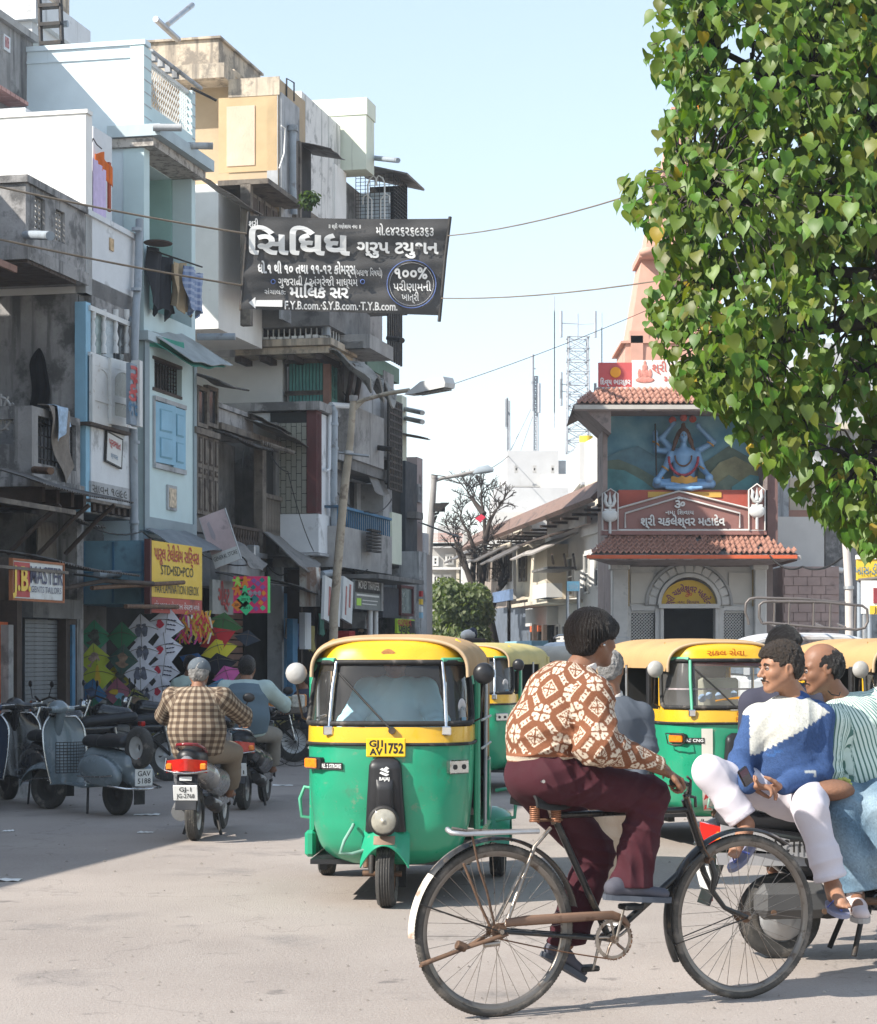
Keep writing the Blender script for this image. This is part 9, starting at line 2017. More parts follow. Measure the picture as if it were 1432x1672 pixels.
figure('grey-haired man in a grey sweater standing with his back turned behind the bicycle',I4,J,SK_M,clothmat('slate_grey_knit',(.10,.115,.14),bump=.4),clothmat('beige_trouser',(.48,.36,.26)),hs='short',hm=HAIRG,h=.008,sr=1.1,collar=mat('white_collar_cloth',(.66,.62,.58)))
def rickp(M,x,y,z):return A3(M@Vector((x,y,z)))
Mr=r1.matrix_world
R_=lambda x,y,z:V3(x,y,z)
J=dict(head=(R_(-.02,.86,1.52),V3(0,-1,-.1),V3(0,0,1)),nk=R_(-.02,.90,1.38),ch=R_(-.02,.90,1.25),mid=R_(-.02,.93,.95),hip=R_(-.02,.98,.70),sh=(R_(-.20,.88,1.31),R_(.17,.88,1.31)),el=(R_(-.30,.68,1.10),R_(.28,.68,1.10)),wr=(R_(-.24,.46,1.02),R_(.24,.46,1.02)),kn=(R_(-.18,.55,.62),R_(.18,.55,.62)),an=(R_(-.15,.45,.32),R_(.15,.45,.32)),toe=(R_(-.15,.30,.29),R_(.15,.30,.29)))
LBS=clothmat('light_blue_shirt',(.40,.72,.86))
pd,P,f,l,u=figure('rickshaw driver in a light blue shirt seen through the windscreen, face in shadow',Mr,J,SK_D,LBS,clothmat('dark_trouser',(.04,.04,.05)),h=.009,sr=1.12)
for s_ in (-1,1):obj('collar_flap',B(Mr).add([(-.02+s_*.02,.775,1.30),(-.02+s_*.10,.80,1.36),(-.02+s_*.15,.78,1.25),(-.02+s_*.055,.752,1.19)],[(0,1,2,3)]).add([(-.02+s_*.02,.785,1.30),(-.02+s_*.10,.81,1.36),(-.02+s_*.15,.79,1.25),(-.02+s_*.055,.762,1.19)],[(0,1,2,3)]),LBS,pd)
Mr=r2.matrix_world
J2=dict(J);J2['head']=(R_(.0,.86,1.42),V3(0,-1,-.1),V3(0,0,1));J2['nk']=R_(0,.9,1.28);J2['ch']=R_(0,.9,1.16);J2['sh']=(R_(-.2,.88,1.22),R_(.2,.88,1.22))
figure('driver in a grey shirt waiting inside the khaki-roofed rickshaw',Mr,J2,SK_D,clothmat('dull_grey_shirt',(.16,.15,.15)),clothmat('dark_trouser',(.04,.04,.05)),h=.012,folds=False,group=None)
def statue():
 t=thing('statue','four-armed blue seated statue with garland and raised arms over the shrine entrance','statue',w_(1117,803,.3))
 q=lambda px,py,y=.35:A3(w_(px,py,y))
 BL=mat('statue_blue_paint',(.20,.38,.62),rough=.45,var=.10,scale=6,spec=.5)
 h=.016;lo=q(1055,812)-V3(0,.55,0);hi=q(1180,672)+V3(0,.35,0);S=SDF(lo,hi,h);sc=1.16
 P,f,l,u=head_sdf(S,q(1116,712,.25),V3(.0,-1,0),V3(0,0,1),sc,neck=q(1116,740,.3),k=.02)
 S.cap(q(1117,792),q(1117,768),.19,.17,.05,flat=((1,0,0),1.2));S.cap(q(1117,770),q(1117,745),.15,.20,.06,flat=((1,0,0),1.35))
 for s_,sh,el,wr in ((-1,(1096,742),(1086,765),(1073,783)),(1,(1138,742),(1147,765),(1158,778))):
  S.chain([q(*sh,.32),q(*el,.28),q(*wr,.05)],[.085,.065,.05],.03);S.ell(q(wr[0],wr[1]+2,.0),V3(.085,.08,.09),.03)
 for sh,el,wr in (((1098,738),(1072,735),(1070,708)),((1136,738),(1165,722),(1140,696)),((1100,736),(1080,716),(1100,692))):S.chain([q(*sh,.42),q(*el,.45),q(*wr,.42)],[.07,.058,.042],.03);S.ell(q(wr[0],wr[1]-1,.42),V3(.06,.05,.06),.02)
 for s_ in (-1,1):
  k=q(1117+s_*44,790,.12);S.cap(q(1117+s_*10,790,.35),k,.12,.095,.04);S.cap(k,q(1117-s_*12,797,-.05),.085,.06,.03);S.cap(q(1117-s_*12,797,-.05),q(1117-s_*28,796,-.08),.055,.04,.03)
 V,Q=S.mesh();nobj('body',V,Q,BL,t)
 face_bits(t,I4,P,f,l,u,sc)
 S=SDF(q(1085,760)-V3(0,.4,0),q(1150,672)+V3(0,.4,0),.014);c=P(0,0,0);S.ell(P(-.03,0,.05),V3(.13,.13,.12),.02);S.cap(P(-.02,0,.13),P(-.02,0,.20),.065,.045,.03)
 for s_ in (-1,1):S.chain([P(-.03,s_*.09,.03),P(-.04,s_*.14,-.10),P(-.05,s_*.19,-.26)],[.05,.045,.03],.03)
 S.ell(P(.12,0,-.01),V3(.08,.10,.10),.02,sub=True);S.mod(lambda X,Y,Z:.008*sn(X,Y,Z,70,2));V,Q=S.mesh();nobj('hair',V,Q,mat('statue_brown_hair',(.10,.045,.025),rough=.6,var=.4),t)
 b=B()
 for i in range(26):a=pi*(i/25);b.ell((w_(1117,0).x-.30*cos(a)*1.0,Y+.12-.0,w_(0,748).z+.02-.36*sin(a)),(.032,.03,.032),n=7,m=5)
 obj('garland',b,mat('garland_red',(.40,.05,.07),var=.5,scale=14),t)
 b=B()
 for i in range(20):a=pi*(i/19);b.ell((w_(1117,0).x-.17*cos(a),Y+.13,w_(0,744).z-.2*sin(a)),(.02,.02,.02),n=6,m=4)
 obj('bead_string',b,mat('brown_beads',(.15,.07,.03)),t)
 b=B();c0=w_(1117,786,.12);b.grid(lambda a,c:(c0.x-.27+.54*a,Y+.10-.13*sin(pi*a),c0.z-.06+.15*c+.02*sin(a*20)),16,5,thick=.02);obj('waist_cloth',b,mat('orange_yellow_cloth',(.60,.30,.05),var=.2),t)
 for px,py in ((1086,765),(1147,765),(1078,778),(1153,772),(1071,724),(1160,725)):p=w_(px,py,.24 if py>740 else .42);b=B(MT(p)@MR(.6,4,'Y'));b.tube([(.075*cos(a),.075*sin(a),0) for a in [i*pi/6 for i in range(12)]],.018,5,closed=True);obj('armlet',b,mat('orange_yellow_cloth',(.6,.3,.05)),t)
 b=B();b.cyl(w_(1072,780,.1),w_(1070,692,.4),.018,n=6);obj('staff',b,IRON,t)
 for px,py in ((1098,686),(1131,684),(1116,682)):p=w_(px,py,.42);obj('red_flower',B().ell(tuple(p),(.08,.05,.08),n=10,m=6),mat('red_flower_paint',(.55,.10,.06),var=.3),t)
statue()
def smesh(S,name,mt,par,M=I4):V,Q=S.mesh();return nobj(name,V,Q,mt,par,M)
def swheel(t,x,r,w,y=0,hubm=None):return wheel_(t,0,0,r,w,hubm or STEEL,M=MT((x,y,0))@MR(pi/2,4,'Z'))
def paintm(n,c,**k):return mat(n,c,rough=.25,var=.06,coat=.6,dirt=.15,dc=(.12,.11,.10),ds=6,**k)
def scooter(label,M,col,col2,o,group='parked and ridden scooters'):
 t=thing('scooter',label,'scooter',I4,group);wb=1.24;rr=.215;h=o.get('h',.011)
 swheel(t,0,rr,.10);swheel(t,wb,rr,.09)
 S=SDF((-.48,-.3,.25),(.75,.3,.95),h)
 for s_ in (-1,1):S.cap((-.20,s_*.075,.60),(.48,s_*.115,.46),.075,.10,.05,flat=((0,0,1),1.15));S.cap((.1,s_*.10,.50),(.55,s_*.09,.40),.09,.06,.05)
 S.cap((-.34,0,.66),(.35,0,.58),.06,.10,.05);S.cut((0,0,.33),(0,0,-1));smesh(S,'body_panel',col,t)
 S=SDF((-.42,-.25,.55),(.68,.25,.9),.011);S.cap((-.26,0,.70),(.20,0,.705),.085,.115,.04,flat=((0,1,0),1.15));S.cap((.20,0,.70),(.52,0,.665),.115,.09,.04,flat=((0,1,0),1.1));S.cut((0,0,.655),(.03,0,-1));smesh(S,'seat',SEATV,t)
 S=SDF((.4,-.3,.18),(1.2,.3,1.08),.012);S.cap((.5,0,.29),(.98,0,.30),.06,.06,.03,flat=((0,1,0),3.2));S.cap((1.0,0,.34),(1.03,0,.82),.055,.05,.04,flat=((0,1,0),3.6));S.cap((1.05,0,.45),(1.12,0,.75),.05,.06,.04,flat=((0,1,0),1.8));smesh(S,'apron',col,t)
 S=SDF((.8,-.3,.82),(1.2,.3,1.12),.011);S.cap((.99,-.12,.95),(.99,.12,.95),.055,.055,.03);S.ell((1.03,0,.95),(.10,.12,.085),.03);smesh(S,'handlebar_cover',col2,t)
 obj('handlebar',B().tube([(.86,-.31,.96),(.93,-.22,.985),(.97,-.1,.97),(.97,.1,.97),(.93,.22,.985),(.86,.31,.96)],.014,8),IRON,t)
 for s_ in (-1,1):
  obj('grip',B().cyl((.85,s_*.33,.958),(.905,s_*.245,.978),.019,n=8),BLK,t)
  obj('mirror_stem',B().tube([(.95,s_*.2,.98),(.94,s_*.26,1.08),(.93,s_*.29,1.13)],.006,6),IRON,t);obj('mirror',B().ell((.93,s_*.30,1.17),(.018,.055,.042),n=12,m=8),BLKP,t)
 b=B(MT((1.12,0,.95))@MR(pi/2,4,'Y'));b.lathe([(.065,-.02),(.062,.01),(.03,.025),(0,.028)],16);obj('headlight',b,HLG,t)
 obj('front_fender',B().grid(lambda a,c:(wb+.245*cos(pi*(.05+.8*a)),(c-.5)*.15,rr+.02+.245*sin(pi*(.05+.8*a))-.25*(c-.5)**2*.6),14,6,thick=.008),col,t)
 obj('fork',B().cyl((wb,-.07,rr),(1.06,-.05,.5),.02,n=8).cyl((wb,.07,rr),(1.06,.05,.5),.02,n=8),IRON,t)
 b=B();b.grid(lambda a,c:(-.39-.015*cos((a-.5)*3.0)*1.0+.06*abs(a-.5)*2,(a-.5)*.32,.60+.10*c-.02*abs(a-.5)*2),18,5,thick=.02);tl=obj('tail_lamp',b,mat('red_lens',(.50,.015,.008),rough=.12,coat=1,var=.2,scale=20),t)
 for s_ in (-1,1):obj('turn_lens',B().bbox((-.385,s_*.115,.605),(-.33,s_*.165,.66),.01),ORG,tl)
 obj('tail_trim',B().tube([(-.37,-.18,.60),(-.425,-.08,.585),(-.43,0,.58),(-.425,.08,.585),(-.37,.18,.60),(-.35,.17,.70)],.008,6),CHR,t)
 obj('rear_hugger',B().grid(lambda a,c:(-.30-.10*a,(c-.5)*.17,.56-.28*a),6,4,thick=.012),BLKP,t)
 obj('grab_rail',B().tube([(.02,-.10,.72),(-.2,-.11,.78),(-.33,-.08,.81),(-.36,0,.815),(-.33,.08,.81),(-.2,.11,.78),(.02,.10,.72)],.014,8),o.get('rail',CHR),t)
 pl=obj('number_plate',B(MT((-.40,0,.42))@MR(-.25,4,'Y')).bbox((-.006,-.10,-.065),(.006,.10,.065),.004),INKW,t)
 pm_=MT((-.409,0,.42))@MR(-.25,4,'Y')@MR(-pi/2,4,'Z')@RX
 if o.get('plate'):
  for i,s_ in enumerate(o['plate']):text('plate_digits',s_,pm_@MT((0,.028-.056*i,0)),.052,INKB,pl,bold=.01,wid=.15 if i else .10,extrude=.001)
 obj('plate_lamp',B().box((-.40,-.05,.52),(-.385,.05,.55)),INKW,t);obj('reflector',B().box((-.375,-.03,.30),(-.365,.03,.335)),REDP,t)
 obj('exhaust',B().tube([(-.16,-.15,.34),(-.02,-.155,.30),(.2,-.15,.26),(.45,-.10,.24)],[.045,.055,.05,.02],12),IRON,t);obj('exhaust_shield',B().tube([(-.12,-.175,.34),(.1,-.185,.30)],[.03,.03],8),STEEL,t)
 obj('engine_case',B().tube([(-.05,.13,.22),(.15,.14,.24),(.42,.12,.28)],[.07,.085,.07],10,flat=.7),mat('engine_alloy',(.25,.25,.25),rough=.5,metal=.5,var=.2,dirt=.4),t)
 [obj('stand_leg',B().tube([(.42,s_*.10,.26),(.34,s_*.16,.02)],.014,6),IRON,t) for s_ in (-1,1)]
 t.matrix_world=M;return t
def heading(px0,py0,px1,py1,wb=1.24):
 a=G(px0,py0);c=G(px1,py1);return MT((a.x,a.y,0))@MR(math.atan2(c.y-a.y,c.x-a.x),4,'Z')
SIL=paintm('silver_scooter_paint',(.22,.22,.23));SILB=paintm('bright_silver_paint',(.42,.42,.43));BLKS=paintm('black_scooter_paint',(.015,.015,.017));REDS=paintm('red_scooter_paint',(.20,.015,.02))
s1=scooter('silver scooter with a big red tail lamp ridden by the man in a checked shirt',heading(318,1372,366,1350),SIL,BLKS,{'plate':('GJ-1','JG-2768'),'rail':REDS})
s2=scooter('black scooter ridden by the man in a grey-blue waistcoat',heading(398,1322,437,1306),BLKS,BLKS,{'plate':('GJ-1','5521')})
YS=10.95;Xs=W(1272,HY,YS).x
s3=scooter('black and silver scooter on its stand under the two seated men',MT((Xs,YS,0))@MR(radians(12),4,'Z')@Matrix.Diagonal((1,1,1.0,1)),BLKS,BLKS,{'h':.008})
def addpart(t,name,b,m):
 o=obj(name,b,m,None,M=I4);o.parent=t;return o
sp=addpart(s3,'silver_side_panel',B().grid(lambda a,c:(-.38+.85*a,-.195-.018*sin(a*3),.60-.14*a+.10*c*(1-.5*a)),18,5,thick=.014),SILB)
addpart(s3,'silver_side_trim',B().grid(lambda a,c:(-.40+.55*a,-.19,.50-.02*a+.06*c),10,3,thick=.012),SILB)
addpart(s3,'air_filter_case',B().bbox((-.20,-.24,.22),(.20,-.12,.40),.05),mat('grey_engine_cover',(.09,.09,.09),rough=.55,var=.2,dirt=.4))
for dx in (-.12,.15):addpart(s3,'cover_bolt',B().cyl((dx,-.245,.26),(dx,-.238,.26),.015,n=8),RUST)
lt=text('panel_lettering','ACTIVA',MT((.0,-.222,.585))@RX,.09,IRON,s3,bold=.02,wid=.26,extrude=.001)
addpart(s3,'wheel_disc',B(MT((0,-.058,.215))).lathe([(.125,.01),(.115,-.012),(.075,-.004),(.06,-.025),(.03,-.028),(0,-.028)],20,ax='y'),STEEL)
addpart(s3,'centre_stand',B().tube([(.55,-.12,.28),(.62,-.18,.06),(.70,-.20,.01)],.018,6).tube([(.62,-.18,.08),(.50,-.2,.015)],.02,6),RUST)
addpart(s3,'foot_rest',B().tube([(.35,-.18,.30),(.9,-.2,.28)],.02,6),RUST)
def classic(label,M,col,o,group='parked and ridden scooters'):
 t=thing('scooter',label,'scooter',I4,group);wb=1.18;rr=.205;h=.011
 swheel(t,0,rr,.10,hubm=IRON)
 stt=o.get('steer',.0)
 wheel_(t,0,0,rr,.10,IRON,M=MT((wb,0,0))@MR(pi/2+stt,4,'Z'))
 S=SDF((-.45,-.35,.22),(.62,.35,.80),h)
 S.cap((-.22,0,.48),(.30,0,.52),.13,.15,.06,flat=((0,1,0),1.1));S.cap((-.30,0,.36),(-.1,0,.45),.08,.12,.05)
 for s_ in (-1,1):S.ell((.02,s_*.19,.42),(.34,.10,.16),.03,R=np.array(MR(-.18,3,'Y')))
 S.cut((0,0,.30),(.08,0,-1));smesh(S,'body_shell',col,t)
 obj('chrome_strip',B().tube([(-.28,.27,.40),(-.1,.297,.385),(.3,.26,.375)],.008,5).tube([(-.28,-.27,.40),(-.1,-.297,.385),(.3,-.26,.375)],.008,5),CHR,t)
 obj('floor_board',B().grid(lambda a,c:(.30+.55*a,(c-.5)*.42,.27+.02*sin(a*3)),8,6,thick=.012),col,t)
 def shld(a,c):w_=.20+.05*sin(a*pi*.8)-.07*(max(0,a-.75)/.25)**2;z=.27+.66*a;return (.84+.10*a+.10*(1-(2*c-1)**2)*.9,(c-.5)*2*w_,z)
 obj('leg_shield',B().grid(shld,18,14,thick=.01),col,t)
 obj('shield_edge',B().tube([shld(i/16,0) for i in range(17)]+[shld(1,j/8) for j in range(1,8)]+[shld(1-i/16,1) for i in range(17)],.011,6),CHR,t)
 Mf=MT((wb,0,0))@MR(stt,4,'Z')
 obj('front_fender',B(Mf).grid(lambda a,c:(.02+.27*cos(pi*(.02+.9*a)),(c-.5)*.22*(1-.3*abs(a-.5)),rr+.06+.20*sin(pi*(.02+.9*a))-1.1*(c-.5)**2*.22),16,8,thick=.01),col,t)
 obj('fender_strip',B(Mf).tube([(.28,-.09,rr+.06),(.1,-.12,rr+.10),(-.1,-.12,rr+.11)],.007,5).tube([(.28,.09,rr+.06),(.1,.12,rr+.10),(-.1,.12,rr+.11)],.007,5),CHR,t)
 obj('steering_column',B().cyl((wb-.02,0,.42),(.95,0,1.0),.045,n=10),col,t)
 Mh=MT((.95,0,1.0))@MR(stt,4,'Z');S=SDF((-.2,-.2,-.12),(.2,.2,.14),.010);S.ell((.05,0,.02),(.10,.085,.075),.03);S.cap((0,-.15,.0),(0,.15,.0),.035,.035,.04);V,Q=S.mesh();nobj('headset',V,Q,col,t,Mh)
 obj('handlebar',B(Mh).tube([(0,-.15,0),(-.04,-.32,.01)],.016,8).tube([(0,.15,0),(-.04,.32,.01)],.016,8),BLK,t);obj('headlight',B(Mh@MT((.13,0,.02))@MR(pi/2,4,'Y')).lathe([(.065,-.02),(.06,.01),(.0,.022)],16),HLG,t)
 obj('brake_lever',B(Mh).tube([(.02,.15,.02),(.02,.30,.03)],.006,5).tube([(.02,-.15,.02),(.02,-.30,.03)],.006,5),CHR,t)
 if o.get('seat',1):
  S=SDF((-.35,-.25,.6),(.65,.25,.85),.011);S.cap((-.18,0,.71),(.12,0,.705),.07,.08,.03,flat=((0,1,0),1.8));S.cap((.16,0,.69),(.42,0,.70),.075,.07,.03,flat=((0,1,0),1.6));S.cut((0,0,.655),(0,0,-1));smesh(S,'seat',SEATV,t)
 if o.get('spare'):
  obj('spare_wheel',B(MT((-.38,.02,.66))@MR(.25,4,'Y')).lathe([(.11,-.04),(.16,-.05),(.195,-.03),(.20,0),(.195,.03),(.16,.05),(.11,.04)],28,ax='y'),TYRE,t)
  obj('spare_rim',B(MT((-.38,.02,.66))@MR(.25,4,'Y')).lathe([(.112,-.038),(.10,-.02),(.06,-.02),(.03,-.01),(.03,.01),(.06,.02),(.10,.02),(.112,.038)],20,ax='y'),mat('pale_spare_rim',(.38,.38,.36),rough=.5,var=.1,dirt=.3),t)
 if o.get('basket'):
  b=B()
  def bk(a,c):w_=.17;return (.80-.06*sin(pi*c),(c-.5)*2*w_,.38+.30*a)
  for i in range(11):b.tube([bk(i/10,j/8) for j in range(9)],.004,4)
  for j in range(11):b.tube([bk(i/6,j/10) for i in range(7)],.004,4)
  obj('wire_basket',b,IRON,t)
 obj('tail_lamp',B().bbox((-.45,-.05,.50),(-.38,.05,.57),.015),mat('red_lens',(.5,.015,.008)),t)
 pl=obj('number_plate',B().bbox((-.43,-.10,.30),(-.418,.10,.46),.004),INKW,t)
 if o.get('plate'):
  for i,s_ in enumerate(o['plate']):text('plate_digits',s_,MT((-.432,0,.415-.07*i))@MR(-pi/2,4,'Z')@RX,.07,INKB,pl,bold=.01,wid=.15,extrude=.001)
 obj('rear_bumper',B().tube([(-.2,-.26,.30),(-.42,-.2,.28),(-.47,0,.27),(-.42,.2,.28),(-.2,.26,.30)],.011,6),CHR,t);obj('mud_flap',B().box((-.36,-.06,.12),(-.35,.06,.28)),BLK,t)
 [obj('stand_leg',B().tube([(.32,s_*.12,.27),(.26,s_*.17,.01)],.012,6),IRON,t) for s_ in (-1,1)]
 t.matrix_world=M;return t
BGR=paintm('grey_blue_scooter_paint',(.16,.20,.22))
classic('old grey-blue scooter with spare wheel and wire basket parked in the left shade',heading(192,1331,52,1318),BGR,{'spare':1,'basket':1,'plate':('GAV','5188'),'steer':.3})
classic('dark scooter parked behind the grey-blue one at the left edge',heading(88,1316,-25,1300),BLKS,{'plate':('GJ1','74')})
classic('dark blue scooter cut by the left edge with its chrome shield edge showing',heading(-52,1326,12,1300),paintm('navy_scooter_paint',(.02,.035,.07)),{})
def motorbike(label,M,col,group='motorcycles parked by the kite stall'):
 t=thing('motorcycle',label,'motorcycle',I4,group)
 swheel(t,0,.30,.08,hubm=STEEL);swheel(t,1.25,.30,.07,hubm=STEEL)
 S=SDF((.0,-.2,.55),(1.15,.2,1.0),.014);S.cap((.55,0,.80),(.85,0,.84),.11,.12,.04);S.cap((.0,0,.66),(.5,0,.66),.06,.07,.05);smesh(S,'fuel_tank',col,t)
 S=SDF((-.35,-.2,.6),(.65,.2,.9),.014);S.cap((-.2,0,.80),(.45,0,.74),.06,.07,.03,flat=((0,1,0),1.7));smesh(S,'seat',SEATV,t)
 obj('engine',B().bbox((.42,-.13,.28),(.78,.13,.58),.05).bbox((.5,-.09,.5),(.72,.09,.7),.03),mat('engine_alloy',(.25,.25,.25)),t)
 obj('frame_tubes',B().tube([(1.0,0,.92),(.85,0,.35),(.3,0,.30),(0,0,.30)],.022,6).tube([(1.0,0,.9),(.4,0,.7),(0,.08,.32)],.02,6),IRON,t)
 for s_ in (-1,1):obj('fork',B().cyl((1.25,s_*.07,.30),(1.0,s_*.07,1.0),.02,n=8),CHR,t);obj('mirror',B().ell((.98,s_*.3,1.20),(.015,.05,.04),n=10,m=6).tube([(.99,s_*.22,1.03),(.98,s_*.29,1.17)],.006,5),BLKP,t);obj('rear_shock',B().cyl((0,s_*.1,.34),(.08,s_*.1,.68),.02,n=6),CHR,t)
 obj('handlebar',B().tube([(.86,-.36,1.0),(.96,-.2,1.05),(1.0,0,1.0),(.96,.2,1.05),(.86,.36,1.0)],.012,8),IRON,t);obj('headlight',B(MT((1.1,0,.93))@MR(pi/2,4,'Y')).lathe([(.0,-.08),(.06,-.07),(.085,0),(.07,.015),(0,.02)],16),CHR,t)
 for x in (0,1.25):obj('fender',B().grid(lambda a,c:(x+.33*cos(pi*(.15+.7*a)),(c-.5)*.11,.30+.33*sin(pi*(.15+.7*a))),12,4,thick=.008),col,t)
 obj('exhaust',B().tube([(.6,-.14,.3),(.2,-.16,.26),(-.25,-.16,.33)],[.02,.035,.045],10),CHR,t);obj('tail_lamp',B().bbox((-.36,-.05,.68),(-.30,.05,.74),.01),mat('red_lens',(.5,.015,.008)),t)
 t.matrix_world=M;return t
mb=motorbike('black motorcycle parked in front of the white kites',MT((G(275,1275).x,G(275,1275).y,0))@MR(radians(205),4,'Z'),BLKS)
m2_=copy_tree(mb,None,'black motorcycle parked behind the silver ridden scooter',MT((G(330,1265).x,G(330,1265).y+.6,0))@MR(radians(195),4,'Z'));m2_.name='motorcycle.001'
m3_=copy_tree(mb,None,'black motorcycle parked before the grey roller shutter',MT((G(165,1290).x,G(165,1290).y+1.2,0))@MR(radians(215),4,'Z'))
m4_=copy_tree(mb,None,'black motorcycle parked beyond the waistcoat rider near the fruit cart',MT((G(478,1245).x,G(478,1245).y+.2,0))@MR(radians(190),4,'Z'))
def rider(dz=0,lean=.0,wx=.30,hd=.86):
 R=lambda x,y,z:V3(x,y,z+dz)
 return dict(head=(R(.20+lean,0,1.40),V3(1,0,-.1),V3(0,0,1)),nk=R(.14+lean,0,1.26),ch=R(.11+lean*.8,0,1.13),mid=R(.09,0,.93),hip=R(.12,0,.77),sh=(R(.13+lean,-.20,1.20),R(.13+lean,.20,1.20)),el=(R(.40,-.33,1.05),R(.40,.33,1.05)),wr=(R(hd-.08,-wx,.99),R(hd-.08,wx,.99)),hd=(V3(1,.1,-.15),V3(1,-.1,-.15)),kn=(R(.62,-.20,.72),R(.62,.20,.72)),an=(R(.74,-.16,.40),R(.74,.16,.40)),toe=(R(.90,-.16,.335),R(.90,.16,.335)),hem=.08,hemw=.08)
def chkcol(V,I,Al,Ar,T,D):return np.stack([Al,Ar,0*Al],1)
GST=clothmat('khaki_trouser',(.22,.18,.14))
pr,P,f,l,u=figure('stout man in a checked shirt and grey cap riding the silver scooter away',s1.matrix_world,rider(-.02),SK_M,CHECKED,GST,hs='short',hm=HAIRG,h=.011,shirtcol=chkcol,sr=1.28,tr=1.15,face=False,curl=(.8,1.1,.8))
S=SDF(P(0,0,0)-.2,P(0,0,0)+.2,.009);S.ell(P(-.01,0,.045),V3(.118,.096,.098),.01);S.cap(P(.09,-.03,.045),P(.09,.03,.045),.035,.035,.02,flat=((0,0,1),.4));S.cut(P(0,0,.02),V3(-.2,0,-1));V,Q=S.mesh();nobj('cap',V,Q,mat('slate_cap',(.10,.12,.14),rough=.9,var=.1),pr,s1.matrix_world)
b=B(s1.matrix_world);b.tube([(.12-.17*cos(a),.20*sin(a),.87) for a in [2*pi*i/20 for i in range(20)]],.017,6,closed=True);obj('belt',b,BLKP,pr)
pv,P,f,l,u=figure('man in a grey-blue waistcoat and pale shirt riding the black scooter away',s2.matrix_world,rider(.0),SK_M,clothmat('pale_blue_shirt',(.42,.52,.50)),clothmat('stone_trouser',(.26,.24,.21)),hs='short',h=.012,sr=1.18,vest=clothmat('grey_blue_waistcoat',(.12,.17,.21)),face=False,curl=(.8,1.1,.8))
YM=28.6
def m(px,py,dy=0.):return A3(W(px,py,YM+dy))
J=dict(head=(m(313,1086),V3(.8,-.6,-.1),V3(0,0,1)),nk=m(308,1104),ch=m(305,1122),mid=m(304,1150),hip=m(304,1172),sh=(m(289,1117),m(322,1117)),el=(m(292,1138,-.1),m(332,1128,-.1)),wr=(m(312,1120,-.25),m(325,1106,-.2)),kn=(m(298,1205),m(310,1205)),an=(m(298,1235),m(310,1235)))
figure('kite seller in a pale green shirt with a moustache among the hanging kites',I4,J,SK_D,clothmat('pale_green_shirt',(.50,.60,.54)),clothmat('dark_trouser',(.04,.04,.05)),hs='short',h=.014,mous=True,folds=False)
YM=31.
J=dict(head=(m(493,1112),V3(-1,-.1,-.2),V3(0,0,1)),nk=m(497,1128),ch=m(499,1140),mid=m(500,1165),hip=m(500,1185),sh=(m(488,1138,-.1),m(508,1140,.1)),el=(m(480,1155,-.2),m(505,1160)),wr=(m(470,1150,-.3),m(492,1172,-.1)),kn=(m(498,1212),m(506,1212)),an=(m(498,1238),m(506,1238)))
figure('man in dark clothes reaching over the goods cart beside the near rickshaw',I4,J,SK_M,clothmat('dark_shirt',(.05,.05,.07)),clothmat('dark_trouser',(.04,.04,.05)),h=.016,folds=False,face=False)
def kite(px,py,r,col,Yk,rot=0,print_=None,label=None,asp=1.0,yaw=0.):
 M=MT(W(px,py,Yk))@MR(yaw,4,'Z')@MR(rot,4,'Y');s=.92*r/(FP/Yk)
 t=thing('kite',label,'kite',M,'paper kites hung at the stall')
 n=8;b=B(M)
 def fn(a,c):
  x=(a-c);z=(a+c-1)*asp;return (x*s,-.06*s*4*(1-x*x)*.5+.012*mnoise.noise(Vector((a*4,c*4,px))),z*s)
 b.grid(fn,n,n);m_=col if not isinstance(col,tuple) else mat('kite_paper_%d_%d_%d'%tuple(int(100*x) for x in col),col,rough=.75,var=.06);obj('kite_paper',b,m_,t)
 obj('spine',B(M).cyl((0,-.06*s*2-.004,-s*asp),(0,-.06*s*2-.004,s*asp),.004,n=4),WOOD,t)
 obj('bow',B(M).tube([(-s+2*s*i/10,-.13*s-.004,.0*s+.28*s*sin(pi*i/10)) for i in range(11)],.004,4),WOOD,t)
 if print_:
  for (x0,z0,w0,h0,c) in print_:
   b=B(M);b.prism([(x0*s+w0*s*cos(a)*(1+.25*sin(3*a+px)),z0*s+h0*s*sin(a)*(1+.2*cos(2*a+py))) for a in [i*pi/6 for i in range(12)]],-.128*s-.006,-.128*s-.002,'y');obj('kite_print',b,c,t)
 return t
GRY=mat('print_grey_blue',(.14,.15,.20),var=.4,scale=20);RDP=mat('print_crimson',(.5,.03,.06),var=.2,scale=20);LIM=(.50,.58,.07);DGR=(.05,.20,.10);WHT=(.74,.74,.82)
PH=[mat('print_photo_%d'%i,c,var=.5,scale=16) for i,c in enumerate(((.30,.20,.14),(.12,.14,.12),(.42,.30,.25),(.08,.12,.22)))]
face=lambda c:[(0,.1,.32,.3,c),(0,-.32,.4,.18,c)]
pair=[(-.18,-.05,.18,.36,GRY),(.2,-.05,.18,.36,GRY),(-.15,.3,.12,.12,GRY),(.18,.3,.12,.12,GRY)]
rose=[(-.35,.0,.2,.22,RDP)]+[(.1+.16*i,.28-.25*j,.09,.035,INK) for i in range(3) for j in range(3)]
KZ=28.9
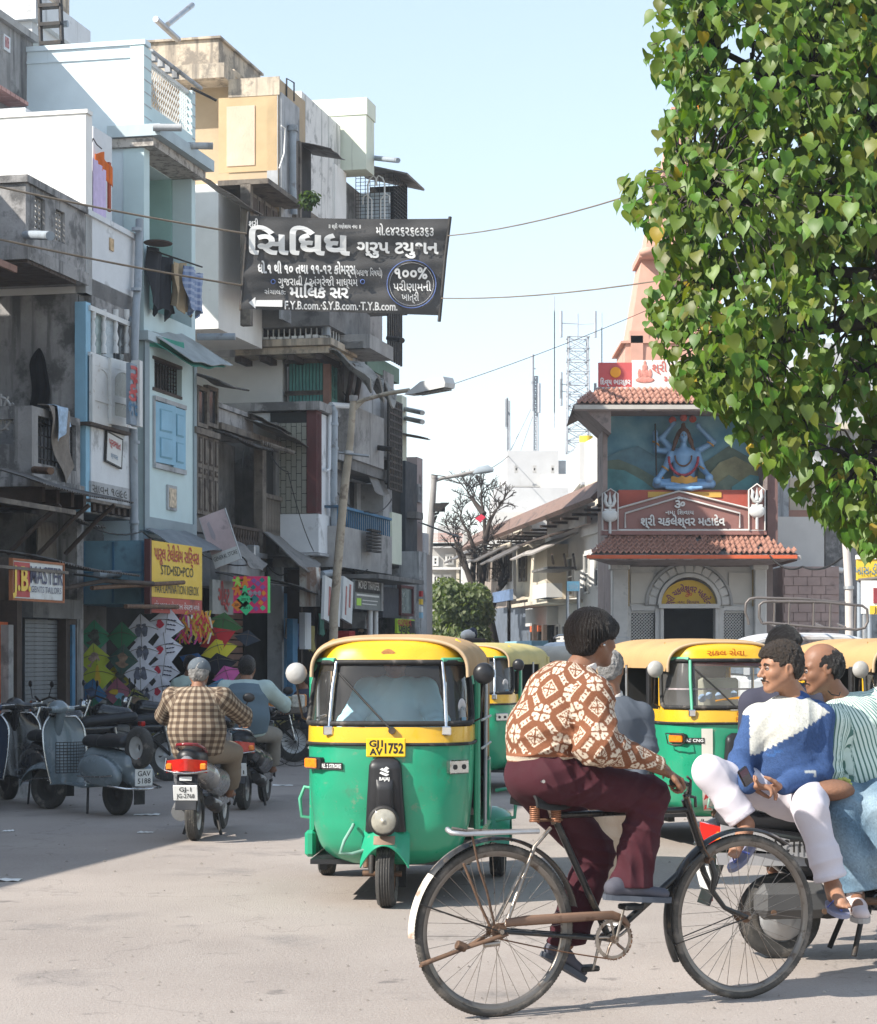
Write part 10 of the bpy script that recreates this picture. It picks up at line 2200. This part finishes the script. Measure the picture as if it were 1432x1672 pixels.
KL=[(155,1040,31,(.08,.34,.20),face(PH[1]),'green kite with a dark portrait, top left of the stall'),(155,1077,30,LIM,face(PH[2]),'lime kite with portraits below the green one'),(160,1104,31,LIM,[(0,-.1,.16,.7,YELP)],'lime kite with a long yellow tail stripe'),(150,1133,28,(.05,.17,.36),face(PH[3]),'blue kite low on the left of the stall'),(152,1163,29,(.04,.20,.12),face(PH[0]),'green kite with a face, lowest on the left'),
(200,1040,28,DGR,None,'dark green kite beside the white ones'),(201,1077,28,(.06,.12,.10),face(PH[0]),'dark kite with red and brown portrait'),(198,1103,29,(.40,.36,.05),face(PH[1]),'mustard kite under the dark portrait kite'),(193,1132,28,(.40,.14,.20),[(-.2,.1,.3,.2,YELP),(.2,-.2,.3,.25,BLUEP)],'pink and blue patchwork kite'),(196,1165,28,(.05,.22,.15),face(PH[2]),'green kite lowest in the second column'),(222,1145,24,(.35,.36,.10),face(PH[0]),'olive kite tucked below the patchwork kite'),
(232,1030,31,WHT,pair,'white kite with two grey figures, topmost of its column'),(233,1066,30,WHT,pair,'white kite with two grey figures, second in its column'),(230,1100,31,WHT,pair,'white kite with two grey figures, third in its column'),(236,1134,29,WHT,pair,'white kite with two grey figures, lowest of its column'),
(272,1020,33,WHT,rose,'white kite with a red rose and script, topmost of its column'),(271,1060,31,WHT,rose,'white kite with a red rose and script, second in its column'),(267,1095,30,WHT,rose,'white kite with a red rose and script, third in its column'),(266,1128,28,WHT,rose,'white kite with a red rose and script, lowest of its column'),(250,1160,26,WHT,None,'plain white kite under the rose kites'),
(330,1024,26,(.60,.28,.03),None,'orange kite under the yellow phone board'),(365,1020,36,(.05,.15,.05),None,'dark green bow-shaped kite under the pink poster'),(356,1043,36,(.50,.03,.04),None,'red kite below the dark green bow-shaped one'),(358,1062,34,(.62,.55,.04),None,'yellow kite overlapping the red one'),(358,1085,34,(.02,.02,.03),None,'black kite under the yellow one'),(318,1082,30,(.03,.12,.32),None,'blue kite behind the kite seller'),(371,1102,28,(.60,.12,.36),None,'pink kite beside the waistcoat rider'),(362,1122,26,(.12,.30,.50),None,'light blue kite below the pink one'),(404,1042,24,(.03,.04,.06),None,'dark printed kite near the post'),(300,1125,30,(.28,.25,.32),None,'mauve paper kite behind the seller')]
for i,(px,py,r,c,pn_,lb) in enumerate(KL):
 kite(px,py,r,c,KZ-.02*(i%7)+(.9 if px>300 else 0),random.uniform(-.16,.16) if px<290 else random.uniform(-.5,.5),pn_,lb,asp=1.0 if px<290 else .62,yaw=random.uniform(-.15,.15)-.1)
b=B()
for i in range(150):
 p=W(random.uniform(292,345),random.uniform(996,1036),29.6+random.uniform(-.3,.3));a=random.uniform(-.7,.7);b.prism([(p.x-.012,p.z),(p.x+.012,p.z),(p.x+.012+.16*sin(a),p.z-.16*cos(a)),(p.x-.012+.16*sin(a),p.z-.16*cos(a))],p.y,p.y+.004,'y')
tm=bpy.data.materials.new('tinsel_strips');tm.use_nodes=True;nt=tm.node_tree;g=nn(nt,'ShaderNodeNewGeometry');cr=nn(nt,'ShaderNodeValToRGB');cr.color_ramp.interpolation='CONSTANT';els=cr.color_ramp.elements;els[0].color=(.6,.03,.06,1);els[1].position=.3;els[1].color=(.75,.30,.03,1)
for p_,c_ in ((.5,(.65,.6,.5,1)),(.65,(.5,.05,.25,1)),(.8,(.6,.5,.05,1))):e=els.new(p_);e.color=c_
nt.links.new(g.outputs['Random Per Island'],cr.inputs[0]);nt.links.new(cr.outputs[0],nt.nodes['Principled BSDF'].inputs['Base Color'])
obj('paper_streamers',b,tm,label='bunched red, orange and white paper streamers under the yellow board',cat='streamers',kind='stuff')
t=thing('goods_cart','handcart on bicycle wheels heaped with orange and yellow goods','cart',(W(466,HY,30).x,30,0))
a=W(432,1155,30);c=W(498,1165,30);b=B();b.bbox((a.x,29.6,c.z),(c.x,30.6,a.z),.02);obj('cart_bed',b,WOOD,t)
for k in range(3):
 for j in range(2):obj('goods_tray',B().bbox((a.x+.02+.19*k,29.6+.4*j,a.z+.002),(a.x+.19+.19*k,29.95+.4*j,a.z+.12+.03*k),.02),[mat('goods_orange',(.6,.22,.04),var=.4,scale=20),mat('goods_yellow',(.6,.45,.08),var=.4,scale=20),mat('goods_pale',(.5,.48,.42),var=.4,scale=20)][(k+j)%3],t)
for px in (448,482):
 p=W(px,HY,29.6);q=obj('wheel',B(MT((p.x,29.58,.34))).lathe([(.33,0),(.34,.015),(.34,-.015),(.33,0)],36,ax='y'),BLK,t);b=B()
 for k in range(16):an=k*pi/8;b.cyl((p.x,29.58,.34),(p.x+.33*cos(an),29.58,.34+.33*sin(an)),.003,n=3)
 obj('spokes',b,IRON,q)
t=thing('jeep','white and grey jeep with a tubular roof rack behind the seated men','jeep',(W(1320,HY,23).x,23,0));YJ=23
x0,x1=W(1203,0,YJ).x,W(1450,0,YJ).x;zt=W(0,1032,YJ).z
b=B();b.grid(lambda a,c:(x0+(x1-x0)*a,YJ+1.6*c,zt-.16*abs(2*a-1)**4-.05*(2*c-1)**2),24,8,thick=.03);obj('roof',b,mat('dusty_white_paint',(.55,.55,.55),rough=.5,var=.15,dirt=.4,dc=(.35,.25,.2),ds=2),t)
b=B();b.bbox((x0+.05,YJ+.02,.45),(x1-.05,YJ+1.6,zt-.45),.08);obj('body',b,mat('dusty_white_paint',(.55,.55,.55)),t);bxw('windows',mat('blue_grey_glass',(.22,.27,.33),rough=.15,var=.2),t,(x0+.08,YJ+.05,zt-.45),(x1-.08,YJ+1.55,zt-.12))
for px in (1215,1290,1370,1440):obj('roof_pillar',B().box((W(px,0,YJ).x,YJ+.0,zt-.46),(W(px,0,YJ).x+.06,YJ+.04,zt-.10)),mat('dusty_white_paint',(.5,.5,.5)),t)
for x in (x0+.3,x1-.4):
 for y in (.15,1.45):wheel_(t,0,0,.33,.2,IRON,M=MT((x,YJ+y,0))@MR(pi/2,4,'Z'))
def rk(px,py,dy):return W(px,py,YJ+dy)
RK=mat('rack_tube',(.16,.14,.13),rough=.5,metal=.4,var=.2,dirt=.2)
def rail(pts,r=.015):obj('rack_rail',B().tube([rk(*p) for p in pts],r,8),RK,t)
rail([(1223,1020,.0),(1222,1012,.0),(1217,1000,.0),(1218,985,.0),(1224,978,.0),(1235,976,.0),(1310,978,.0),(1380,984,.1)]);rail([(1245,1018,-.4),(1240,1008,-.4),(1240,988,-.4),(1246,983,-.4),(1256,982,-.4),(1340,983,-.4),(1408,989,-.4),(1416,995,-.4),(1417,1015,-.4),(1412,1025,-.4),(1400,1028,-.4),(1330,1024,-.4),(1256,1017,-.4),(1245,1018,-.4)])
for px,a,c in ((1265,978,1022),(1289,983,1020),(1329,983,1024),(1356,985,1026),(1397,988,1030)):rail([(px,a,-.4 if px>1270 else 0),(px-1,c,-.4 if px>1270 else 0)],.012)
for px in (1270,1300,1345,1380):rail([(px,1024,-.4),(px-12,1019,.3)],.012)
t=thing('white_van','white van with roof bars partly hidden behind the cyclist','van',(W(905,HY,38).x,38,0));YV=38
S=SDF((W(880,0,YV).x-.1,YV-.3,.2),(W(955,0,YV).x+.2,YV+2.4,2.1),.03);xa,xb=W(886,0,YV).x,W(950,0,YV).x;ztv=W(0,1046,YV).z
S.cap((xa+.28,YV+.4,ztv-.3),(xb,YV+.4,ztv-.3),.28,.28,.1);S.cap((xa+.28,YV+1.8,ztv-.3),(xb,YV+1.8,ztv-.3),.28,.28,.3);S.cap((xa+.2,YV+.3,.8),(xb,YV+.3,.8),.42,.42,.1);S.cap((xa+.3,YV+1.2,1.0),(xb,YV+1.2,1.0),.6,.6,.3);V,Q=S.mesh();nobj('body',V,Q,mat('clean_white_car',(.70,.72,.74),rough=.3,coat=.5,var=.03),t)
obj('windscreen',B().grid(lambda a,c:(W(893,0,YV).x+.28+a*.5,YV+.02+.1*c,ztv-.62+.42*c),4,4,thick=.01),DGLASS,t);obj('side_window',B().grid(lambda a,c:(W(889,0,YV).x-.02+.06*a+.07*c,YV+.25+.1*a,ztv-.6+.4*c),4,4,thick=.01),DGLASS,t)
obj('roof_bar',B().tube([(xa+.2,YV+.2,ztv+.05),(xa+.3,YV+.2,ztv+.1),(xb,YV+.2,ztv+.1)],.02,6),STEEL,t)
t=thing('far_cart_crowd','small dark handcarts and bundles under the round tree','cart',(W(768,HY,52).x,52,0))
obj('cart_bed',B().bbox((W(757,0,52).x,51.5,W(0,1050,52).z),(W(793,0,52).x,52.5,W(0,1042,52).z),.03),WOODD,t);obj('bundle',B().ell(tuple(W(765,1037,52)),(.2,.2,.14),n=10,m=6),WHITEC,t);obj('bundle',B().ell(tuple(W(772,1036,52)),(.12,.12,.18),n=8,m=6),mat('navy_bundle',(.03,.04,.08)),t)
for px in (760,790):obj('cart_leg',B().box((W(px,0,52).x,51.6,0),(W(px,0,52).x+.06,52.4,W(0,1050,52).z)),WOODD,t)
for px,py,r,lb in ((240,1331,.12,'torn white paper strip on the road beside the grey scooter'),(238,1360,.07,'small crumpled paper on the road left of the silver scooter'),(462,1283,.12,'flat white paper scrap near the goods cart'),(5,1438,.12,'crumpled white plastic at the left edge of the road'),(14,1358,.05,'tiny pale scrap near the left edge'),(1000,1512,.05,'pale crumb of litter beyond the bicycle pedal')):
 g=G(px,py);rr=random.Random(px);b=B();b.grid(lambda a,c:(g.x+(a-.5)*2*r,g.y+(c-.5)*r*1.3,.006+.02*abs(mnoise.noise(Vector((a*3+px,c*3,1))))),6,4,thick=.002);obj('paper_scrap',b,WHITEC,label=lb,cat='litter')
b=B();rr=random.Random(3)
for i in range(420):
 px=rr.uniform(-20,1450);py=1250+420*rr.random()**.8;g=G(px,py);s_=rr.uniform(.003,.010)*(1+.5*(g.y>15));b.add([(g.x-s_,g.y-s_,.002),(g.x+s_,g.y-s_*.6,.002),(g.x+s_*.3,g.y+s_,.002),(g.x,g.y,.002+s_)],[(0,1,3),(1,2,3),(2,0,3)])
obj('road_grit',b,mat('pale_grit',(.27,.24,.21),var=.5,scale=3),label='fine pebbles and grit scattered over the road',cat='grit',kind='stuff')
S=LS
cl=random.Random(21)
def cab(label,pts,r=.011):return rope('cable',label,[S.M@S.p(*p) for p in pts],r,None,'cable',.12)
cab('drooping black cable along the fronts under the pale blue house',[(120,842,-.1),(232,868,-.15),(330,900,-.3)])
cab('drooping black cable from the tilted board to the canvas awning',[(330,905,-.3),(432,915,-.2),(470,935,-.4)])
cab('thin cable hanging before the tiled bay',[(432,720,-.1),(470,770,-.4),(512,900,-.7)],.008)
cab('cable bundle crossing the concrete house at balcony level',[(548,800,-.5),(600,835,-.95),(640,815,-.7)],.012)
cab('cable looping down to the leaning boards',[(546,880,-.3),(566,915,-.8),(600,930,-1.0)],.012)
GM=[mat('goods_cloth_%d'%i,c,rough=.9,var=.2,scale=9) for i,c in enumerate(((.42,.40,.38),(.10,.16,.30),(.35,.06,.06),(.30,.26,.10),(.08,.20,.16),(.45,.34,.26)))]
nm=['grey','navy','dark red','mustard','green','tan']
where=[(470,1010,34,'beside the open blue door'),(482,1018,40,'left of the near lamp post'),(494,1005,36,'under the rust-streaked box'),(508,1022,44,'behind the near rickshaw roof'),(524,1002,38,'right under the tiled bay'),(588,1006,30,'between the leaning boards and the sign posts'),(600,1012,36,'behind the two sign posts'),(634,1008,28,'under the corner stall roof')]
for i,(px,py,hh,wh) in enumerate(where):
 k=i%6;p=S.p(px,py,-.25);w_=.16+.05*cl.random();h_=hh/100.
 b=B(S.M);b.grid(lambda u,v:(p.x+(u-.5)*2*w_*(1+.2*v),p.y-.03*sin(u*11+v*2),p.z-h_*v*(1-.08*sin(u*7))),10,6,thick=.015);obj('hanging_cloth',b,GM[k],label='%s cloth hanging in the dark shopfront %s'%(nm[k],wh),cat='cloth')
for i,(px,w_,h_,c,lb) in enumerate(((352,.5,.5,5,'brown carton on the pavement under the general store board'),(368,.4,.8,0,'grey stacked sacks on the pavement behind the riders'),(446,.45,.6,3,'mustard carton beside the grey shop post'),(560,.5,.9,1,'navy drum on the pavement behind the rickshaw'))):
 x=S.x(px,-.5);b=B(S.M)
 if i in (1,):
  for q in range(3):b.ell((x+.2,-.5,.13+.14+q*.24),(.3,.22,.15),n=12,m=6)
 elif i==3:b.lathe([(0,0),(.24,0),(.25,.05),(.24,.3),(.25,.33),(.24,.6),(.25,.85),(.24,.9),(0,.9)],16,M=MT((x,-.5,.13)))
 else:b.bbox((x,-.75,.131),(x+w_,-.35,.13+h_),.01)
 obj(('carton','sack_stack','carton','drum')[i],b,GM[c],label=lb,cat=('box','sacks','box','drum')[i])
for i,(px0,px1,py) in enumerate(((560,575,1000),(596,612,1000),(630,655,1030))):
 b=B(S.M);S.box(b,px0,px1,py,py+26,-.5,-.1);obj('display_box',b,[WOODD,GREYL,WOODD][i],label=['dark glass-topped display box behind the leaning boards','grey display box between the sign posts','dark display counter under the green sign'][i],cat='display')
b=B(S.M);p=S.p(598,900,-1.0)
for k in range(7):b.box((p.x,p.y-.1,p.z+.06*k),(p.x+.7,p.y,p.z+.06*k+.035))
obj('louvred_vent',b,IRON,label='black louvred vent box bracketed on the concrete balcony wall',cat='vent')
for px,py,lb in ((404,905,'small grey meter box on the wall beside the tarpaulin'),(300,1010,'small dark meter box above the kite seller')):
 b=B(S.M);p=S.p(px,py,-.05);b.bbox((p.x,-.18,p.z-.15),(p.x+.25,-.03,p.z+.15),.02);obj('meter_box',b,STEEL,label=lb,cat='meter box')
HZ=thing_h=B();HZ.box((-60,-8,-1),(60,135,27))
hm_=bpy.data.materials.new('haze_air');hm_.use_nodes=True;nt=hm_.node_tree;nt.nodes.clear();o_=nn(nt,'ShaderNodeOutputMaterial');v_=nn(nt,'ShaderNodeVolumePrincipled');v_.inputs['Color'].default_value=(.86,.93,1,1);v_.inputs['Density'].default_value=.0009;v_.inputs['Anisotropy'].default_value=.3
nt.links.new(v_.outputs[0],o_.inputs['Volume'])
ho=obj('haze',HZ,hm_,M=Matrix.Identity(4),kind='stuff')
